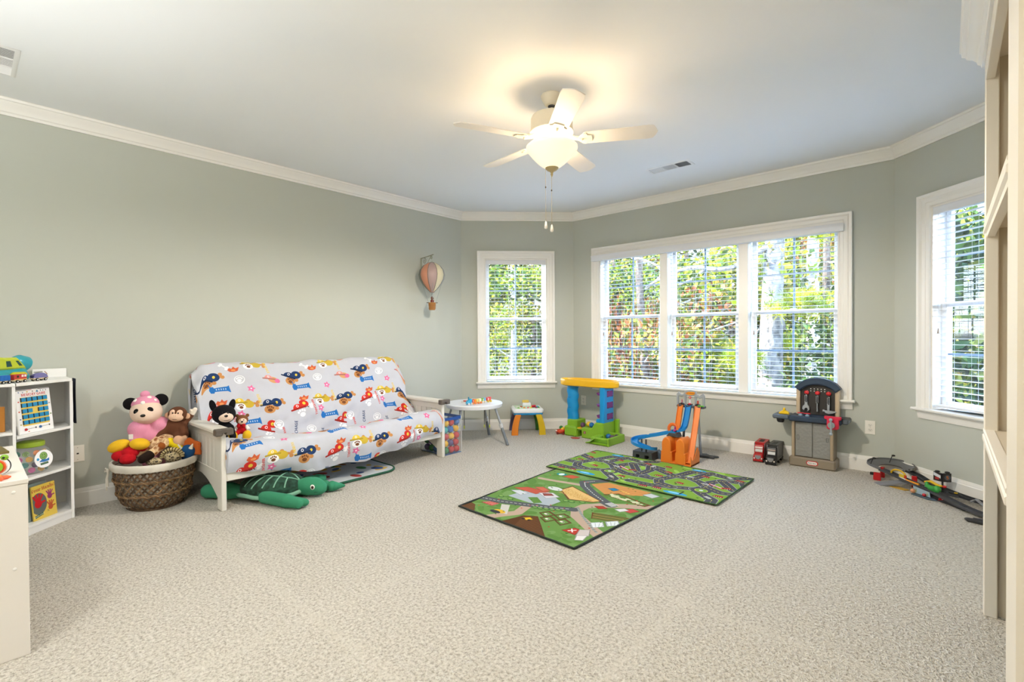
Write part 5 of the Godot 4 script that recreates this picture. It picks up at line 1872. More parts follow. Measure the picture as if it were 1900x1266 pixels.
# ---------------------------------------------------------------- shelves, cabinet and toys by the left wall
func build_left_shelf() -> void:
	var wh := mat(c8(238, 238, 236), 0.4)
	var wh2 := mat(c8(232, 232, 230), 0.45)
	# angled end unit against the wall
	var o := thing("corner_shelf", "white angled end shelf with three open levels beside the wicker basket", "shelf")
	var plan := [Vector2(0.012, -3.705), Vector2(0.250, -3.708), Vector2(0.497, -3.975), Vector2(0.012, -3.975)]
	var slab := func(y0: float, y1: float, grow: float) -> MB:
		var b := MB.new()
		b.x = Transform3D(Basis(Vector3.RIGHT, -PI / 2), Vector3.ZERO)
		var q := plan.duplicate()
		if grow != 0.0:
			q[1] += Vector2(grow, grow * 0.5)
			q[2] += Vector2(grow, 0.0)
		b.ext(q, y0, y1, 0.0015)
		return b
	part("top_panel", slab.call(0.908, 0.926, 0.006), wh, o)
	for y in [0.612, 0.349]:
		part("shelf", slab.call(y - 0.016, y, 0.0), wh, o)
	part("bottom_panel", slab.call(0.044, 0.060, 0.0), wh, o)
	var sp := MB.new()
	sp.bx(Vector3(0.012, 0, 3.700), Vector3(0.252, 0.908, 3.716), 0.001)
	part("side_panel", sp, wh, o)
	part("back_panel", MB.new().bx(Vector3(0.006, 0.0, 3.716), Vector3(0.014, 0.908, 3.975)), wh2, o)
	var tk := MB.new()
	tk.x = Transform3D(Basis(Vector3.UP, deg_to_rad(132.8)), Vector3(0.494, 0, 3.975))
	tk.bx(Vector3(0.0, 0.0, -0.014), Vector3(0.362, 0.045, -0.004), 0.001)
	part("toe_kick", tk, wh, o)
	part("rear_lip", MB.new().bx(Vector3(0.010, 0.926, 3.706), Vector3(0.026, 0.984, 3.875), 0.002), wh, o)
	var c := thing("cube_shelf", "white cube shelf continuing along the wall behind the low white cabinet", "shelf")
	part("side_panel", MB.new().bx(Vector3(0.012, 0, 3.979), Vector3(0.502, 0.908, 3.993), 0.001), wh, c)
	part("side_panel", MB.new().bx(Vector3(0.012, 0, 5.0), Vector3(0.502, 0.908, 5.016), 0.001), wh, c)
	part("divider", MB.new().bx(Vector3(0.012, 0.06, 4.49), Vector3(0.500, 0.908, 4.506), 0.001), wh, c)
	part("top_panel", MB.new().bx(Vector3(0.008, 0.908, 3.979), Vector3(0.508, 0.926, 5.02), 0.0015), wh, c)
	for y in [0.640, 0.349, 0.060]:
		part("shelf", MB.new().bx(Vector3(0.014, y - 0.016, 3.993), Vector3(0.500, y, 5.0), 0.001), wh, c)
	part("back_panel", MB.new().bx(Vector3(0.006, 0.0, 3.993), Vector3(0.014, 0.908, 5.0)), wh2, c)
	single("orange_book", MB.new().bx(Vector3(-0.005, 0.0, -0.075), Vector3(0.012, 0.148, 0.075), 0.002), mat(c8(196, 128, 48), 0.6), "orange book with a yellow round mark standing in the cube shelf", "book", Vector3(0.425, 0.641, 4.095), Vector3(0, 0, 0))
	var ob: MeshInstance3D = get_node("orange_book")
	part("round_mark", MB.new().at(Vector3(0.0125, 0.074, 0.0)).disc(Vector3.ZERO, 0.052, Vector3.RIGHT), mat(c8(226, 190, 92), 0.6), ob)
	# local frame of the angled front: x to the right along it, z out into the room
	var F := Transform3D(Basis(Vector3.UP, deg_to_rad(132.8)), Vector3(0.497, 0, 3.975))
	# memory game
	var k := Ink.new(960, 1140, c8(246, 246, 246))
	k.rect(110, 190, 750, 760, c8(236, 206, 96))
	k.word("MEMORY GAME", Vector2(490, 130), 74, c8(206, 66, 62), 0.0, true, "Droid Sans", 0.92)
	for q in [["&", 90, 50, 40, 90, 150], ["V", 200, 60, 50, 80, 120], ["B", 470, 52, 90, 70, 60], ["k", 700, 48, 50, 50, 56], ["o", 770, 50, 60, 60, 66], ["9", 850, 50, 70, 70, 76]]:
		k.word(q[0], Vector2(q[1], q[2]), 40, c8(q[3], q[4], q[5]))
	k.poly([Vector2(560, 80), Vector2(600, 24), Vector2(640, 80)], c8(36, 120, 160))
	k.poly([Vector2(290, 40), Vector2(350, 40), Vector2(320, 80)], c8(216, 176, 80))
	k.rect(0, 0, 430, 12, c8(40, 40, 44)); k.rect(300, 0, 150, 12, c8(170, 40, 50)); k.rect(620, 0, 340, 12, c8(70, 30, 40))
	k.line([Vector2(160, 1040), Vector2(450, 1026)], 8, c8(40, 60, 90))
	k.line([Vector2(560, 1030), Vector2(840, 1016)], 8, c8(40, 60, 90))
	k.oval(Vector2(450, 1026), Vector2(22, 22), c8(60, 64, 70)); k.oval(Vector2(840, 1016), Vector2(22, 22), c8(60, 64, 70))
	for q in [[60, 300, 220, 110, 100], [50, 560, 210, 90, 70], [60, 760, 90, 130, 170], [60, 900, 200, 190, 120], [910, 420, 150, 150, 160], [920, 720, 120, 150, 90], [250, 1100, 220, 160, 150]]:
		k.oval(Vector2(q[0], q[1]), Vector2(24, 18), c8(q[2], q[3], q[4]))
	var pm := StandardMaterial3D.new()
	pm.albedo_texture = k.tex(2)
	pm.roughness = 0.45
	var g := thing("memory_board", "white memory game board with blue flip tiles leaning on the angled shelf", "board game")
	g.transform = F * Transform3D(Basis(Vector3.RIGHT, deg_to_rad(-6.0)), Vector3(0.045, 0.6125, -0.028))
	var bd := MB.new()
	bd.bx(Vector3(0, 0, -0.012), Vector3(0.226, 0.268, -0.0004), 0.003)
	part("board", bd, wh, g)
	part("printed_face", quad_mb(Vector3(0.003, 0.003, 0), Vector3(0.223, 0.003, 0), Vector3(0.223, 0.265, 0), Vector3(0.003, 0.265, 0)), pm, g)
	var tm := MB.new().box(Vector3.ZERO, Vector3(0.029, 0.024, 0.005), 0.001).mesh()
	var hm := MB.new().bx(Vector3(-0.018, -0.013, -0.002), Vector3(-0.0142, 0.012, 0.0035), 0.001).mesh()
	var bl := plas(22, 138, 190, 0.4)
	var bk := plas(26, 28, 32, 0.4)
	for r in 5:
		for cc in 5:
			if r == 2 and cc == 2:
				continue
			var t := part("flip_tile", tm, bl, g)
			t.position = Vector3(0.045 + cc * 0.0345, 0.207 - r * 0.0345, 0.003)
			part("hinge", hm, bk, t)
	for q in [[0.040, 0.0262, 184, 34, 44], [0.132, 0.029, 30, 90, 150]]:
		part("slider_knob", MB.new().ell(Vector3(q[0], q[1], 0.004), Vector3(0.009, 0.008, 0.005)), plas(q[2], q[3], q[4]), g)
	# jar of counting tokens
	var jc := F * Vector3(0.190, 0.349, -0.105)
	var j := thing("token_jar", "clear round jar with a lime green lid and a white face label", "jar", jc)
	var glass := StandardMaterial3D.new()
	glass.albedo_color = Color(0.92, 0.95, 0.96, 0.10)
	glass.transparency = BaseMaterial3D.TRANSPARENCY_ALPHA
	glass.roughness = 0.05
	part("jar_body", MB.new().lathe([Vector2(0.001, 0.002), Vector2(0.060, 0.002), Vector2(0.080, 0.012), Vector2(0.098, 0.045), Vector2(0.103, 0.080), Vector2(0.098, 0.118), Vector2(0.080, 0.150), Vector2(0.062, 0.164), Vector2(0.060, 0.176)], 40, 0.0, TAU, 80.0), glass, j)
	part("lid", MB.new().lathe([Vector2(0.001, 0.200), Vector2(0.058, 0.199), Vector2(0.066, 0.195), Vector2(0.068, 0.190), Vector2(0.068, 0.170), Vector2(0.064, 0.166), Vector2(0.001, 0.166)], 40), plas(150, 178, 40, 0.4), j, "lime green lid")
	var lk := Ink.new(512, 512, c8(246, 246, 248))
	lk.oval(Vector2(256, 170), Vector2(108, 112), c8(44, 60, 50)); lk.oval(Vector2(256, 168), Vector2(98, 102), c8(128, 168, 80))
	lk.oval(Vector2(222, 140), Vector2(12, 15), c8(30, 40, 34)); lk.oval(Vector2(288, 136), Vector2(12, 15), c8(30, 40, 34))
	lk.line([Vector2(196, 184), Vector2(222, 212), Vector2(258, 222), Vector2(296, 208), Vector2(318, 176)], 9, c8(30, 40, 34))
	lk.oval(Vector2(96, 250), Vector2(38, 38), c8(40, 150, 210))
	lk.poly([Vector2(120, 330), Vector2(200, 270), Vector2(330, 280), Vector2(410, 250), Vector2(400, 330), Vector2(260, 350)], c8(38, 110, 180))
	lk.poly([Vector2(150, 372), Vector2(370, 350), Vector2(376, 408), Vector2(160, 430)], c8(34, 70, 54))
	for q in 5:
		lk.line([Vector2(180 + q * 36, 396 - q * 3), Vector2(200 + q * 36, 392 - q * 3)], 10, c8(150, 190, 110))
	var lm := StandardMaterial3D.new()
	lm.albedo_texture = lk.tex(2)
	lm.roughness = 0.4
	var lab := part("label", MB.new().disc(Vector3.ZERO, 0.050, Vector3.BACK, 36, 0.056), lm, j, "white round label with a green smiling face")
	# turn so that the picture stands upright: u runs right, v down
	lab.mesh = round_label(0.050)
	var dir := Vector3(0.86, 0.10, -0.50).normalized()
	lab.transform = Transform3D(Basis.looking_at(-dir, Vector3.UP), Vector3(0, 0.083, 0) + dir * 0.1065)
	var cols := [["magenta", 206, 76, 150], ["orange", 226, 128, 44], ["teal", 30, 132, 124], ["purple", 92, 74, 112], ["green", 134, 170, 84], ["yellow", 216, 164, 48], ["brown", 118, 66, 46]]
	var tk0: MeshInstance3D = null
	var rr := RandomNumberGenerator.new()
	rr.seed = 15
	var n := 0
	var rows := [[0.030, 0.066, "lowest"], [0.064, 0.080, "second lowest"], [0.098, 0.076, "middle"], [0.130, 0.062, "top"]]
	for ri in rows.size():
		var q = rows[ri]
		var m := int(TAU * q[1] / 0.040)
		for e in m:
			var a: float = TAU * e / m + ri * 0.35
			var d := Vector3(cos(a), 0, sin(a))
			if d.dot(Vector3(0.95, 0, 0.1)) < 0.05:
				continue
			var col = cols[(n * 3 + ri) % 7]
			var lbl := "%s cup-shaped token in the %s layer of the clear jar" % [col[0], q[2]]
			if tk0 == null:
				tk0 = single("counting_token", MB.new().lathe([Vector2(0.001, -0.006), Vector2(0.012, -0.006), Vector2(0.016, -0.002), Vector2(0.017, 0.006), Vector2(0.015, 0.007), Vector2(0.012, 0.002), Vector2(0.001, 0.001)], 20), plas(col[1], col[2], col[3], 0.5), lbl, "token", Vector3.ZERO, Vector3.ZERO, "%s tokens, %s layer of the jar" % [col[0], q[2]])
			var t: MeshInstance3D = tk0 if n == 0 else copy(tk0, lbl, Vector3.ZERO, Vector3.ZERO, "%s tokens, %s layer of the jar" % [col[0], q[2]])
			t.material_override = plas(col[1], col[2], col[3], 0.5)
			var up := (d + Vector3(0, rr.randf_range(-0.4, 0.4), 0)).normalized()
			t.transform = Transform3D(Basis(up.cross(Vector3.UP).normalized(), up, up.cross(up.cross(Vector3.UP)).normalized()).orthonormalized(), jc + Vector3(0, q[0], 0) + d * (q[1] + 0.004))
			n += 1
	# books on the lowest shelf: plain hands stand in for the printed figures
	var b := Ink.new(760, 1040, c8(226, 196, 84))
	b.word("Your Hands!", Vector2(370, 120), 92, c8(176, 40, 44), -0.05, true, "Droid Serif")
	var hand := func(c0: Vector2, s: float, col: Color) -> void:
		b.oval(c0, Vector2(s * 0.62, s * 0.66), col)
		for f in 4:
			var a := -2.1 + f * 0.36
			b.line([c0, c0 + Vector2(cos(a), sin(a)) * s * 1.5], s * 0.30, col)
		b.line([c0, c0 + Vector2(s * 1.1, -s * 0.2)], s * 0.32, col)
	b.oval(Vector2(190, 560), Vector2(260, 330), c8(96, 104, 100))
	hand.call(Vector2(170, 560), 190.0, c8(196, 30, 38))
	hand.call(Vector2(560, 420), 130.0, c8(150, 60, 110))
	hand.call(Vector2(560, 760), 130.0, c8(186, 84, 52))
	b.poly([Vector2(30, 900), Vector2(300, 850), Vector2(310, 920), Vector2(40, 980)], c8(36, 84, 62))
	b.word("SESAME STREET", Vector2(170, 914), 34, c8(226, 226, 200), -0.18)
	b.line([Vector2(440, 820), Vector2(500, 880)], 8, c8(60, 60, 60)); b.line([Vector2(500, 820), Vector2(440, 880)], 8, c8(60, 60, 60))
	b.oval(Vector2(590, 60), Vector2(14, 10), c8(40, 40, 40)); b.line([Vector2(602, 58), Vector2(602, 20), Vector2(640, 14)], 6, c8(40, 40, 40))
	var bm := StandardMaterial3D.new()
	bm.albedo_texture = b.tex(2)
	bm.roughness = 0.4
	var bo := thing("picture_book", "yellow picture book with red lettering and hands on the lowest angled shelf", "book")
	bo.transform = F * Transform3D(Basis(Vector3.RIGHT, deg_to_rad(-5.0)), Vector3(0.135, 0.0605, -0.034))
	part("cover", MB.new().bx(Vector3(0, 0, -0.012), Vector3(0.156, 0.212, -0.0005), 0.002), mat(c8(226, 196, 84), 0.5), bo)
	part("printed_face", quad_mb(Vector3(0.001, 0.001, 0), Vector3(0.155, 0.001, 0), Vector3(0.155, 0.211, 0), Vector3(0.001, 0.211, 0)), bm, bo)
	var b2 := single("grey_book", MB.new().bx(Vector3(0, 0, -0.010), Vector3(0.150, 0.228, 0), 0.002), mat(c8(120, 134, 132), 0.6), "thin grey-green book behind the yellow picture book", "book")
	b2.transform = F * Transform3D(Basis(Vector3.RIGHT, deg_to_rad(-5.0)), Vector3(0.105, 0.0605, -0.054))
	# wooden train on the top
	var wd := mat(c8(222, 200, 158), 0.5)
	var cars := [["train_car", "small pink-grey wooden train car at the end of the row on the shelf top", -0.098, 0.058, [150, 140, 140], 0.0], ["train_car", "small blue wooden freight car with ribbed sides on the shelf top", -0.026, 0.066, [26, 96, 178], 0.0], ["train_car", "small red wooden train car with white windows on the shelf top", 0.062, 0.086, [186, 52, 48], 0.0], ["train_engine", "small round-topped purple wooden train engine on the shelf top", 0.192, 0.092, [116, 112, 168], 0.0]]
	for ci in 4:
		var q = cars[ci]
		var t := thing(q[0], q[1], "toy train")
		t.transform = F * Transform3D(Basis(Vector3.UP, 0.06 if ci < 3 else -0.05), Vector3(q[2], 0.926, -0.045))
		var ln: float = q[3]
		part("chassis", MB.new().box(Vector3(0, 0.0145, 0), Vector3(ln, 0.007, 0.024), 0.0015), wd, t)
		var cm := plas(q[4][0], q[4][1], q[4][2], 0.4)
		if ci == 3:
			var dome := [Vector2(-ln / 2, 0.018), Vector2(ln / 2, 0.018), Vector2(ln / 2, 0.026)]
			for e in 9:
				var a := 0.15 + (PI - 0.3) * e / 8.0
				dome.append(Vector2(cos(a) * ln * 0.48, 0.024 + sin(a) * 0.026))
			part("body", MB.new().ext(dome, -0.012, 0.012, 0.002), cm, t)
			part("roof_rack", MB.new().box(Vector3(-0.006, 0.054, 0), Vector3(0.046, 0.004, 0.014), 0.001), plas(40, 42, 48), t)
			part("nose", MB.new().box(Vector3(-ln / 2 + 0.004, 0.028, 0), Vector3(0.016, 0.018, 0.022), 0.003), plas(34, 34, 80), t)
			part("handle", MB.new().tube([Vector3(ln / 2 - 0.004, 0.02, 0.0), Vector3(ln / 2 + 0.004, 0.04, 0), Vector3(ln / 2 - 0.012, 0.056, 0)], 0.002, 6), plas(150, 84, 50), t)
		else:
			part("body", MB.new().box(Vector3(0, 0.034, 0), Vector3(ln - 0.004, 0.032, 0.024), 0.002), cm, t)
			if ci == 1:
				for e in 8:
					part("rib", MB.new().box(Vector3(-0.026 + e * 0.0075, 0.034, 0.0125), Vector3(0.002, 0.028, 0.002)), plas(40, 120, 204), t)
			else:
				for e in 2:
					part("window", MB.new().box(Vector3((0.012 if ci == 2 else -0.004) + e * 0.018, 0.040, 0.0122), Vector3(0.013, 0.013, 0.001)), plas(232, 226, 222), t)
				if ci == 2:
					part("emblem", MB.new().at(Vector3(-0.018, 0.037, 0.0122)).box(Vector3.ZERO, Vector3(0.013, 0.013, 0.001)).at(Vector3.ZERO), plas(40, 34, 30), t).rotation_degrees = Vector3.ZERO
					part("stripe", MB.new().box(Vector3(0, 0.0205, 0.0124), Vector3(ln - 0.006, 0.003, 0.001)), plas(226, 190, 70), t)
		for wx in [-ln * 0.28, ln * 0.28]:
			for wz in [-0.0135, 0.0135]:
				var w := part("wheel", MB.new().rod(Vector3(wx, 0.009, wz - 0.0035), Vector3(wx, 0.009, wz + 0.0035), 0.009, 18), plas(22, 22, 24), t)
				part("hub", MB.new().rod(Vector3(wx, 0.009, wz - 0.0042), Vector3(wx, 0.009, wz + 0.0042), 0.004, 12), plas(230, 230, 230), w)
		part("coupling", MB.new().rod(Vector3(ln / 2, 0.0145, 0), Vector3(ln / 2 + 0.010, 0.0145, 0), 0.0025, 8), mat(c8(150, 140, 120), 0.4, 0.5), t)
	# toy submarine behind the train
	var s := thing("toy_submarine", "lime and teal plastic toy submarine on top of the shelf behind the train", "toy boat")
	s.transform = F * Transform3D(Basis(Vector3.UP, 0.10), Vector3(0.085, 0.926, -0.170))
	var teal := plas(44, 158, 176, 0.25)
	var lime := plas(190, 204, 44, 0.3)
	part("hull", MB.new().blob([[Vector3(-0.13, 0.052, 0), Vector3(0.10, 0.052, 0), 0.045, 0.042], [Vector3(0.09, 0.05, 0), Vector3(0.13, 0.05, 0), 0.044, 0.034], [Vector3(-0.12, 0.028, 0.045), Vector3(-0.03, 0.028, 0.05), 0.024, 0.024], [Vector3(0.09, 0.026, 0.04), Vector3(0.11, 0.026, 0.04), 0.024, 0.024]], 0.008, 0.02), teal, s)
	var cab := [Vector2(-0.15, 0.075), Vector2(0.128, 0.075), Vector2(0.118, 0.092), Vector2(0.072, 0.140), Vector2(0.060, 0.148), Vector2(-0.020, 0.146), Vector2(-0.045, 0.152), Vector2(-0.13, 0.150), Vector2(-0.15, 0.13)]
	part("cabin", MB.new().ext(cab, -0.045, 0.045, 0.010), lime, s, "lime green cabin")
	for q in [[[0.042, 0.128], [0.060, 0.128], [0.090, 0.096], [0.068, 0.096]], [[-0.022, 0.128], [0.006, 0.128], [0.018, 0.094], [-0.018, 0.092]], [[-0.10, 0.128], [-0.07, 0.128], [-0.062, 0.094], [-0.10, 0.094]]]:
		var wp := []
		for e in q:
			wp.append(Vector2(e[0], e[1]))
		part("window", MB.new().ext(wp, 0.0445, 0.0462, 0.0), plas(28, 74, 70, 0.2), s)
	part("float", MB.new().blob([[Vector3(0.015, 0.040, 0.058), Vector3(0.085, 0.040, 0.054), 0.020, 0.018]], 0.006, 0.01), plas(204, 190, 30, 0.25), s, "yellow float")
	var sh := part("propeller_guard", MB.new().lathe([Vector2(0.018, -0.020), Vector2(0.030, -0.012), Vector2(0.046, 0.014), Vector2(0.050, 0.062), Vector2(0.047, 0.062), Vector2(0.042, 0.016), Vector2(0.026, -0.006), Vector2(0.010, -0.012)], 28, 0.0, TAU, 60.0), teal, s, "teal tail guard")
	sh.position = Vector3(0.100, 0.122, 0)
	sh.rotation_degrees = Vector3(8, 0, -108)
	# navy cloth on the side of the shelf
	single("navy_cloth", MB.new().grid(cloth_rows()), mat(c8(30, 40, 62), 0.9), "navy blue cloth hanging on the side of the angled shelf", "cloth", Vector3(0.13, 0.62, 3.690))
	# low white cabinet in front
	var cb := thing("toy_cabinet", "low white cabinet at the near left corner with small toys on top", "cabinet", Vector3(0, 0, 0))
	var cw := mat(c8(234, 228, 220), 0.4)
	part("top_panel", MB.new().bx(Vector3(1.148, 0.646, 4.020), Vector3(1.998, 0.664, 4.46), 0.002), cw, cb)
	part("end_panel", MB.new().bx(Vector3(1.978, 0, 4.022), Vector3(1.996, 0.646, 4.458), 0.0015), cw, cb)
	part("end_panel", MB.new().bx(Vector3(1.150, 0, 4.022), Vector3(1.168, 0.646, 4.458), 0.0015), cw, cb)
	part("back_panel", MB.new().bx(Vector3(1.168, 0.0, 4.024), Vector3(1.978, 0.646, 4.034)), cw, cb)
	part("shelf", MB.new().bx(Vector3(1.168, 0.05, 4.034), Vector3(1.978, 0.066, 4.455)), cw, cb)
	part("shelf", MB.new().bx(Vector3(1.168, 0.34, 4.034), Vector3(1.978, 0.356, 4.455)), cw, cb)
	for y in [0.620, 0.335]:
		part("screw_cover", MB.new().ell(Vector3(1.997, y, 4.060), Vector3(0.0015, 0.006, 0.006), Basis.IDENTITY, 14, 8), mat(c8(244, 242, 238), 0.3), cb)
	# toys on the cabinet
	single("brown_book", MB.new().bx(Vector3(-0.085, 0, 0.0), Vector3(0.085, 0.012, 0.16), 0.002), mat(c8(106, 92, 42), 0.5), "small olive brown book lying at the far end of the low cabinet", "book", Vector3(1.285, 0.664, 4.052), Vector3(0, 6, 0))
	var fr := thing("toy_frog", "round toy with a green frog face, orange ring and white rim on the cabinet", "toy", Vector3(1.865, 0.664, 4.098), Vector3(0, 64, 0))
	fr.scale = Vector3.ONE * 0.47
	var disc := func(r0: float, z0: float, z1: float) -> MB:
		var q := []
		for e in 32:
			q.append(Vector2(cos(TAU * e / 32.0) * r0, 0.075 + sin(TAU * e / 32.0) * r0 * 0.95))
		return MB.new().ext(q, z0, z1, 0.006)
	part("rim", disc.call(0.074, -0.03, 0.0), plas(240, 240, 240, 0.3), fr)
	part("ring", disc.call(0.062, 0.0, 0.012), plas(226, 92, 40, 0.35), fr, "orange ring")
	part("face", disc.call(0.048, 0.010, 0.026), plas(140, 190, 30, 0.35), fr, "green frog face")
	part("backing", disc.call(0.077, -0.042, -0.030), plas(38, 46, 58, 0.4), fr)
	for sx in [-0.035, 0.045]:
		part("eye_bump", MB.new().ell(Vector3(sx, 0.146, -0.01), Vector3(0.026, 0.024, 0.018)), plas(130, 180, 40, 0.35), fr)
		part("eye", MB.new().ell(Vector3(sx + 0.002, 0.146, 0.008), Vector3(0.009, 0.010, 0.004)), plas(24, 28, 24, 0.2), fr)
	part("mouth", MB.new().tube([Vector3(-0.024, 0.066, 0.0265), Vector3(0.0, 0.052, 0.0265), Vector3(0.026, 0.068, 0.0265)], 0.002, 6), plas(40, 70, 20), fr)
	var st := thing("toy_star", "flat orange toy with pointed arms at the front of the cabinet", "toy", Vector3(1.952, 0.664, 4.098), Vector3(0, 20, 0))
	st.scale = Vector3.ONE * 0.62
	var sp2 := []
	for e in 10:
		var a := TAU * e / 10.0
		sp2.append(Vector2(cos(a), sin(a)) * (0.056 if e % 2 == 0 else 0.026))
	var sm := MB.new()
	sm.x = Transform3D(Basis(Vector3.RIGHT, -PI / 2), Vector3.ZERO)
	sm.ext(sp2, 0.0, 0.024, 0.008)
	part("body", sm, plas(236, 104, 62, 0.5), st)
	part("knob", MB.new().ell(Vector3(0, 0.026, 0), Vector3(0.018, 0.010, 0.018)), plas(240, 150, 70, 0.5), st)

func round_label(r: float) -> ArrayMesh:
	var m := MB.new()
	var i := m.put(Vector3.ZERO, Vector3.BACK, Vector2(0.5, 0.5))
	for k in 37:
		var a := TAU * k / 36.0
		m.put(Vector3(cos(a) * r, sin(a) * r * 1.1, 0), Vector3.BACK, Vector2(0.5 + cos(a) * 0.5, 0.5 - sin(a) * 0.5))
	for k in 36:
		m.tri(i, i + 1 + k, i + 2 + k)
	return m.mesh()

func cloth_rows() -> Array:
	var rows := []
	for s in 2:
		for i in 13:
			var a := PackedVector3Array()
			var f := i / 12.0 if s == 0 else 1.0 - i / 12.0
			for j in 9:
				a.append(Vector3(j * 0.013, 0.30 * f, -0.003 - 0.003 * sin(j * 1.2 + f * 3.0) - (0.0 if s == 0 else 0.005)))
			rows.append(a)
	return rows

# ---------------------------------------------------------------- outlets, balloon
func outlet(tr: Transform3D, label: String, duplex: bool) -> void:
	var o := thing("wall_outlet", label, "outlet")
	o.transform = tr
	part("cover_plate", MB.new().box(Vector3(0, 0, 0.003), Vector3(0.072, 0.116, 0.006), 0.002), mat(c8(236, 232, 222), 0.35), o)
	var dk := mat(c8(50, 46, 42), 0.6)
	if duplex:
		for sy in [-0.020, 0.020]:
			var q := []
			for e in 24:
				var a := TAU * e / 24.0
				q.append(Vector2(cos(a) * 0.017, sy + clampf(sin(a) * 0.017, -0.0135, 0.0135)))
			var s := part("socket", MB.new().ext(q, 0.005, 0.0078, 0.001), mat(c8(230, 226, 216), 0.3), o)
			part("slot", MB.new().box(Vector3(-0.006, sy + 0.003, 0.0080), Vector3(0.0022, 0.008, 0.0008)), dk, s)
			part("slot", MB.new().box(Vector3(0.006, sy + 0.003, 0.0080), Vector3(0.0022, 0.0065, 0.0008)), dk, s)
			part("slot", MB.new().box(Vector3(0.0, sy - 0.006, 0.0080), Vector3(0.0045, 0.004, 0.0008)), dk, s)
	else:
		part("jack", MB.new().box(Vector3(0, 0, 0.0064), Vector3(0.012, 0.010, 0.001)), dk, o)
	for sy in ([0.0] if duplex else [-0.042, 0.042]):
		part("screw", MB.new().ell(Vector3(0, sy, 0.0064), Vector3(0.003, 0.003, 0.001), Basis.IDENTITY, 10, 6), mat(c8(190, 184, 170), 0.4, 0.3), o)

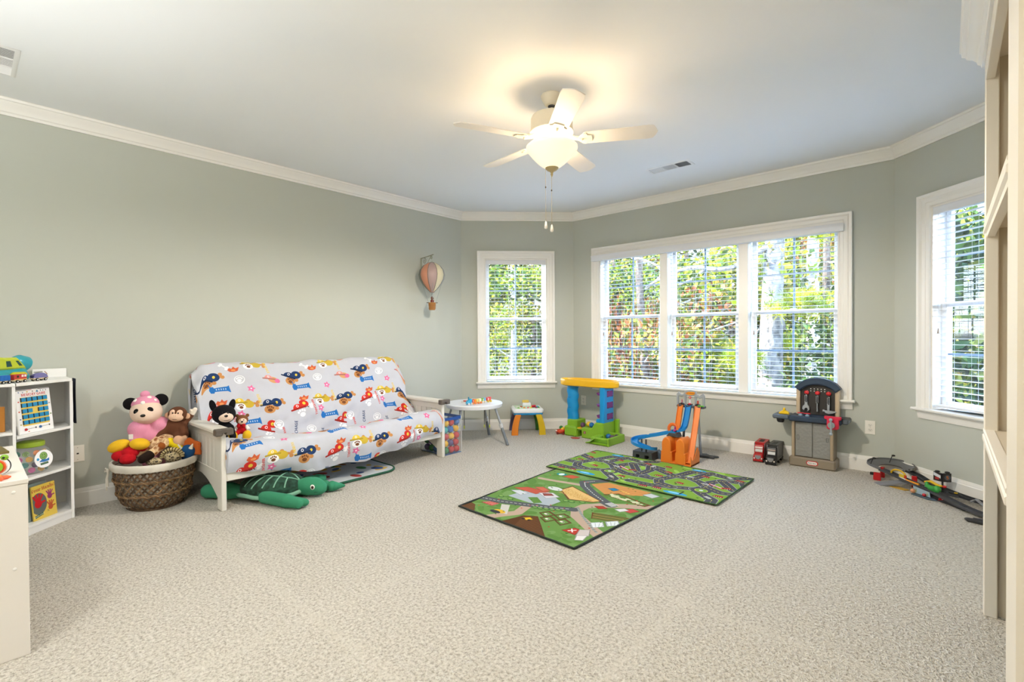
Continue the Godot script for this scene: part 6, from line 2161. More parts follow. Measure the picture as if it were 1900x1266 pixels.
func build_wall_things() -> void:
	outlet(wall_frame(corners[2], corners[3]) * Transform3D(Basis.IDENTITY, Vector3(1.156 - S, 0.371, 0)), "white double wall outlet low in the corner behind the ball tower", true)
	outlet(wall_frame(corners[2], corners[3]) * Transform3D(Basis.IDENTITY, Vector3(4.078 - S, 0.380, 0)), "white double wall outlet to the right of the toy workbench", true)
	outlet(wall_frame(corners[0], corners[1]) * Transform3D(Basis.IDENTITY, Vector3(ZR - 3.652, 0.378, 0)), "white single-jack wall plate beside the angled shelf", false)
	# hot-air balloon on a scrolled bracket
	var iron := mat(c8(150, 150, 128), 0.5, 0.3)
	var zb := 0.625
	var br := thing("scroll_bracket", "small scrolled metal wall bracket that holds the hanging balloon", "bracket", Vector3(0, 0, zb))
	part("wall_bar", MB.new().bx(Vector3(0.0, 1.925, -0.010), Vector3(0.008, 2.100, 0.010), 0.002), iron, br)
	part("arm", MB.new().rod(Vector3(0.0, 2.095, 0), Vector3(0.225, 2.115, 0), 0.005, 8), iron, br)
	for q in [[0.060, 2.058, 0.034, -1.0], [0.190, 2.088, 0.024, 1.0]]:
		var p := []
		for e in 26:
			var a = PI * 0.5 + q[3] * e * 0.36
			var r: float = q[2] * (1.0 - e / 30.0)
			p.append(Vector3(q[0] + cos(a) * r, q[1] + sin(a) * r, 0))
		part("scroll", MB.new().tube(p, 0.0032, 6), iron, br)
	part("brace", MB.new().tube([Vector3(0.008, 1.985, 0), Vector3(0.05, 1.99, 0), Vector3(0.11, 2.02, 0), Vector3(0.150, 2.07, 0), Vector3(0.185, 2.108, 0)], 0.003, 6), iron, br)
	var C := Vector3(0.200, 0, zb + 0.005)
	var o := thing("hot_air_balloon", "patchwork toy hot-air balloon with a wicker gondola hanging on the wall", "decoration", C)
	part("hanger", MB.new().rod(Vector3(0, 2.028, 0), Vector3(0, 2.108, 0), 0.0014, 6), iron, o)
	var pr := [Vector2(0.004, 2.030), Vector2(0.045, 2.018), Vector2(0.092, 1.990), Vector2(0.128, 1.940), Vector2(0.140, 1.885), Vector2(0.130, 1.835), Vector2(0.104, 1.785), Vector2(0.072, 1.742), Vector2(0.044, 1.712), Vector2(0.026, 1.700)]
	var gc := [[176, 152, 148], [196, 136, 108], [120, 128, 120], [206, 190, 140], [222, 200, 200], [196, 136, 108], [150, 150, 146], [214, 206, 176]]
	for g in 8:
		var rows := []
		for q in pr:
			var a := PackedVector3Array()
			for e in 7:
				var f := e / 6.0
				var an := TAU * (g + f) / 8.0 + 0.25
				var r: float = q.x * (1.0 + 0.07 * sin(PI * f))
				a.append(Vector3(cos(an) * r, q.y, sin(an) * r))
			rows.append(a)
		var gore := MB.new()
		gore.grid(rows, false, false, null, 0.0)
		part("gore", gore, mat(c8(gc[g][0], gc[g][1], gc[g][2]), 0.55), o)
		var rp := []
		for q in pr:
			var an := TAU * g / 8.0 + 0.25
			rp.append(Vector3(cos(an) * q.x * 1.006, q.y, sin(an) * q.x * 1.006))
		part("seam", MB.new().tube(rp, 0.0028, 6), mat(c8(104, 108, 104), 0.6), o)
	part("collar", MB.new().lathe([Vector2(0.028, 1.704), Vector2(0.030, 1.690), Vector2(0.022, 1.686), Vector2(0.022, 1.70)], 24), mat(c8(178, 150, 140), 0.6), o)
	for a in [0.6, 2.2, 3.75, 5.3]:
		part("rope", MB.new().tube([Vector3(cos(a) * 0.137, 1.875, sin(a) * 0.137), Vector3(cos(a) * 0.10, 1.76, sin(a) * 0.10), Vector3(cos(a) * 0.040, 1.570, sin(a) * 0.040)], 0.0018, 6), mat(c8(140, 150, 150), 0.8), o)
		part("rosette", MB.new().ell(Vector3(cos(a) * 0.141, 1.878, sin(a) * 0.141), Vector3(0.006, 0.008, 0.006), Basis.IDENTITY, 10, 6), mat(c8(60, 56, 60), 0.6), o)
	var wk := mat(c8(168, 118, 62), 0.7)
	var gd := part("gondola", MB.new().lathe([Vector2(0.001, 1.487), Vector2(0.032, 1.487), Vector2(0.036, 1.495), Vector2(0.040, 1.560), Vector2(0.043, 1.566), Vector2(0.040, 1.572), Vector2(0.034, 1.568), Vector2(0.030, 1.500), Vector2(0.001, 1.498)], 28), wk, o, "wicker gondola")
	for y in [1.505, 1.520, 1.535, 1.550]:
		var p := []
		for e in 33:
			var a := TAU * e / 32.0
			var r: float = 0.0375 + (y - 1.5) * 0.06 + 0.0012 * sin(a * 14.0 + y * 800.0)
			p.append(Vector3(cos(a) * r, y, sin(a) * r))
		part("weave_ring", MB.new().tube(p, 0.003, 6), mat(c8(150, 100, 50), 0.7), gd)
	part("rail", MB.new().rod(Vector3(-0.030, 1.570, 0.055), Vector3(0.03, 1.570, -0.055), 0.004, 8), mat(c8(70, 56, 46), 0.6), o)
	var be := part("bear", MB.new().blob([[Vector3(0.0, 1.585, 0), Vector3(0.020, 0.026, 0.018), Basis.IDENTITY], [Vector3(0, 1.622, 0), Vector3(0.016, 0.015, 0.015), Basis.IDENTITY], [Vector3(0.010, 1.636, 0.012), Vector3(0.006, 0.006, 0.005), Basis.IDENTITY], [Vector3(-0.008, 1.636, -0.012), Vector3(0.006, 0.006, 0.005), Basis.IDENTITY], [Vector3(0.014, 1.617, -0.002), Vector3(0.008, 0.007, 0.007), Basis.IDENTITY]], 0.003, 0.004), mat(c8(110, 62, 44), 0.9), o, "small brown bear in the gondola")
	part("vest", MB.new().ell(Vector3(0.001, 1.588, 0), Vector3(0.0215, 0.018, 0.0195)), mat(c8(122, 40, 38), 0.8), be)
# ---------------------------------------------------------------- small tables, ball bag
func rrect(hx: float, hy: float, r: float, n := 6) -> Array:
	var q := []
	for k in 4:
		var cx: float = (hx - r) * (1.0 if k == 0 or k == 3 else -1.0)
		var cy: float = (hy - r) * (1.0 if k < 2 else -1.0)
		for f in n + 1:
			var a := PI / 2 * k + PI / 2 * f / n
			q.append(Vector2(cx + cos(a) * r, cy + sin(a) * r))
	return q

func flat(m: MB, o := Vector3.ZERO, turn := 0.0) -> MB:
	# lay an extrusion down: polygon x -> x, polygon y -> -z, depth -> up
	m.x = Transform3D(Basis(Vector3.UP, turn) * Basis(Vector3.RIGHT, -PI / 2), o)
	return m

func build_tables() -> void:
	# round table
	var o := thing("toddler_table", "round white toddler table on splayed grey legs beyond the futon", "table", Vector3(0.620, 0, 0.385))
	var wt := plas(232, 234, 238, 0.35)
	part("tabletop", MB.new().lathe([Vector2(0.001, 0.440), Vector2(0.285, 0.440), Vector2(0.300, 0.447), Vector2(0.312, 0.446), Vector2(0.318, 0.438), Vector2(0.310, 0.404), Vector2(0.304, 0.400), Vector2(0.290, 0.402), Vector2(0.280, 0.420), Vector2(0.001, 0.420)], 64), wt, o)
	var gl := mat(c8(160, 166, 172), 0.35, 0.3)
	var gd := mat(c8(120, 126, 132), 0.35, 0.3)
	for q in [[0.080, 0.375], [0.390, -0.125], [-0.155, -0.395], [-0.45, 0.10]]:
		var foot := Vector3(q[0], 0, q[1])
		var top := Vector3(q[0] * 0.62, 0.420, q[1] * 0.62)
		var mid := foot.lerp(top, 0.48)
		var lg := part("leg", MB.new().rod(foot.lerp(top, 0.40), top, 0.0125, 14), gl, o)
		part("lower_tube", MB.new().rod(foot, mid, 0.0165, 14), gd, lg)
		part("collar", MB.new().rod(foot.lerp(top, 0.44), foot.lerp(top, 0.54), 0.0225, 14), plas(196, 200, 204), lg)
		part("foot_cap", MB.new().ell(foot + Vector3(0, 0.006, 0), Vector3(0.017, 0.007, 0.017)), plas(90, 94, 98), lg)
	for q in [[-0.02, 0.20], [0.02, 0.17], [0.14, -0.02], [0.19, -0.05]]:
		var s := part("strap", MB.new().box(Vector3(q[0], 0.310, q[1]), Vector3(0.012, 0.20, 0.004), 0.001), plas(130, 132, 128), o)
		part("buckle", MB.new().box(Vector3(q[0], 0.195, q[1]), Vector3(0.012, 0.034, 0.006), 0.002), plas(206, 216, 60), s, "lime buckle end")
	# flat red and white toy on it
	var pl := thing("toy_plate", "flat red and white toy lying behind the number train on the round table", "toy", Vector3(0.545, 0.440, 0.360), Vector3(0, 80, 0))
	part("base", flat(MB.new()).ext(rrect(0.11, 0.05, 0.02), 0.0, 0.012, 0.003), plas(240, 240, 240), pl)
	part("panel", flat(MB.new()).ext(rrect(0.09, 0.036, 0.015), 0.012, 0.024, 0.003), plas(208, 78, 62), pl, "red panel")
	# number train
	var cars := [["toy_engine", "blue toy train engine at the front of the number train on the round table", 0.530, [40, 164, 208], [40, 164, 208], ""], ["number_car", "red and orange number car behind the blue engine on the round table", 0.462, [178, 30, 44], [230, 140, 30], "1"], ["number_car", "pale yellow number car in the middle of the toy train on the round table", 0.386, [240, 226, 140], [238, 210, 120], "5"], ["number_car", "green and blue number car toward the tail of the toy train", 0.308, [110, 176, 40], [236, 200, 60], "8"], ["number_car", "lilac and red last number car of the toy train", 0.232, [226, 92, 92], [214, 178, 40], "0"]]
	for k in 5:
		var q = cars[k]
		var c := thing(q[0], q[1], "toy train", Vector3(0.690 + (0.004 if k % 2 == 0 else -0.004), 0.440, q[2]), Vector3(0, 90, 0))
		part("chassis", MB.new().box(Vector3(0, 0.014, 0), Vector3(0.064, 0.010, 0.034), 0.002), plas(q[4][0], q[4][1], q[4][2], 0.3), c)
		for wx in [-0.020, 0.020]:
			for wz in [-0.019, 0.019]:
				var w := part("wheel", MB.new().rod(Vector3(wx, 0.012, wz - 0.004), Vector3(wx, 0.012, wz + 0.004), 0.012, 18), [plas(238, 238, 238), plas(232, 130, 60), plas(232, 120, 60), plas(240, 236, 226), plas(220, 190, 40)][k], c)
				part("hub", MB.new().rod(Vector3(wx, 0.012, wz - 0.005), Vector3(wx, 0.012, wz + 0.005), 0.004, 10), plas(210, 150, 60), w)
		if k == 0:
			part("body", MB.new().ext([Vector2(-0.036, 0.018), Vector2(0.032, 0.018), Vector2(0.032, 0.060), Vector2(0.006, 0.068), Vector2(-0.010, 0.056), Vector2(-0.030, 0.044), Vector2(-0.046, 0.022)], -0.018, 0.018, 0.005), plas(40, 164, 208, 0.3), c)
			part("chimney", MB.new().rod(Vector3(-0.008, 0.055, 0), Vector3(-0.008, 0.086, 0), 0.006, 12, 0.008), plas(28, 130, 170), c)
		else:
			var b1 := part("block", MB.new().box(Vector3(-0.016, 0.036, 0), Vector3(0.030, 0.036, 0.034), 0.004), plas(q[3][0], q[3][1], q[3][2], 0.35), c)
			var c2: Array = [[], [232, 136, 30], [248, 244, 214], [120, 186, 226], [226, 92, 92]][k]
			part("block", MB.new().box(Vector3(0.016, 0.036 + (0.004 if k == 4 else 0.0), 0), Vector3(0.030, 0.036, 0.034), 0.004), plas(c2[0], c2[1], c2[2], 0.35), c)
			part("numeral", MB.new().at(Vector3(-0.016, 0.036, 0.0172)).text(q[5], 0.022, "Droid Sans", 0.0008, true), plas(250, 246, 236) if k != 2 else plas(120, 150, 70), b1)
	# activity table
	var a := thing("activity_table", "white and blue toy activity table on orange, yellow, green and purple curved legs", "toy table", Vector3(0.715, 0, -0.420), Vector3(0, 47, 0))
	var ft := [[-0.165, 0.150, 224, 130, 38, "orange leg"], [0.165, 0.150, 206, 172, 28, "yellow leg"], [0.165, -0.140, 52, 116, 34, "green leg"], [-0.165, -0.140, 92, 82, 112, "purple leg"]]
	for q in ft:
		var sx := signf(q[0])
		var sz := signf(q[1])
		var rows := []
		for k in 9:
			var f := k / 8.0
			var out := 0.052 * (1.0 - f * f)
			var cx: float = q[0] - sx * 0.045 + sx * out * 0.9
			var cz: float = q[1] + sz * out * 0.2 - sz * 0.0
			var w := lerpf(0.041, 0.036, f)
			var r := PackedVector3Array()
			for p in rrect(w, 0.020, 0.016, 4):
				r.append(Vector3(cx + p.x, 0.245 * f, cz + p.y))
			rows.append(r)
		var lm := MB.new().grid(rows, false, true)
		part("leg", lm, plas(q[2], q[3], q[4], 0.25), a, q[5])
	part("skirt", flat(MB.new(), Vector3(0, 0.238, 0)).ext(rrect(0.178, 0.168, 0.04), 0.0, 0.024, 0.005), plas(26, 132, 190, 0.3), a, "blue skirt")
	part("table_block", flat(MB.new(), Vector3(0, 0.258, 0)).ext(rrect(0.187, 0.176, 0.05), 0.0, 0.054, 0.014), plas(236, 238, 240, 0.3), a, "white block")
	part("panel", flat(MB.new(), Vector3(0, 0.311, 0)).ext(rrect(0.150, 0.140, 0.03), 0.0, 0.004, 0.001), plas(196, 226, 190, 0.4), a)
	part("easel", MB.new().box(Vector3(0.0, 0.338, -0.035), Vector3(0.105, 0.046, 0.035), 0.008), plas(232, 236, 242), a)
	part("book", MB.new().at(Vector3(-0.012, 0.376, -0.045), Vector3(-25, 0, 0)).box(Vector3.ZERO, Vector3(0.080, 0.034, 0.012), 0.003), plas(204, 172, 30), a, "yellow flap on top")
	part("phone", MB.new().at(Vector3(0.075, 0.330, 0.06), Vector3(0, 40, 0)).box(Vector3.ZERO, Vector3(0.060, 0.026, 0.030), 0.008), plas(204, 32, 62), a, "red handset")
	for q in [[-0.10, 0.09, 0.018, 232, 236, 230], [-0.075, 0.02, 0.020, 176, 92, 40], [-0.045, 0.105, 0.016, 232, 140, 50], [0.0, 0.11, 0.014, 232, 110, 120], [0.035, 0.115, 0.014, 240, 206, 60], [0.10, 0.115, 0.016, 150, 60, 130], [0.125, 0.03, 0.018, 60, 150, 190], [0.13, 0.10, 0.014, 70, 160, 80], [-0.125, 0.03, 0.014, 236, 232, 226], [-0.115, 0.12, 0.016, 150, 200, 120], [0.06, 0.01, 0.014, 240, 206, 120]]:
		part("button", MB.new().ell(Vector3(q[0], 0.316, q[1]), Vector3(q[2], 0.014, q[2] * 0.85), Basis.IDENTITY, 16, 8), plas(q[3], q[4], q[5], 0.3), a)
	# clear bag of play balls behind the futon
	var bag := thing("ball_bag", "clear zip bag with a blue rim, full of play balls, behind the futon", "bag", Vector3(0.665, 0, 0.905))
	var film := StandardMaterial3D.new()
	film.albedo_color = Color(0.95, 0.97, 1.0, 0.07)
	film.transparency = BaseMaterial3D.TRANSPARENCY_ALPHA
	film.roughness = 0.08
	var hx := 0.190
	var hz := 0.112
	var bm := MB.new()
	for sx in [-1.0, 1.0]:
		bm.quad(Vector3(hx * sx, 0.004, -hz), Vector3(hx * sx, 0.004, hz), Vector3(hx * sx, 0.372, hz), Vector3(hx * sx, 0.372, -hz), Vector3(sx, 0, 0))
	for sz in [-1.0, 1.0]:
		bm.quad(Vector3(-hx, 0.004, hz * sz), Vector3(hx, 0.004, hz * sz), Vector3(hx, 0.372, hz * sz), Vector3(-hx, 0.372, hz * sz), Vector3(0, 0, sz))
	part("film", bm, film, bag, "clear film")
	var pipe := plas(226, 228, 230)
	for sx in [-1.0, 1.0]:
		for sz in [-1.0, 1.0]:
			part("piping", MB.new().rod(Vector3(hx * sx, 0.002, hz * sz), Vector3(hx * sx, 0.372, hz * sz), 0.0022, 6), pipe, bag)
	var rimp := []
	for p in rrect(hx + 0.002, hz + 0.002, 0.02, 4):
		rimp.append(Vector3(p.x, 0, p.y))
	var rr0 := []
	for y in [0.345, 0.375]:
		var r := PackedVector3Array()
		for p in rimp:
			r.append(p + Vector3(0, y, 0))
		rr0.append(r)
	part("rim_band", MB.new().grid(rr0, false, true), plas(24, 74, 150, 0.5), bag, "blue rim band")
	part("base_sheet", MB.new().box(Vector3(0, 0.003, 0), Vector3(hx * 2, 0.003, hz * 2)), plas(40, 92, 160), bag)
	var ballm := MB.new().ell(Vector3.ZERO, Vector3.ONE * 0.0345, Basis.IDENTITY, 24, 14).mesh()
	var bc := {"red": [186, 40, 38], "yellow": [226, 176, 34], "blue": [34, 100, 172], "green": [40, 122, 62], "teal": [46, 160, 160], "purple": [78, 60, 120]}
	var rowsc := [["green", "red", "red"], ["yellow", "purple", "red"], ["red", "yellow", "red"], ["teal", "blue", "yellow"], ["yellow", "red", "blue"]]
	var lvl := ["bottom", "second", "middle", "fourth", "top"]
	var pos3 := ["nearest the futon leg", "in the middle", "nearest the table leg"]
	var b0: MeshInstance3D = null
	for r in 5:
		for c in 3:
			var cn: String = rowsc[r][c]
			var lb := "%s play ball in the clear bag's %s layer, %s" % [cn, lvl[r], pos3[c]]
			var p := Vector3(0.818 - 0.003 * (r % 2), 0.040 + 0.0685 * r, 0.974 - 0.070 * c + (0.006 if r % 2 else 0.0))
			if b0 == null:
				b0 = single("play_ball", ballm, plas(40, 122, 62, 0.25), lb, "ball", p, Vector3.ZERO, "play balls in the clear bag")
			else:
				var t := copy(b0, lb, p, Vector3.ZERO, "play balls in the clear bag")
				(t as MeshInstance3D).material_override = plas(bc[cn][0], bc[cn][1], bc[cn][2], 0.25)
	for r in 2:
		for c in 4:
			var cn: String = [["green", "blue", "green", "purple"], ["green", "green", "purple", "green"]][r][c]
			var lb := "%s play ball in the bag's %s layer under the futon, %s" % [cn, lvl[r], ["first from leg", "second from leg", "third from leg", "farthest from leg"][c]]
			var t := copy(b0, lb, Vector3(0.745 - 0.0705 * c, 0.040 + 0.0685 * r, 0.974), Vector3.ZERO, "play balls in the clear bag")
			(t as MeshInstance3D).material_override = plas(bc[cn][0], bc[cn][1], bc[cn][2], 0.25)

# ---------------------------------------------------------------- ball tower
func build_ball_tower() -> void:
	var o := thing("ball_tower", "green, blue and yellow plastic ball-drop tower in the window corner", "toy")
	var gn := plas(132, 180, 44, 0.4)
	var bl := plas(20, 146, 214, 0.3)
	var yl := plas(238, 184, 30, 0.3)
	var pu := plas(122, 44, 128, 0.4)
	var base := MB.new()
	base.bx(Vector3(1.165, 0, -0.860), Vector3(1.335, 0.118, -0.565), 0.016)
	base.bx(Vector3(1.185, 0.10, -0.80), Vector3(1.325, 0.192, -0.600), 0.012)
	part("base_block", base, gn, o)
	# bridge with an arched opening
	var br := [Vector2(1.325, 0.0), Vector2(1.340, 0.0)]
	for k in 11:
		var a := PI - PI * k / 10.0
		br.append(Vector2(1.378 + cos(a) * 0.036, 0.052 + sin(a) * 0.034))
	br += [Vector2(1.416, 0.0), Vector2(1.430, 0.0), Vector2(1.430, 0.098), Vector2(1.325, 0.098)]
	part("bridge", MB.new().ext(br, -0.84, -0.585, 0.006), gn, o)
	part("tunnel_back", MB.new().bx(Vector3(1.33, 0, -0.86), Vector3(1.43, 0.09, -0.845)), plas(90, 130, 30), o)
	var mn := [Vector2(1.405, 0.0), Vector2(1.700, 0.0), Vector2(1.700, 0.198), Vector2(1.600, 0.198), Vector2(1.575, 0.178), Vector2(1.545, 0.132), Vector2(1.520, 0.124), Vector2(1.420, 0.124), Vector2(1.405, 0.116)]
	part("main_block", MB.new().ext(mn, -0.86, -0.572, 0.012), gn, o)
	part("post", MB.new().bx(Vector3(1.705, 0.0, -0.865), Vector3(1.748, 0.22, -0.815), 0.008), gn, o)
	part("channel", MB.new().bx(Vector3(1.33, 0.096, -0.70), Vector3(1.46, 0.108, -0.60), 0.003), plas(226, 160, 40), o, "orange channel")
	part("tongue", flat(MB.new(), Vector3(1.378, 0.0, -0.56)).ext([Vector2(-0.034, -0.02), Vector2(0.034, -0.02), Vector2(0.040, -0.050), Vector2(0.02, -0.085), Vector2(-0.034, -0.094), Vector2(-0.062, -0.070)], 0.001, 0.008, 0.003), plas(178, 34, 40, 0.4), o, "red ramp tongue")
	# tray at the front right
	var tr := MB.new()
	tr.bx(Vector3(1.64, 0.0, -0.705), Vector3(1.890, 0.022, -0.375), 0.006)
	tr.bx(Vector3(1.862, 0.0, -0.705), Vector3(1.892, 0.085, -0.375), 0.009)
	tr.bx(Vector3(1.70, 0.0, -0.712), Vector3(1.892, 0.085, -0.685), 0.009)
	part("tray", tr, gn, o)
	var lip := [Vector2(1.600, 0.006), Vector2(1.892, 0.0), Vector2(1.892, 0.085), Vector2(1.80, 0.080), Vector2(1.725, 0.082), Vector2(1.66, 0.034), Vector2(1.60, 0.014)]
	part("tray_front", MB.new().ext(lip, -0.400, -0.350, 0.010), gn, o)
	part("tray_side", MB.new().bx(Vector3(1.64, 0.0, -0.58), Vector3(1.70, 0.075, -0.40), 0.010), gn, o)
	# wavy blue tube
	var rows := []
	for k in 33:
		var f := k / 32.0
		var r := PackedVector3Array()
		var w := 0.006 * sin(f * 20.0)
		for e in 28:
			var a := TAU * e / 28.0
			r.append(Vector3(1.212 + w + cos(a) * 0.072, lerpf(0.186, 0.585, f), -0.690 + sin(a) * 0.058))
		rows.append(r)
	part("tube", MB.new().grid(rows, false, true), bl, o, "bright blue wavy tube")
	for y in [0.33, 0.45]:
		part("tube_vent", MB.new().box(Vector3(1.205, y, -0.632), Vector3(0.030, 0.006, 0.004), 0.001), plas(14, 100, 160), o)
	# blue ladder panel
	part("panel", MB.new().bx(Vector3(1.640, 0.192, -0.805), Vector3(1.700, 0.600, -0.590), 0.008), bl, o, "bright blue panel")
	part("panel_foot", MB.new().bx(Vector3(1.590, 0.192, -0.70), Vector3(1.645, 0.235, -0.590), 0.010), bl, o)
	for k in 3:
		var y := 0.265 + k * 0.128
		part("window", MB.new().bx(Vector3(1.699, y - 0.034, -0.782), Vector3(1.7025, y + 0.034, -0.655), 0.001), pu, o, "purple window")
		for e in [-0.765, -0.672]:
			for s in [-0.030, 0.030]:
				part("clip", MB.new().box(Vector3(1.7035, y + s, e), Vector3(0.003, 0.012, 0.014), 0.001), plas(50, 30, 70), o)
		part("cup", MB.new().ext([Vector2(1.585, y + 0.012), Vector2(1.602, y - 0.018), Vector2(1.642, y - 0.018), Vector2(1.642, y + 0.024), Vector2(1.624, y + 0.004), Vector2(1.600, y + 0.002)], -0.690, -0.612, 0.004), pu, o, "purple scoop")
	# yellow two-lobed tray on top: rim swept round a figure of eight
	var path := []
	var A := []
	var n := 64
	for k in n:
		var a := TAU * k / n
		var r := 0.165 + 0.045 * cos(2.0 * a)
		path.append(Vector3(1.430 + cos(a) * r * 1.80, 0.0, -0.700 + sin(a) * r * 0.98))
	for k in n:
		var d: Vector3 = (path[(k + 1) % n] - path[(k + n - 1) % n]).normalized()
		A.append(Vector3(d.z, 0, -d.x))
	var up := []
	up.resize(n)
	up.fill(Vector3.UP)
	var prof := [Vector2(-0.045, 0.596), Vector2(-0.012, 0.590), Vector2(0.008, 0.600), Vector2(0.014, 0.640), Vector2(0.010, 0.666), Vector2(0.0, 0.672), Vector2(-0.010, 0.664), Vector2(-0.016, 0.620), Vector2(-0.045, 0.612)]
	part("top_tray", MB.new().sweep(prof, path, A, up, true, 50.0), yl, o, "yellow top tray")
	var fl := []
	for p in path:
		fl.append(Vector2(p.x, -p.z))
	part("tray_floor", flat(MB.new()).ext(shrink(fl, 0.030), 0.594, 0.612, 0.0), yl, o)
	# badge: dark red disc with a pale mark
	var bg := part("badge", MB.new().at(Vector3(1.455, 0.068, -0.5716)).ext(rrect(0.014, 0.015, 0.006, 4), 0.0, 0.002), plas(140, 24, 52), o, "dark red badge")
	part("badge_mark", MB.new().at(Vector3(1.455, 0.068, -0.5694)).text("2", 0.018, "Droid Sans", 0.0006, true), plas(236, 220, 224), bg)
	# balls in it
	var bm := MB.new().ell(Vector3.ZERO, Vector3.ONE * 0.030, Basis.IDENTITY, 22, 12).mesh()
	var list := [["purple ball in the green tower's orange channel", 1.385, 0.138, -0.640, 92, 62, 96], ["yellow ball on the green tower's deck", 1.455, 0.154, -0.660, 232, 190, 36], ["blue ball beside the yellow one on the green tower's deck", 1.512, 0.154, -0.630, 26, 104, 178], ["blue ball in the green tower's front tray", 1.735, 0.052, -0.625, 26, 104, 178], ["purple ball nearest the camera in the green tower's front tray", 1.800, 0.052, -0.590, 84, 52, 84], ["dark purple ball against the outer wall of the green tower's front tray", 1.825, 0.052, -0.648, 70, 46, 76]]
	var b0: MeshInstance3D = null
	for q in list:
		var t: MeshInstance3D
		if b0 == null:
			t = single("tower_ball", bm, plas(q[4], q[5], q[6], 0.3), q[0], "ball", Vector3(q[1], q[2], q[3]), Vector3.ZERO, "balls in the ball tower")
			b0 = t
		else:
			t = copy(b0, q[0], Vector3(q[1], q[2], q[3]), Vector3.ZERO, "balls in the ball tower")
			t.material_override = plas(q[4], q[5], q[6], 0.3)
	# little car beside it
	var c := thing("toy_car", "tiny orange-red toy car with a green ball on top beside the ball tower", "toy car", Vector3(1.095, 0, -0.600), Vector3(0, 25, 0))
	part("body", MB.new().blob([[Vector3(-0.01, 0.032, 0), Vector3(0.055, 0.028, 0.034), Basis.IDENTITY], [Vector3(0.02, 0.050, 0), Vector3(0.035, 0.026, 0.030), Basis.IDENTITY]], 0.006, 0.015), plas(212, 74, 38, 0.35), c)
	part("cab", MB.new().ell(Vector3(0.022, 0.066, 0), Vector3(0.030, 0.022, 0.028)), plas(232, 186, 40), c, "yellow cab")
	part("ball", MB.new().ell(Vector3(0.005, 0.080, 0), Vector3(0.024, 0.022, 0.024)), plas(40, 130, 60), c, "green ball on top")
	part("headlamp", MB.new().ell(Vector3(-0.048, 0.042, 0.022), Vector3(0.013, 0.011, 0.010)), plas(236, 200, 190), c)
	for wx in [-0.032, 0.036]:
		for wz in [-0.034, 0.034]:
			part("wheel", MB.new().rod(Vector3(wx, 0.014, wz - 0.006), Vector3(wx, 0.014, wz + 0.006), 0.014, 16), plas(120, 40, 36), c)

func shrink(p: Array, d: float) -> Array:
	var q := []
	var n := p.size()
	for i in n:
		var e: Vector2 = (p[(i + 1) % n] - p[(i + n - 1) % n]).normalized()
		q.append(p[i] + Vector2(-e.y, e.x) * d * (-1.0 if Geometry2D.is_polygon_clockwise(PackedVector2Array(p)) else 1.0))
	return q

# ---------------------------------------------------------------- race-track tower
func lane(pts: Array, w: float, rise := 0.013) -> MB:
	# a channel with two raised edges carried down a path in the z-y plane
	var cv := Curve3D.new()
	for k in pts.size():
		var tg: Vector3 = (pts[mini(k + 1, pts.size() - 1)] - pts[maxi(k - 1, 0)]) / 5.0
		cv.add_point(pts[k], -tg, tg)
	cv.bake_interval = 0.006
	var ln := cv.get_baked_length()
	var n := 40
	var P := []
	var A := []
	var B := []
	for k in n + 1:
		var d := ln * k / n
		var p := cv.sample_baked(d)
		var t := (cv.sample_baked(minf(d + 0.006, ln)) - cv.sample_baked(maxf(d - 0.006, 0.0))).normalized()
		var side := Vector3(t.z, 0, -t.x)
		if side.length() < 0.02:
			side = Vector3.RIGHT
		side = side.normalized()
		P.append(p)
		A.append(side)
		B.append(side.cross(t).normalized() * (1.0 if side.cross(t).y >= 0 else -1.0))
	var h := w / 2.0
	return MB.new().sweep([Vector2(-h, -0.003), Vector2(h, -0.003), Vector2(h, rise), Vector2(h - 0.003, rise), Vector2(h - 0.004, 0.001), Vector2(-h + 0.004, 0.001), Vector2(-h + 0.003, rise), Vector2(-h, rise)], P, A, B)

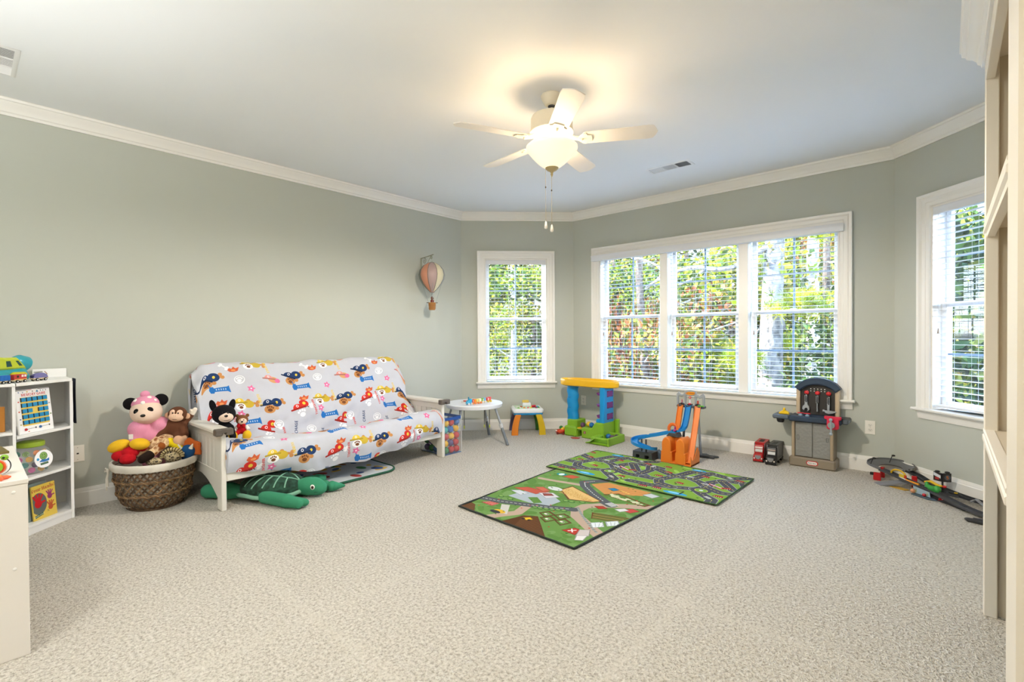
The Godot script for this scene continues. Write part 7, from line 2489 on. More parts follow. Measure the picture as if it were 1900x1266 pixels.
func build_track_tower() -> void:
	var o := thing("race_tower", "orange and blue toy race-track tower with three steep lanes below the window", "toy")
	var og := plas(232, 128, 40, 0.4)
	var bl := plas(24, 132, 204, 0.35)
	var dk := plas(66, 70, 74, 0.5)
	var gy := plas(150, 156, 162, 0.45)
	# orange base: two arched humps with a slot between them
	var hump := func(x0: float, x1: float, h: float) -> Array:
		var q := [Vector2(x0 - 0.012, 0.0), Vector2(x1 + 0.012, 0.0), Vector2(x1 + 0.008, h * 0.44), Vector2(x1, h * 0.46)]
		for k in 9:
			var a := PI * k / 8.0
			q.append(Vector2((x0 + x1) / 2.0 + cos(a) * (x1 - x0) / 2.0, h * 0.72 + sin(a) * h * 0.28))
		q += [Vector2(x0, h * 0.46), Vector2(x0 - 0.008, h * 0.44)]
		return q
	part("base_hump", MB.new().ext(hump.call(2.580, 2.668, 0.238), -0.330, -0.150, 0.008), og, o)
	part("base_hump", MB.new().ext(hump.call(2.716, 2.796, 0.238), -0.330, -0.150, 0.008), og, o)
	part("base_saddle", MB.new().ext([Vector2(2.655, 0.0), Vector2(2.73, 0.0), Vector2(2.73, 0.225), Vector2(2.655, 0.225)], -0.330, -0.262, 0.004), og, o)
	part("base_floor", MB.new().bx(Vector3(2.655, 0, -0.262), Vector3(2.73, 0.018, -0.150), 0.003), og, o)
	# right foot of the outer lane: side walls with a curved run-out
	var ro := [Vector2(0.135, 0.0), Vector2(0.345, 0.0), Vector2(0.345, 0.10), Vector2(0.315, 0.14)]
	for k in 9:
		var a := k / 8.0
		ro.append(Vector2(lerpf(0.300, 0.145, a), 0.15 - 0.118 * sin(a * PI / 2.0) + 0.06 * pow(a, 6.0)))
	var wallm := MB.new()
	for x in [2.800, 2.852]:
		wallm.x = Transform3D(Basis(Vector3(0, 0, -1), Vector3.UP, Vector3.RIGHT), Vector3(x, 0, 0))
		wallm.ext(ro, 0.0, 0.010, 0.002)
	wallm.x = Transform3D.IDENTITY
	wallm.bx(Vector3(2.80, 0.0, -0.34), Vector3(2.862, 0.016, -0.138), 0.003)
	part("run_out", wallm, og, o)
	part("lane", lane([Vector3(2.819, 0.512, -0.420), Vector3(2.821, 0.44, -0.392), Vector3(2.824, 0.30, -0.330), Vector3(2.828, 0.16, -0.262), Vector3(2.831, 0.06, -0.215), Vector3(2.831, 0.024, -0.180), Vector3(2.831, 0.035, -0.150)], 0.052), og, o, "orange lane")
	part("lane", lane([Vector3(2.656, 0.512, -0.420), Vector3(2.654, 0.46, -0.402), Vector3(2.652, 0.36, -0.370), Vector3(2.650, 0.26, -0.335), Vector3(2.650, 0.20, -0.318)], 0.052), og, o, "orange lane")
	part("lane", lane([Vector3(2.732, 0.512, -0.420), Vector3(2.731, 0.46, -0.402), Vector3(2.728, 0.36, -0.360), Vector3(2.722, 0.305, -0.325), Vector3(2.700, 0.284, -0.295), Vector3(2.660, 0.272, -0.280)], 0.054, 0.018), bl, o, "blue lane")
	# start gate
	var gate := MB.new()
	gate.bx(Vector3(2.612, 0.490, -0.480), Vector3(2.875, 0.512, -0.415), 0.005)
	part("start_deck", gate, dk, o)
	var fr := [Vector2(2.606, 0.512), Vector2(2.624, 0.512), Vector2(2.626, 0.598), Vector2(2.650, 0.590), Vector2(2.676, 0.600), Vector2(2.682, 0.512), Vector2(2.696, 0.512), Vector2(2.698, 0.604), Vector2(2.778, 0.604), Vector2(2.780, 0.512), Vector2(2.794, 0.512), Vector2(2.798, 0.600), Vector2(2.826, 0.584), Vector2(2.852, 0.594), Vector2(2.856, 0.512), Vector2(2.874, 0.512), Vector2(2.876, 0.612), Vector2(2.858, 0.634), Vector2(2.826, 0.608), Vector2(2.800, 0.622), Vector2(2.796, 0.650), Vector2(2.738, 0.658), Vector2(2.682, 0.650), Vector2(2.676, 0.622), Vector2(2.652, 0.610), Vector2(2.622, 0.634), Vector2(2.604, 0.612)]
	part("start_gate", MB.new().ext(fr, -0.452, -0.436, 0.003), gy, o, "grey start gate")
	var lg := part("logo_flame", MB.new().ext([Vector2(2.690, 0.628), Vector2(2.708, 0.632), Vector2(2.714, 0.640), Vector2(2.774, 0.644), Vector2(2.786, 0.634), Vector2(2.776, 0.616), Vector2(2.738, 0.610), Vector2(2.712, 0.614)], -0.4358, -0.4342), plas(226, 150, 30), o, "orange flame emblem")
	part("logo_words", MB.new().at(Vector3(2.742, 0.628, -0.4340)).text("HOT WHEELS", 0.010, "Droid Sans", 0.0006, true), plas(150, 30, 34), lg)
	var sg := part("sign", MB.new().box(Vector3(2.738, 0.588, -0.434), Vector3(0.022, 0.024, 0.003), 0.001), plas(196, 52, 40), o, "small red sign")
	part("sign_mark", MB.new().at(Vector3(2.738, 0.588, -0.4322)).text("5", 0.014, "Droid Sans", 0.0005, true), plas(240, 230, 226), sg)
	# back frame and grey strut
	part("back_frame", MB.new().tube([Vector3(2.770, 0.500, -0.47), Vector3(2.775, 0.30, -0.43), Vector3(2.780, 0.02, -0.36)], [0.016, 0.018, 0.022], 8, false, Vector2(1.0, 0.6)), dk, o)
	part("back_frame", MB.new().tube([Vector3(2.690, 0.500, -0.47), Vector3(2.690, 0.33, -0.42), Vector3(2.690, 0.02, -0.35)], [0.014, 0.016, 0.020], 8, false, Vector2(1.0, 0.6)), dk, o)
	part("strut", MB.new().tube([Vector3(2.800, 0.47, -0.48), Vector3(2.79, 0.25, -0.53), Vector3(2.785, 0.02, -0.58)], [0.014, 0.017, 0.020], 8, false, Vector2(1.0, 0.6)), gy, o, "grey strut")
	part("strut_foot", flat(MB.new(), Vector3(2.795, 0, -0.58)).ext([Vector2(-0.05, -0.04), Vector2(0.05, -0.03), Vector2(0.13, -0.03), Vector2(0.11, 0.0), Vector2(0.145, 0.05), Vector2(0.06, 0.045), Vector2(0.02, 0.08), Vector2(-0.05, 0.05)], 0.0, 0.022, 0.006), dk, o, "dark grey foot")
	# loop and blue spiral
	var lp := []
	for k in 25:
		var a := TAU * k / 24.0
		lp.append(Vector3(2.640 + cos(a) * 0.040, 0.300 + sin(a) * 0.044, -0.268))
	part("loop", MB.new().tube(lp, 0.007, 8, true, Vector2(1.0, 2.2)), plas(220, 104, 30, 0.4), o, "orange loop")
	part("plinth", MB.new().ext([Vector2(2.590, 0.232), Vector2(2.706, 0.232), Vector2(2.692, 0.266), Vector2(2.618, 0.266)], -0.325, -0.225, 0.004), dk, o)
	var sp := [Vector3(2.662, 0.270, -0.280), Vector3(2.58, 0.246, -0.262), Vector3(2.48, 0.216, -0.250), Vector3(2.40, 0.196, -0.245)]
	for k in 13:
		var a := PI * 0.5 + PI * 1.55 * k / 12.0
		sp.append(Vector3(2.395 + cos(a) * 0.095, 0.190 - 0.095 * k / 12.0, -0.170 - sin(a) * 0.078))
	part("spiral", lane(sp, 0.066, 0.026), bl, o, "blue spiral track")
	for q in [[2.380, -0.150], [2.425, -0.150]]:
		part("spiral_post", MB.new().rod(Vector3(q[0], 0.04, q[1]), Vector3(q[0], 0.19, q[1]), 0.008, 10), dk, o)
	var ft := [Vector2(2.300, 0.0), Vector2(2.335, 0.0), Vector2(2.340, 0.042), Vector2(2.372, 0.042), Vector2(2.372, 0.0), Vector2(2.430, 0.0), Vector2(2.430, 0.042), Vector2(2.468, 0.042), Vector2(2.472, 0.0), Vector2(2.505, 0.0), Vector2(2.500, 0.075), Vector2(2.305, 0.075)]
	part("spiral_base", MB.new().ext(ft, -0.260, -0.110, 0.004), dk, o, "dark grey spiral base")
	part("ramp", MB.new().ext([Vector2(2.490, 0.0), Vector2(2.585, 0.0), Vector2(2.585, 0.012), Vector2(2.490, 0.080)], -0.300, -0.240, 0.004), plas(80, 96, 110, 0.5), o)
	# little racers on the tower
	var fig := func(label: String, p: Vector3, c1: Material, c2: Material) -> void:
		var f := thing("toy_racer", label, "toy car", p)
		part("body", MB.new().blob([[Vector3(0, 0.010, 0), Vector3(0.016, 0.010, 0.024), Basis.IDENTITY], [Vector3(0, 0.014, 0.014), Vector3(0.010, 0.007, 0.014), Basis.IDENTITY]], 0.003, 0.006), c1, f)
		part("driver", MB.new().blob([[Vector3(0, 0.026, -0.004), Vector3(0.009, 0.012, 0.009), Basis.IDENTITY], [Vector3(0, 0.042, -0.003), Vector3(0.009, 0.009, 0.009), Basis.IDENTITY]], 0.003, 0.003), c2, f)
		for wx in [-0.016, 0.016]:
			for wz in [-0.014, 0.016]:
				part("wheel", MB.new().rod(Vector3(wx - 0.003, 0.007, wz), Vector3(wx + 0.003, 0.007, wz), 0.007, 12), plas(26, 26, 28), f)
	fig.call("tiny dark racer with a driver atop the first orange lane", Vector3(2.656, 0.513, -0.440), plas(60, 34, 34), plas(196, 120, 130))
	fig.call("tiny red racer with a white driver atop the blue lane", Vector3(2.735, 0.513, -0.440), plas(196, 28, 50), plas(226, 222, 226))
	fig.call("tiny dark racer with a red driver atop the outer orange lane", Vector3(2.808, 0.513, -0.445), plas(34, 34, 38), plas(190, 60, 40))
	fig.call("tiny magenta racer on the plinth in front of the orange loop", Vector3(2.664, 0.278, -0.262), plas(184, 40, 120), plas(150, 50, 130))
	part("flag_strip", MB.new().box(Vector3(2.850, 0.518, -0.410), Vector3(0.060, 0.010, 0.008), 0.003), plas(96, 190, 60), o, "green flap")
# ---------------------------------------------------------------- printed play mats
func mat_mesh(nl: Vector2, nr: Vector2, fr: Vector2, fl: Vector2, y: float, r: RandomNumberGenerator) -> MB:
	# a thin cloth between four floor corners (x, z); u from left to right, v from far to near
	var rows := []
	var uvs := []
	var low := []
	for i in 25:
		var v := i / 24.0
		var a := PackedVector3Array()
		var b := PackedVector3Array()
		var u := []
		for j in 25:
			var f := j / 24.0
			var p := fl.lerp(fr, f).lerp(nl.lerp(nr, f), v)
			var w := 0.0022 * sin(f * 5.0 + v * 3.0) * sin(v * 4.0) + 0.0008 * sin(f * 17.0 + v * 11.0)
			var e := minf(minf(f, 1.0 - f), minf(v, 1.0 - v))
			var h := y + 0.0045 + maxf(w, -0.001) + 0.004 * smoothstep(0.08, 0.0, e) * absf(sin(f * 9.0 + v * 7.0))
			a.append(Vector3(p.x, h, p.y))
			b.append(Vector3(p.x, h - 0.004, p.y))
			u.append(Vector2(f, v))
		rows.append(a)
		uvs.append(u)
		low.append(b)
	var m := MB.new().grid(rows, false, false, uvs, -1.0)
	var n0: Vector3 = m.n[0]
	if n0.y < 0:
		m = MB.new().grid(rows, false, false, uvs, 1.0)
	m.grid(low, false, false, uvs)
	return m

func mat_edge(nl: Vector2, nr: Vector2, fr: Vector2, fl: Vector2, y: float, rad: float) -> MB:
	var p := []
	var cs := [fl, fr, nr, nl]
	for k in 4:
		var a: Vector2 = cs[k]
		var b: Vector2 = cs[(k + 1) % 4]
		for e in 24:
			var q := a.lerp(b, e / 24.0)
			p.append(Vector3(q.x, y + 0.005 + 0.0022 * absf(sin(e * 0.8 + k)), q.y))
	return MB.new().tube(p, rad, 6, true, Vector2(1.4, 0.8))

func build_mats() -> void:
	var r := RandomNumberGenerator.new()
	r.seed = 31
	# farm mat
	var W := 1024
	var H := 1180
	var O := 120.0
	var k := Ink.new(W, H + 120, c8(108, 146, 76))
	var P := func(u: float, v: float) -> Vector2: return Vector2(u * W, O + v * H)
	var pts := func(a: Array) -> Array:
		var q := []
		for e in a: q.append(P.call(e[0], e[1]))
		return q
	for i in 260:
		k.oval(Vector2(r.randf() * W, r.randf() * (H + 120)), Vector2(r.randf_range(20, 90), r.randf_range(10, 40)), c8(108, 146, 76).lightened(r.randf_range(-0.0, 0.10)) if r.randf() > 0.5 else c8(96, 136, 66), r.randf() * 3)
	var road := c8(92, 96, 100)
	var dirt := c8(190, 166, 146)
	var soil := c8(112, 72, 44)
	# paths and roads
	k.line(pts.call([[0.05, 0.235], [0.20, 0.215], [0.39, 0.18]]), 46, dirt)
	k.line(pts.call([[1.0, 0.275], [0.86, 0.34], [0.72, 0.43], [0.655, 0.50], [0.655, 0.58], [0.72, 0.66], [0.90, 0.75], [1.0, 0.80]]), 82, dirt)
	k.line(pts.call([[0.365, 0.74], [0.395, 0.84], [0.34, 0.92], [0.30, 1.0]]), 74, dirt)
	k.line(pts.call([[0.0, 0.80], [0.16, 0.765], [0.32, 0.715], [0.46, 0.665], [0.64, 0.585]]), 74, road)
	k.line(pts.call([[0.46, 0.0], [0.41, 0.05], [0.365, 0.115], [0.42, 0.18], [0.56, 0.28], [0.70, 0.36], [0.775, 0.39]]), 78, road)
	for q in [[[0.0, 0.80], [0.16, 0.765], [0.32, 0.715], [0.46, 0.665], [0.62, 0.592]], [[0.41, 0.05], [0.368, 0.115], [0.42, 0.18], [0.56, 0.28], [0.70, 0.36]]]:
		for s in q.size() - 1:
			for e in 5:
				var a: Vector2 = P.call(q[s][0], q[s][1])
				var b: Vector2 = P.call(q[s + 1][0], q[s + 1][1])
				k.line([a.lerp(b, e / 5.0), a.lerp(b, e / 5.0 + 0.10)], 6, c8(226, 226, 220))
	for e in 6:
		k.line(pts.call([[0.728 + e * 0.012, 0.385 + e * 0.004], [0.750 + e * 0.012, 0.345 + e * 0.004]]), 7, c8(232, 232, 228))
	# fields
	k.poly(pts.call([[0.43, 0.118], [0.50, 0.015], [0.84, 0.025], [0.83, 0.12], [0.615, 0.235]]), c8(206, 146, 84))
	for e in 9:
		k.line(pts.call([[0.46 + e * 0.038, 0.10 + e * 0.012], [0.52 + e * 0.038, 0.03 + e * 0.004]]), 4, c8(190, 124, 66))
	k.poly(pts.call([[0.325, 0.345], [0.35, 0.235], [0.685, 0.365], [0.655, 0.415], [0.49, 0.470]]), soil)
	k.poly(pts.call([[0.338, 0.345], [0.358, 0.247], [0.672, 0.368], [0.648, 0.404], [0.495, 0.456]]), c8(222, 186, 120))
	for e in 240:
		var f := Vector2(r.randf(), r.randf())
		var a: Vector2 = P.call(lerpf(0.35, 0.62, f.x), lerpf(0.285 + 0.10 * f.x, 0.40 + 0.02 * f.x, f.y))
		k.oval(a, Vector2(5, 3), c8(200, 152, 84))
	k.poly(pts.call([[0.61, 0.25], [0.685, 0.17], [0.97, 0.245], [0.95, 0.29]]), soil)
	k.poly(pts.call([[0.63, 0.248], [0.69, 0.184], [0.945, 0.25], [0.935, 0.275]]), c8(96, 132, 64))
	for e in 34:
		var f := Vector2(r.randf(), r.randf())
		k.oval(P.call(lerpf(0.655, 0.92, f.x), lerpf(0.20 + 0.05 * f.x, 0.245 + 0.03 * f.x, f.y)), Vector2(13, 10), c8(214, 214, 176))
	k.poly(pts.call([[0.455, 0.845], [0.535, 0.805], [0.79, 1.0], [0.415, 1.0]]), c8(92, 60, 36))
	for e in 13:
		k.line(pts.call([[0.46 + e * 0.006, 0.85 + e * 0.012], [0.54 + e * 0.019, 0.815 + e * 0.0145]]), 6, c8(120, 82, 52))
	k.poly(pts.call([[0.0, 0.90], [0.06, 0.91], [0.16, 1.0], [0.0, 1.0]]), c8(98, 66, 40))
	for e in 6:
		k.line(pts.call([[0.0, 0.92 + e * 0.016], [0.06 + e * 0.02, 0.915 + e * 0.016]]), 5, c8(126, 90, 60))
	k.poly(pts.call([[0.752, 0.555], [0.985, 0.50], [0.955, 0.60], [0.812, 0.640]]), soil)
	for e in 5:
		k.line(pts.call([[0.775 + e * 0.010, 0.565 + e * 0.016], [0.968 - e * 0.004, 0.518 + e * 0.018]]), 11, c8(150, 150, 84) if e % 2 else c8(96, 130, 60))
	# yard and buildings
	k.poly(pts.call([[0.12, 0.66], [0.15, 0.52], [0.30, 0.44], [0.48, 0.53], [0.47, 0.63], [0.33, 0.67]]), c8(176, 186, 192))
	k.poly(pts.call([[0.25, 0.60], [0.30, 0.56], [0.40, 0.62], [0.36, 0.66]]), c8(100, 140, 70))
	var roof := func(a: Array, col: Color) -> void:
		k.poly(pts.call(a), col)
		k.line(pts.call([a[0], a[1], a[2], a[3], a[0]]), 5, col.darkened(0.3))
	roof.call([[0.04, 0.52], [0.11, 0.45], [0.30, 0.43], [0.25, 0.52]], c8(192, 92, 72))
	roof.call([[0.15, 0.42], [0.20, 0.38], [0.29, 0.41], [0.25, 0.45]], c8(200, 108, 84))
	roof.call([[0.06, 0.57], [0.11, 0.53], [0.20, 0.54], [0.18, 0.60]], c8(206, 210, 214))
	roof.call([[0.25, 0.49], [0.33, 0.43], [0.42, 0.47], [0.36, 0.54]], c8(214, 212, 214))
	roof.call([[0.28, 0.48], [0.33, 0.45], [0.37, 0.47], [0.32, 0.51]], c8(150, 82, 74))
	k.oval(P.call(0.288, 0.355), Vector2(62, 38), c8(214, 218, 216))
	roof.call([[0.06, 0.855], [0.10, 0.81], [0.18, 0.80], [0.17, 0.86]], c8(196, 88, 80))
	for e in 4:
		k.line(pts.call([[0.07 + e * 0.028, 0.85], [0.10 + e * 0.026, 0.81]]), 4, c8(232, 200, 190))
	k.poly(pts.call([[0.20, 0.80], [0.26, 0.78], [0.36, 0.90], [0.30, 0.91]]), c8(206, 204, 196))
	k.oval(P.call(0.285, 0.895), Vector2(50, 28), c8(222, 180, 60)); k.oval(P.call(0.265, 0.915), Vector2(46, 22), c8(60, 62, 66))
	roof.call([[0.785, 0.865], [0.825, 0.80], [0.87, 0.80], [0.885, 0.87]], c8(186, 66, 52))
	k.line(pts.call([[0.82, 0.85], [0.85, 0.82]]), 9, c8(236, 226, 220)); k.line(pts.call([[0.82, 0.82], [0.85, 0.85]]), 9, c8(236, 226, 220))
	roof.call([[0.86, 0.80], [0.91, 0.77], [0.96, 0.84], [0.90, 0.88]], c8(206, 196, 192))
	roof.call([[0.90, 0.87], [0.95, 0.84], [0.97, 0.90], [0.93, 0.92]], c8(232, 228, 226))
	roof.call([[0.70, 0.46], [0.74, 0.43], [0.79, 0.45], [0.75, 0.485]], c8(176, 70, 54))
	roof.call([[0.86, 0.42], [0.91, 0.36], [0.97, 0.38], [0.94, 0.43]], c8(196, 80, 70))
	roof.call([[0.83, 0.43], [0.87, 0.385], [0.91, 0.40], [0.88, 0.45]], c8(226, 222, 220))
	for q in [[0.895, 0.69], [0.955, 0.625]]:
		roof.call([[q[0] - 0.05, q[1]], [q[0], q[1] - 0.05], [q[0] + 0.05, q[1]], [q[0], q[1] + 0.05]], c8(226, 232, 232))
		for e in 4:
			k.line(pts.call([[q[0] - 0.045 + e * 0.022, q[1] - e * 0.012], [q[0] - 0.0 + e * 0.012, q[1] + 0.04 - e * 0.012]]), 3, c8(150, 164, 164))
	# pens
	for q in [[0.50, 0.755], [0.60, 0.73], [0.56, 0.81], [0.66, 0.79]]:
		roof.call([[q[0], q[1]], [q[0] + 0.035, q[1] - 0.055], [q[0] + 0.105, q[1] - 0.03], [q[0] + 0.075, q[1] + 0.035]], c8(118, 80, 50))
		roof.call([[q[0] + 0.014, q[1]], [q[0] + 0.040, q[1] - 0.042], [q[0] + 0.092, q[1] - 0.024], [q[0] + 0.070, q[1] + 0.022]], c8(110, 150, 76))
		k.oval(P.call(q[0] + 0.05, q[1] - 0.01), Vector2(18, 11), c8(236, 230, 226)); k.oval(P.call(q[0] + 0.058, q[1] - 0.012), Vector2(7, 6), c8(60, 50, 50))
	# stone wall, bushes, vehicles
	for e in 30:
		var f := e / 29.0
		k.oval(P.call(0.635 + 0.33 * f - 0.02 * sin(f * PI), 0.545 + 0.235 * f), Vector2(11, 8), c8(170, 172, 164) if e % 2 else c8(134, 138, 132))
	for q in [[0.42, 0.71], [0.455, 0.70], [0.495, 0.685], [0.53, 0.668], [0.565, 0.652], [0.60, 0.64], [0.18, 0.70], [0.09, 0.70], [0.50, 0.50], [0.54, 0.49], [0.60, 0.455]]:
		k.oval(P.call(q[0], q[1]), Vector2(26, 19), c8(74, 116, 58)); k.oval(P.call(q[0] - 0.006, q[1] - 0.005), Vector2(17, 12), c8(132, 168, 92))
	roof.call([[0.57, 0.125], [0.60, 0.09], [0.65, 0.11], [0.63, 0.15]], c8(48, 128, 170))
	for e in 4:
		k.oval(P.call(0.67 + e * 0.022, 0.115 + e * 0.006), Vector2(9, 8), c8(232, 196, 96))
	roof.call([[0.82, 0.10], [0.85, 0.045], [0.92, 0.06], [0.90, 0.12]], c8(200, 204, 206))
	roof.call([[0.48, 0.875], [0.51, 0.845], [0.545, 0.86], [0.52, 0.89]], c8(232, 190, 46))
	k.oval(P.call(0.49, 0.885), Vector2(12, 12), c8(40, 40, 40)); k.oval(P.call(0.535, 0.880), Vector2(12, 12), c8(40, 40, 40))
	k.oval(P.call(0.118, 0.055), Vector2(44, 34), c8(40, 140, 140)); k.oval(P.call(0.118, 0.055), Vector2(22, 32), c8(210, 230, 226))
	roof.call([[0.15, 0.09], [0.19, 0.02], [0.27, 0.03], [0.25, 0.10]], c8(196, 92, 60))
	for e in 60:
		k.oval(Vector2(r.randf() * W, O + r.randf() * H), Vector2(7, 6), [c8(60, 96, 44), c8(70, 108, 52), c8(190, 70, 50)][r.randi() % 3])
	var fm := StandardMaterial3D.new()
	fm.albedo_texture = k.tex(1)
	fm.roughness = 0.9
	fm.metallic_specular = 0.2
	var nl := Vector2(2.041, 1.898)
	var nr := Vector2(3.030, 1.939)
	var fr := Vector2(3.100, 0.600)
	var fl := Vector2(1.985, 0.620)
	var o := thing("farm_mat", "play mat printed with a farm, fields and barns, nearest the camera", "play mat")
	part("cloth", mat_mesh(nl, nr, fr, fl, 0.0, r), fm, o)
	part("edging", mat_edge(nl, nr, fr, fl, 0.0, 0.007), mat(c8(34, 40, 34), 0.9), o, "black bound edge")
	# town mat, a repeating print of roads
	var TW := 1500
	var TH := 826
	var t := Ink.new(TW, TH, c8(128, 166, 64))
	for c in 3:
		var ox := (c - 0.0) * 0.53
		var Q := func(u: float, v: float) -> Vector2: return Vector2((u + ox) * TW, v * TH)
		var qs := func(a: Array) -> Array:
			var q := []
			for e in a: q.append(Q.call(e[0], e[1]))
			return q
		for e in 14:
			t.oval(Q.call(r.randf() * 0.53, r.randf()), Vector2(r.randf_range(30, 80), r.randf_range(16, 40)), c8(154, 196, 84), r.randf())
		var rg := c8(80, 82, 90)
		var lines := [[[-0.02, 0.86], [0.10, 0.86], [0.20, 0.78], [0.30, 0.70], [0.335, 0.58], [0.32, 0.40], [0.355, 0.26], [0.46, 0.22], [0.53, 0.24]], [[0.0, 0.64], [0.09, 0.635], [0.13, 0.42], [0.165, 0.16], [0.26, 0.09], [0.37, 0.14], [0.44, 0.04], [0.45, -0.05]], [[0.355, 0.27], [0.40, 0.38], [0.44, 0.48], [0.49, 0.56], [0.53, 0.60]], [[0.30, 0.70], [0.36, 0.80], [0.43, 0.90], [0.44, 1.05]], [[0.13, 0.42], [0.22, 0.40], [0.28, 0.46], [0.335, 0.58]], [[0.335, 0.58], [0.42, 0.66], [0.53, 0.64]], [[0.09, 0.635], [0.12, 0.74], [0.20, 0.78]], [[0.0, 0.30], [0.06, 0.36], [0.13, 0.42]], [[0.22, 0.40], [0.24, 0.22], [0.26, 0.09]], [[0.46, 0.22], [0.50, 0.38], [0.49, 0.56]]]
		for ln in lines:
			t.line(qs.call(ln), 88, c8(168, 170, 172))
			t.line(qs.call(ln), 78, rg)
		for ln in lines:
			for s in ln.size() - 1:
				var a: Vector2 = Q.call(ln[s][0], ln[s][1])
				var b: Vector2 = Q.call(ln[s + 1][0], ln[s + 1][1])
				var nseg := maxi(2, int(a.distance_to(b) / 34.0))
				for e in nseg:
					t.line([a.lerp(b, (e + 0.2) / nseg), a.lerp(b, (e + 0.7) / nseg)], 4, c8(232, 216, 110))
		t.oval(Q.call(0.335, 0.70), Vector2(74, 66), rg)
		t.oval(Q.call(0.335, 0.70), Vector2(48, 42), c8(232, 216, 110)); t.oval(Q.call(0.335, 0.70), Vector2(44, 38), c8(120, 168, 66))
		t.oval(Q.call(0.335, 0.70), Vector2(16, 14), c8(210, 220, 226))
		# crossings
		for q in [[0.37, 0.12, 0.8], [0.20, 0.34, 0.1], [0.31, 0.48, 0.2], [0.40, 0.86, 0.6], [0.475, 0.22, 1.5]]:
			for e in 6:
				var cc: Vector2 = Q.call(q[0], q[1])
				var off := Vector2(-26 + e * 10.4, 0).rotated(q[2])
				t.line([cc + off + Vector2(0, -13).rotated(q[2]), cc + off + Vector2(0, 13).rotated(q[2])], 5, c8(240, 240, 240))
		# pools, buildings, bus, park plants
		for q in [[0.185, 0.063, 66, 26], [0.255, 0.935, 92, 34]]:
			t.oval(Q.call(q[0], q[1]), Vector2(q[2], q[3]), c8(56, 156, 206)); t.oval(Q.call(q[0] - 0.008, q[1] - 0.01), Vector2(q[2] * 0.5, q[3] * 0.4), c8(150, 212, 236))
		for q in [[0.057, 0.51, 0.0], [0.427, 0.171, 0.2], [0.07, 0.33, 0.4], [0.434, 0.778, 0.1], [0.078, 0.93, -0.2], [0.201, 0.611, 0.3], [0.26, 0.24, 0.2], [0.42, 0.50, -0.3], [0.02, 0.14, 0.2], [0.15, 0.90, 0.0]]:
			var cc: Vector2 = Q.call(q[0], q[1])
			var bx := func(dx: float, dy: float) -> Vector2: return cc + Vector2(dx, dy).rotated(q[2])
			t.poly([bx.call(-34, -14), bx.call(34, -14), bx.call(38, 20), bx.call(-38, 20)], c8(120, 34, 34))
			t.poly([bx.call(-26, -24), bx.call(26, -24), bx.call(34, -4), bx.call(-34, -4)], c8(176, 62, 54))
			for e in 4:
				t.poly([bx.call(-28 + e * 16, 4), bx.call(-20 + e * 16, 4), bx.call(-20 + e * 16, 14), bx.call(-28 + e * 16, 14)], c8(236, 220, 190))
		var bs: Vector2 = Q.call(0.365, 0.485)
		t.line([bs + Vector2(-50, -26), bs + Vector2(50, 26)], 30, c8(188, 42, 44)); t.line([bs + Vector2(-48, -28), bs + Vector2(46, 20)], 12, c8(216, 226, 232))
		for e in 26:
			var pp: Vector2 = Q.call(r.randf() * 0.53, r.randf())
			t.oval(pp, Vector2(9, 8), c8(52, 96, 44)); t.oval(pp + Vector2(4, 4), Vector2(4, 4), c8(36, 60, 34))
		for e in 10:
			var pp: Vector2 = Q.call(r.randf() * 0.53, r.randf())
			t.line([pp, pp + Vector2(r.randf_range(-14, 14), r.randf_range(-14, 14))], 9, [c8(40, 60, 120), c8(200, 60, 50), c8(236, 236, 236), c8(232, 200, 60)][r.randi() % 4])
	var cm := StandardMaterial3D.new()
	cm.albedo_texture = t.tex(1)
	cm.roughness = 0.9
	cm.metallic_specular = 0.2
	var nl2 := Vector2(1.884, 0.702)
	var nr2 := Vector2(3.385, 0.734)
	var fr2 := Vector2(3.400, -0.078)
	var fl2 := Vector2(1.900, -0.112)
	var o2 := thing("town_mat", "green play mat printed with a grey town road network, overlapping the farm mat", "play mat")
	part("cloth", mat_mesh(nl2, nr2, fr2, fl2, 0.007, r), cm, o2)
	part("edging", mat_edge(nl2, nr2, fr2, fl2, 0.006, 0.005), mat(c8(52, 84, 40), 0.9), o2, "green bound edge")

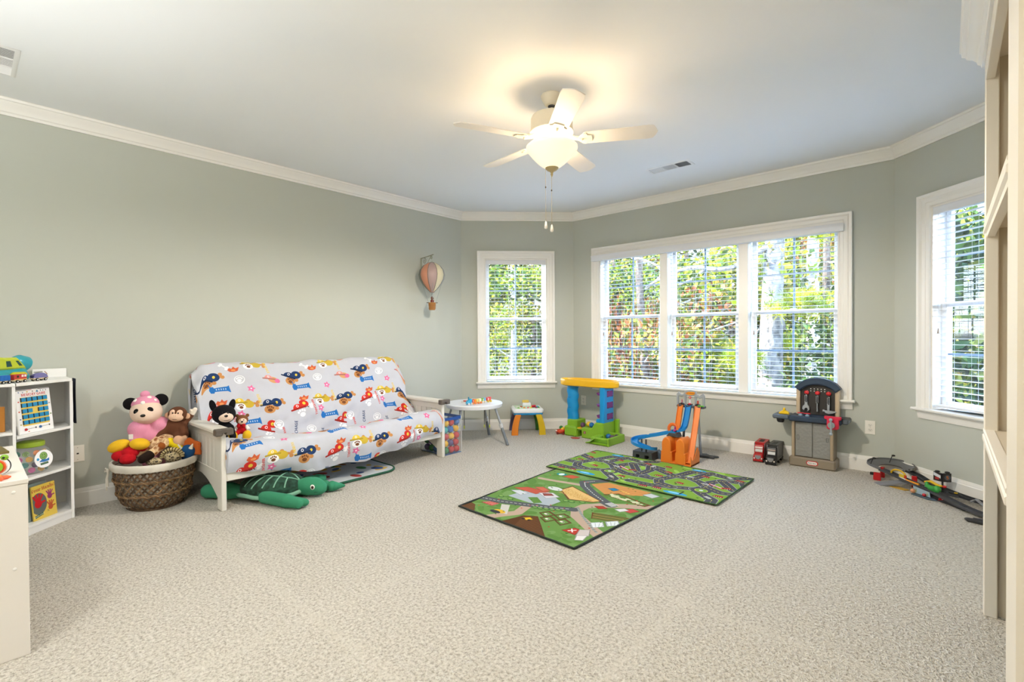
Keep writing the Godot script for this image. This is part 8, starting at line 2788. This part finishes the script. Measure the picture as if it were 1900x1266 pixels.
# ---------------------------------------------------------------- trucks
func build_trucks() -> void:
	for t in 2:
		var red := t == 0
		var o := thing("toy_truck", "red toy semi truck parked beside the black one near the workbench" if red else "black toy semi truck between the red one and the workbench", "toy truck", Vector3(3.262, 0, -0.715) if red else Vector3(3.378, 0, -0.672), Vector3(0, 4 if red else 2, 0))
		var bm := plas(178, 28, 30, 0.3) if red else plas(28, 28, 30, 0.3)
		var dk := plas(24, 24, 26, 0.5)
		var gy := mat(c8(150, 152, 156), 0.35, 0.5)
		var box := plas(170, 30, 32, 0.35) if red else plas(70, 72, 76, 0.4)
		# trailer behind the cab
		part("trailer", MB.new().bx(Vector3(-0.044, 0.040, -0.330), Vector3(0.044, 0.168, -0.088), 0.006), box, o)
		part("roof_hatch", MB.new().bx(Vector3(-0.020, 0.166, -0.25), Vector3(0.020, 0.1705, -0.13), 0.002), dk, o, "black roof hatch")
		part("roof", MB.new().bx(Vector3(-0.045, 0.160, -0.332), Vector3(0.045, 0.169, -0.086), 0.003), bm, o)
		part("side_skirt", MB.new().bx(Vector3(-0.043, 0.026, -0.325), Vector3(0.043, 0.042, -0.095), 0.003), gy, o)
		# cab: hood with a sloped windscreen
		var cab := [Vector2(-0.095, 0.026), Vector2(0.0, 0.022), Vector2(0.004, 0.048), Vector2(-0.002, 0.070), Vector2(-0.038, 0.082), Vector2(-0.046, 0.118), Vector2(-0.058, 0.148), Vector2(-0.095, 0.152)]
		var c := MB.new()
		c.x = Transform3D(Basis(Vector3.BACK, Vector3.UP, Vector3.LEFT), Vector3(0.040, 0, 0))
		c.ext(cab, 0.0, 0.080, 0.007)
		part("cab", c, bm, o)
		part("windscreen", MB.new().at(Vector3(0, 0.102, -0.0395), Vector3(-14, 0, 0)).box(Vector3.ZERO, Vector3(0.062, 0.026, 0.003), 0.001), plas(206, 206, 204, 0.2), o)
		part("visor", MB.new().at(Vector3(0, 0.128, -0.045), Vector3(-22, 0, 0)).box(Vector3.ZERO, Vector3(0.066, 0.014, 0.010), 0.004), plas(214, 200, 196, 0.4) if red else plas(150, 132, 122, 0.4), o)
		part("grille", MB.new().ext([Vector2(-0.024, 0.064), Vector2(0.024, 0.064), Vector2(0.026, 0.050), Vector2(0.010, 0.030), Vector2(-0.010, 0.030), Vector2(-0.026, 0.050)], 0.001, 0.006, 0.001), gy, o, "grey grille")
		part("bumper", MB.new().box(Vector3(0, 0.018, 0.002), Vector3(0.082, 0.016, 0.012), 0.003), bm if red else dk, o)
		for sx in [-1.0, 1.0]:
			part("headlamp", MB.new().ell(Vector3(0.031 * sx, 0.036, 0.004), Vector3(0.007, 0.007, 0.004), Basis.IDENTITY, 14, 8), plas(236, 226, 216, 0.2), o)
			part("exhaust", MB.new().rod(Vector3(0.043 * sx, 0.045, -0.078), Vector3(0.043 * sx, 0.165, -0.078), 0.004, 10), gy, o)
			part("fender", MB.new().box(Vector3(0.038 * sx, 0.040, -0.022), Vector3(0.014, 0.012, 0.050), 0.004), bm, o)
			for z in [-0.022, -0.145, -0.255, -0.300]:
				var w := part("wheel", MB.new().rod(Vector3(0.030 * sx, 0.0175, z), Vector3(0.045 * sx, 0.0175, z), 0.0175, 20), dk, o)
				part("hub", MB.new().rod(Vector3(0.040 * sx, 0.0175, z), Vector3(0.0458 * sx, 0.0175, z), 0.009, 14), gy, w)

# ---------------------------------------------------------------- workbench
func build_bench() -> void:
	var X := 3.690
	var o := thing("toy_workbench", "taupe toy workbench with a dark pegboard, grey sliding doors and a blue arched top", "toy workbench", Vector3(X, 0, 0))
	var tp := plas(140, 128, 110, 0.5)
	var be := plas(196, 176, 146, 0.5)
	var nv := plas(40, 58, 80, 0.45)
	var gy := plas(136, 138, 136, 0.5)
	var dk := plas(48, 44, 42, 0.55)
	part("base", MB.new().bx(Vector3(-0.190, 0, -1.000), Vector3(0.168, 0.086, -0.790), 0.012), tp, o)
	part("cabinet", MB.new().bx(Vector3(-0.168, 0.08, -0.995), Vector3(0.150, 0.405, -0.825), 0.008), tp, o)
	for sx in [-0.158, 0.138]:
		part("corner_post", MB.new().bx(Vector3(sx - 0.012, 0.084, -0.840), Vector3(sx + 0.012, 0.405, -0.802), 0.005), plas(166, 148, 122, 0.5), o)
	var pl := noise_tex(128, 0.09, 1, 1)
	var dm := StandardMaterial3D.new()
	dm.albedo_color = c8(138, 138, 134)
	dm.roughness = 0.45
	dm.heightmap_enabled = true
	dm.heightmap_texture = pl
	dm.heightmap_scale = 0.3
	dm.uv1_triplanar = true
	dm.uv1_scale = Vector3.ONE * 4.0
	for k in 2:
		var x0 := -0.142 + k * 0.137
		var d := part("door", MB.new().bx(Vector3(x0, 0.092, -0.830), Vector3(x0 + 0.133, 0.398, -0.814 + k * 0.003), 0.004), dm, o)
		var hx := x0 + (0.022 if k == 0 else 0.110)
		var hp := []
		for p in rrect(0.008, 0.020, 0.008, 5):
			hp.append(Vector3(hx + p.x, 0.262 + p.y, -0.812 + k * 0.003))
		part("handle", MB.new().tube(hp, 0.0022, 6, true), plas(110, 110, 108, 0.4), d)
	# worktop
	part("worktop", MB.new().bx(Vector3(-0.190, 0.405, -0.985), Vector3(0.215, 0.455, -0.770), 0.010), nv, o, "dark blue worktop")
	part("side_tray", MB.new().bx(Vector3(-0.322, 0.415, -0.960), Vector3(-0.188, 0.455, -0.775), 0.010), plas(92, 104, 116, 0.45), o, "grey-blue side tray")
	part("side_tray", MB.new().bx(Vector3(0.212, 0.415, -0.960), Vector3(0.262, 0.458, -0.775), 0.010), plas(84, 92, 98, 0.45), o)
	part("tray_well", MB.new().bx(Vector3(0.205, 0.4565, -0.95), Vector3(0.250, 0.459, -0.80), 0.001), plas(24, 24, 26), o)
	part("drawer_bin", MB.new().lathe([Vector2(0.001, 0.380), Vector2(0.022, 0.380), Vector2(0.030, 0.390), Vector2(0.034, 0.415), Vector2(0.001, 0.416)], 24), plas(30, 32, 38), o).position = Vector3(-0.262, 0, -0.815)
	# back board and arched top
	part("back_board", MB.new().bx(Vector3(-0.130, 0.455, -0.990), Vector3(0.150, 0.735, -0.945), 0.004), dk, o, "dark pegboard")
	for sx in [-0.142, 0.160]:
		part("board_post", MB.new().bx(Vector3(sx - 0.016, 0.452, -0.992), Vector3(sx + 0.016, 0.690, -0.925), 0.006), be, o, "tan upright")
	var ar := []
	for k in 17:
		var a := PI * 0.86 - PI * 0.72 * k / 16.0
		ar.append(Vector2(0.010 + cos(a) * 0.198, 0.630 + sin(a) * 0.162))
	for k in 17:
		var a := PI * 0.14 + PI * 0.72 * k / 16.0
		ar.append(Vector2(0.010 + cos(a) * 0.152, 0.618 + sin(a) * 0.112))
	part("arched_top", MB.new().ext(ar, -1.000, -0.905, 0.010), nv, o, "dark blue arched top")
	for r in 2:
		for k in (5 if r == 0 else 7):
			part("peg_hole", MB.new().ell(Vector3(0.010 + (k - (2 if r == 0 else 3)) * 0.027, 0.690 - r * 0.020, -0.9448), Vector3(0.0045, 0.0045, 0.001), Basis.IDENTITY, 12, 6), plas(226, 228, 226, 0.3), o)
	for k in 3:
		part("hook", MB.new().ell(Vector3(-0.075 + k * 0.085, 0.655, -0.936), Vector3(0.020, 0.018, 0.014)), plas(206, 40, 46, 0.35), o, "red round hook")
	# maker's oval on the base
	var ov := []
	var oi := []
	for p in rrect(0.046, 0.020, 0.0195, 6):
		ov.append(Vector2(-0.006 + p.x, 0.046 + p.y))
	for p in rrect(0.038, 0.0135, 0.013, 6):
		oi.append(Vector2(-0.006 + p.x, 0.046 + p.y))
	var bd := part("badge", MB.new().ext(ov, -0.7905, -0.7880, 0.0008), plas(196, 48, 44, 0.4), o, "red and white oval badge")
	part("badge_field", MB.new().ext(oi, -0.7882, -0.7868), plas(240, 238, 234, 0.4), bd)
	part("badge_words", MB.new().at(Vector3(-0.006, 0.046, -0.7869)).text("little tikes", 0.0094, "Droid Sans", 0.0006, true), plas(40, 36, 36), bd)
	# things hanging and lying on it
	var mt := mat(c8(168, 172, 174), 0.4, 0.3)
	var st := plas(226, 228, 228)
	var grip := func(th: Node3D, y0: float) -> void:
		part("grip", MB.new().tube([Vector3(0, y0, 0), Vector3(0, y0 - 0.02, 0), Vector3(0, y0 - 0.055, 0), Vector3(0, y0 - 0.075, 0)], [0.008, 0.014, 0.015, 0.011], 14, false, Vector2(1.0, 0.7)), plas(64, 68, 70, 0.5), th)
		for e in 5:
			part("stripe", MB.new().at(Vector3(0, y0 - 0.014 - e * 0.013, 0.0090), Vector3(0, 0, 28)).box(Vector3.ZERO, Vector3(0.021, 0.005, 0.003), 0.001), st, th)
	var w := thing("toy_wrench", "grey toy wrench hanging on the left hook of the pegboard", "toy tool", Vector3(X - 0.078, 0, -0.925))
	grip.call(w, 0.643)
	part("shank", MB.new().ext([Vector2(-0.010, 0.575), Vector2(0.010, 0.575), Vector2(0.012, 0.545), Vector2(0.026, 0.528), Vector2(0.028, 0.500), Vector2(0.010, 0.484), Vector2(0.014, 0.506), Vector2(0.002, 0.518), Vector2(-0.012, 0.506), Vector2(-0.014, 0.490), Vector2(-0.030, 0.506), Vector2(-0.026, 0.530), Vector2(-0.012, 0.545)], -0.006, 0.006, 0.002), mt, w)
	w = thing("toy_screwdriver", "grey toy screwdriver hanging on the middle hook of the pegboard", "toy tool", Vector3(X + 0.010, 0, -0.925))
	grip.call(w, 0.640)
	part("blade", MB.new().tube([Vector3(0, 0.570, 0), Vector3(0, 0.545, 0), Vector3(0, 0.505, 0), Vector3(0, 0.490, 0)], [0.010, 0.008, 0.009, 0.010], 12, false, Vector2(1.0, 0.6)), mt, w)
	w = thing("toy_hammer", "grey toy hammer hanging on the right hook of the pegboard", "toy tool", Vector3(X + 0.096, 0, -0.922))
	grip.call(w, 0.634)
	part("shaft", MB.new().rod(Vector3(0, 0.570, 0), Vector3(0, 0.505, 0), 0.0095, 12, 0.010), mt, w)
	part("hammer_head", MB.new().ext([Vector2(-0.044, 0.512), Vector2(-0.032, 0.514), Vector2(-0.028, 0.506), Vector2(0.016, 0.506), Vector2(0.056, 0.502), Vector2(0.060, 0.496), Vector2(0.030, 0.482), Vector2(0.0, 0.476), Vector2(-0.022, 0.484), Vector2(-0.030, 0.496), Vector2(-0.044, 0.494)], -0.010, 0.010, 0.003), mt, w)
	w = thing("toy_saw_guard", "yellow knob-shaped toy piece on the workbench's left tray", "toy", Vector3(X - 0.236, 0.455, -0.835))
	part("base", MB.new().ext([Vector2(-0.040, 0.0), Vector2(0.042, 0.0), Vector2(0.040, 0.014), Vector2(0.020, 0.030), Vector2(0.008, 0.032), Vector2(0.008, 0.044), Vector2(-0.008, 0.044), Vector2(-0.008, 0.032), Vector2(-0.024, 0.026), Vector2(-0.040, 0.012)], -0.024, 0.024, 0.006), plas(236, 194, 30, 0.35), w)
	part("knob", MB.new().ell(Vector3(0, 0.048, 0), Vector3(0.010, 0.010, 0.010)), plas(236, 194, 30, 0.35), w)
	for k in 2:
		w = thing("toy_bolt", ["red-topped grey toy bolt on the worktop, left of its twin", "red-topped grey toy bolt on the worktop, nearer the middle"][k], "toy", Vector3(X - 0.105 + k * 0.055, 0.455, -0.84 + k * 0.012))
		part("stem", MB.new().lathe([Vector2(0.018, 0.0), Vector2(0.018, 0.006), Vector2(0.010, 0.008), Vector2(0.010, 0.018), Vector2(0.001, 0.018)], 16), plas(150, 176, 196), w)
		part("top", MB.new().box(Vector3(0, 0.022, 0), Vector3(0.050, 0.008, 0.014), 0.003), plas(206, 40, 60), w, "red bar")
	w = thing("toy_vise", "bright red toy vise with a grey crank on the workbench's right front", "toy tool", Vector3(X + 0.152, 0, -0.770))
	part("jaw", MB.new().ext([Vector2(-0.060, 0.480), Vector2(0.062, 0.480), Vector2(0.062, 0.458), Vector2(0.046, 0.452), Vector2(0.044, 0.380), Vector2(0.030, 0.370), Vector2(-0.030, 0.370), Vector2(-0.042, 0.380), Vector2(-0.042, 0.452), Vector2(-0.060, 0.458)], -0.012, 0.030, 0.005), plas(210, 34, 66, 0.35), w)
	part("hub", MB.new().rod(Vector3(-0.006, 0.408, 0.028), Vector3(-0.006, 0.408, 0.050), 0.026, 24), mat(c8(150, 160, 160), 0.4, 0.2), w)
	part("crank", MB.new().rod(Vector3(-0.008, 0.452, 0.052), Vector3(-0.006, 0.345, 0.054), 0.008, 12), mat(c8(158, 166, 172), 0.4, 0.2), w)
	for y in [0.456, 0.336]:
		part("crank_knob", MB.new().ell(Vector3(-0.008, y, 0.053), Vector3(0.014, 0.014, 0.012)), mat(c8(158, 166, 172), 0.4, 0.2), w)

# ---------------------------------------------------------------- floor raceway by the right window
func build_raceway() -> void:
	var o := thing("toy_raceway", "long dark grey toy raceway with a banked loop along the wall below the right window", "toy")
	var dk := plas(66, 68, 72, 0.45)
	var dk2 := plas(46, 48, 52, 0.5)
	var gy := plas(132, 134, 138, 0.45)
	# banked loop
	var C := Vector3(4.225, 0, -0.800)
	var P := []
	var A := []
	var B := []
	for k in 41:
		var a := lerpf(-0.35, 4.35, k / 40.0)
		var d := Vector3(cos(a), 0, -sin(a))
		var rx := 0.118 * (1.0 + 0.10 * cos(a - 1.0))
		P.append(C + d * rx + Vector3(0, 0.105 + 0.012 * sin(a), 0))
		A.append((d + Vector3.UP * 0.45).normalized())
		B.append((Vector3.UP - d * 0.45).normalized())
	part("banked_loop", MB.new().sweep([Vector2(-0.038, -0.003), Vector2(0.042, -0.003), Vector2(0.046, 0.012), Vector2(0.042, 0.013), Vector2(0.038, 0.001), Vector2(-0.034, 0.001), Vector2(-0.036, 0.010), Vector2(-0.040, 0.010)], P, A, B), gy if false else plas(104, 106, 108, 0.45), o, "grey banked loop")
	part("far_lane", lane([Vector3(4.335, 0.100, -0.765), Vector3(4.400, 0.082, -0.735), Vector3(4.470, 0.060, -0.650), Vector3(4.560, 0.046, -0.555), Vector3(4.660, 0.040, -0.455), Vector3(4.760, 0.038, -0.370), Vector3(4.840, 0.036, -0.290)], 0.054), dk2, o)
	part("near_lane", lane([Vector3(4.178, 0.098, -0.690), Vector3(4.260, 0.084, -0.640), Vector3(4.360, 0.066, -0.560), Vector3(4.450, 0.054, -0.480), Vector3(4.530, 0.042, -0.400), Vector3(4.600, 0.032, -0.310), Vector3(4.680, 0.024, -0.210), Vector3(4.760, 0.020, -0.130)], 0.056), dk, o)
	var cross := [Vector3(4.455, 0.052, -0.520), Vector3(4.54, 0.044, -0.480), Vector3(4.64, 0.040, -0.450)]
	part("crossover", lane(cross, 0.060), dk, o)
	part("junction", flat(MB.new(), Vector3(0, 0.0, 0)).ext([Vector2(4.40, 0.56), Vector2(4.47, 0.44), Vector2(4.58, 0.33), Vector2(4.66, 0.24), Vector2(4.69, 0.27), Vector2(4.62, 0.40), Vector2(4.54, 0.50), Vector2(4.45, 0.61)], 0.0, 0.030, 0.006), dk2, o)
	# grey ramp and platform in front
	var rp := MB.new()
	rp.tri4([Vector3(4.135, 0.003, -0.640), Vector3(4.185, 0.003, -0.575), Vector3(4.385, 0.070, -0.560), Vector3(4.340, 0.070, -0.620)], 0.012)
	part("ramp", rp, gy, o, "light grey ramp")
	part("platform", flat(MB.new(), Vector3(0, 0, 0)).ext([Vector2(4.375, 0.452), Vector2(4.470, 0.372), Vector2(4.520, 0.372), Vector2(4.500, 0.440), Vector2(4.420, 0.520)], 0.001, 0.012, 0.003), plas(74, 92, 104, 0.5), o)
	var pp := MB.new()
	pp.quad(Vector3(4.390, 0.014, -0.478), Vector3(4.485, 0.014, -0.396), Vector3(4.480, 0.050, -0.400), Vector3(4.385, 0.062, -0.484))
	part("decal_panel", pp, plas(150, 172, 184, 0.5), o, "pale blue printed panel")
	for q in [[4.405, -0.464, 206, 200, 90], [4.470, -0.408, 206, 200, 90]]:
		for e in 3:
			part("decal_stripe", MB.new().at(Vector3(q[0], 0.026 + e * 0.009, q[1] + 0.003), Vector3(0, 40, 0)).box(Vector3.ZERO, Vector3(0.020, 0.003, 0.001)).at(Vector3.ZERO), plas(q[2], q[3], q[4]), o)
	part("orange_rail", MB.new().rod(Vector3(4.340, 0.078, -0.555), Vector3(4.420, 0.072, -0.490), 0.008, 8), plas(230, 150, 40), o, "orange rail")
	part("white_rail", MB.new().rod(Vector3(4.300, 0.082, -0.588), Vector3(4.345, 0.078, -0.552), 0.007, 8), plas(226, 224, 222), o)
	part("sticker", MB.new().at(Vector3(4.548, 0.030, -0.350), Vector3(0, 42, 0)).box(Vector3.ZERO, Vector3(0.050, 0.014, 0.003)), plas(200, 30, 34), o, "red and white sticker")
	for e in 3:
		part("sticker_mark", MB.new().at(Vector3(4.537 + e * 0.013, 0.030, -0.3595 + e * 0.012), Vector3(0, 42, 0)).box(Vector3.ZERO, Vector3(0.007, 0.006, 0.005)), plas(240, 240, 240), o)
	# red feet, yellow gate, green launcher, sign, poles
	for q in [[4.150, 0.036, -0.735, 0.05], [4.385, 0.050, -0.690, 0.034], [4.175, 0.05, -0.86, 0.03]]:
		part("support", MB.new().bx(Vector3(q[0] - q[3] / 2, 0.0, q[2] - 0.016), Vector3(q[0] + q[3] / 2, q[1] * 1.7, q[2] + 0.016), 0.004), plas(190, 22, 28, 0.4), o, "red support")
	part("support", MB.new().bx(Vector3(4.104, 0.04, -0.740), Vector3(4.128, 0.062, -0.716), 0.003), plas(26, 26, 28), o)
	var yg := []
	for e in 13:
		var a := PI * e / 12.0
		yg.append(Vector3(4.290 + cos(a) * 0.045, 0.092 + sin(a) * 0.034, -0.640 + cos(a) * 0.030))
	part("gate_hoop", MB.new().tube(yg, 0.007, 8), plas(214, 172, 30, 0.4), o, "yellow hoop")
	part("gate_panel", MB.new().at(Vector3(4.312, 0.086, -0.612), Vector3(0, -42, 0)).box(Vector3.ZERO, Vector3(0.044, 0.036, 0.004), 0.001), plas(220, 190, 60), o)
	part("gate_panel", MB.new().at(Vector3(4.336, 0.086, -0.590), Vector3(0, -42, 0)).box(Vector3.ZERO, Vector3(0.018, 0.036, 0.006), 0.001), plas(200, 60, 40), o)
	part("arrow_plate", flat(MB.new()).ext([Vector2(4.24, 0.58), Vector2(4.33, 0.53), Vector2(4.36, 0.56), Vector2(4.30, 0.62)], 0.001, 0.006, 0.001), plas(206, 160, 30), o)
	part("launcher", MB.new().blob([[Vector3(4.470, 0.060, -0.505), Vector3(4.520, 0.062, -0.455), 0.020, 0.024], [Vector3(4.520, 0.068, -0.455), Vector3(0.020, 0.026, 0.020), Basis.IDENTITY], [Vector3(4.462, 0.078, -0.512), Vector3(0.012, 0.024, 0.012), Basis.IDENTITY]], 0.005, 0.010), plas(54, 150, 62, 0.4), o, "green launcher")
	part("launcher_arm", MB.new().tube([Vector3(4.452, 0.088, -0.545), Vector3(4.485, 0.102, -0.525), Vector3(4.520, 0.090, -0.490), Vector3(4.548, 0.092, -0.465)], [0.010, 0.012, 0.010, 0.008], 10, false, Vector2(1.2, 0.8)), plas(226, 180, 30, 0.4), o, "yellow launcher arm")
	part("launcher_button", MB.new().ell(Vector3(4.560, 0.092, -0.462), Vector3(0.012, 0.010, 0.012)), plas(196, 30, 40), o)
	part("sign_post", MB.new().rod(Vector3(4.548, 0.03, -0.560), Vector3(4.548, 0.165, -0.560), 0.006, 8), dk2, o)
	for k in 2:
		var cx := Vector3(4.520, 0.138, -0.560) if k == 0 else Vector3(4.574, 0.138, -0.560)
		var bd := part("sign_board", MB.new().at(cx, Vector3(0, -32 if k == 0 else 32, 0)).box(Vector3.ZERO, Vector3(0.052, 0.064, 0.006), 0.002), plas(38, 34, 36), o, "dark sign board")
		var tn := Transform3D(Basis(Vector3.UP, deg_to_rad(-32 if k == 0 else 32)), cx)
		var dsc := MB.new()
		dsc.x = tn
		if k == 1:
			dsc.disc(Vector3(0, 0, 0.0034), 0.020, Vector3.BACK)
			part("sign_print", dsc, plas(70, 84, 96), bd)
			var d2 := MB.new()
			d2.x = tn
			d2.text("5", 0.024, "Droid Sans", 0.0006, true)
			for i in d2.v.size():
				d2.v[i] += tn.basis.z * 0.0036
			part("sign_print", d2, plas(206, 110, 40), bd)
		else:
			dsc.quad(Vector3(-0.023, 0.006, 0.0034), Vector3(0.023, -0.010, 0.0034), Vector3(0.023, 0.012, 0.0034), Vector3(-0.023, 0.028, 0.0034))
			part("sign_print", dsc, plas(206, 210, 216), bd)
			var d2 := MB.new()
			d2.x = tn
			d2.box(Vector3(0.0, -0.012, 0.0036), Vector3(0.026, 0.016, 0.001))
			part("sign_print", d2, plas(170, 40, 44), bd)
		part("lamp_pair", MB.new().ell(cx + Vector3(0, 0.038, 0), Vector3(0.016, 0.008, 0.008)), plas(24, 24, 26), o)
	for q in [[4.105, -0.725, 0.055, 0.03], [4.215, -0.925, 0.05, 0.03]]:
		part("flag_pole", MB.new().rod(Vector3(q[0], 0.115, q[1]), Vector3(q[0] + 0.018, 0.172, q[1] - 0.01), 0.003, 8), plas(22, 22, 24), o)
		part("flag", MB.new().ell(Vector3(q[0] + 0.026, 0.176, q[1] - 0.01), Vector3(0.013, 0.008, 0.008)), plas(22, 22, 24), o)
	for q in [[4.385, 0.026, -0.470, 210, 150, 110, 0.016], [4.450, 0.022, -0.415, 186, 34, 46, 0.012]]:
		part("figure", MB.new().ell(Vector3(q[0], q[1], q[2]), Vector3.ONE * q[6]), plas(q[3], q[4], q[5]), o)
	part("lever", MB.new().tube([Vector3(4.690, 0.065, -0.270), Vector3(4.720, 0.085, -0.270), Vector3(4.760, 0.06, -0.200), Vector3(4.780, 0.04, -0.15)], [0.010, 0.009, 0.007, 0.006], 8, false, Vector2(1.6, 0.7)), gy, o)
	part("clip", MB.new().box(Vector3(4.620, 0.056, -0.478), Vector3(0.020, 0.008, 0.014), 0.002), plas(206, 170, 40), o)
	# loose piece nearer the bookcase
	var lp := thing("track_piece", "small loose dark track piece on the carpet by the bookcase", "toy", Vector3(4.715, 0, -0.010))
	part("body", flat(MB.new()).ext([Vector2(-0.060, 0.012), Vector2(0.0, 0.030), Vector2(0.090, 0.022), Vector2(0.090, -0.018), Vector2(0.020, -0.024), Vector2(-0.050, -0.008)], 0.001, 0.026, 0.008), dk2, lp)
	part("rail", MB.new().rod(Vector3(-0.02, 0.028, 0.0), Vector3(0.085, 0.030, 0.004), 0.006, 8), dk, lp)
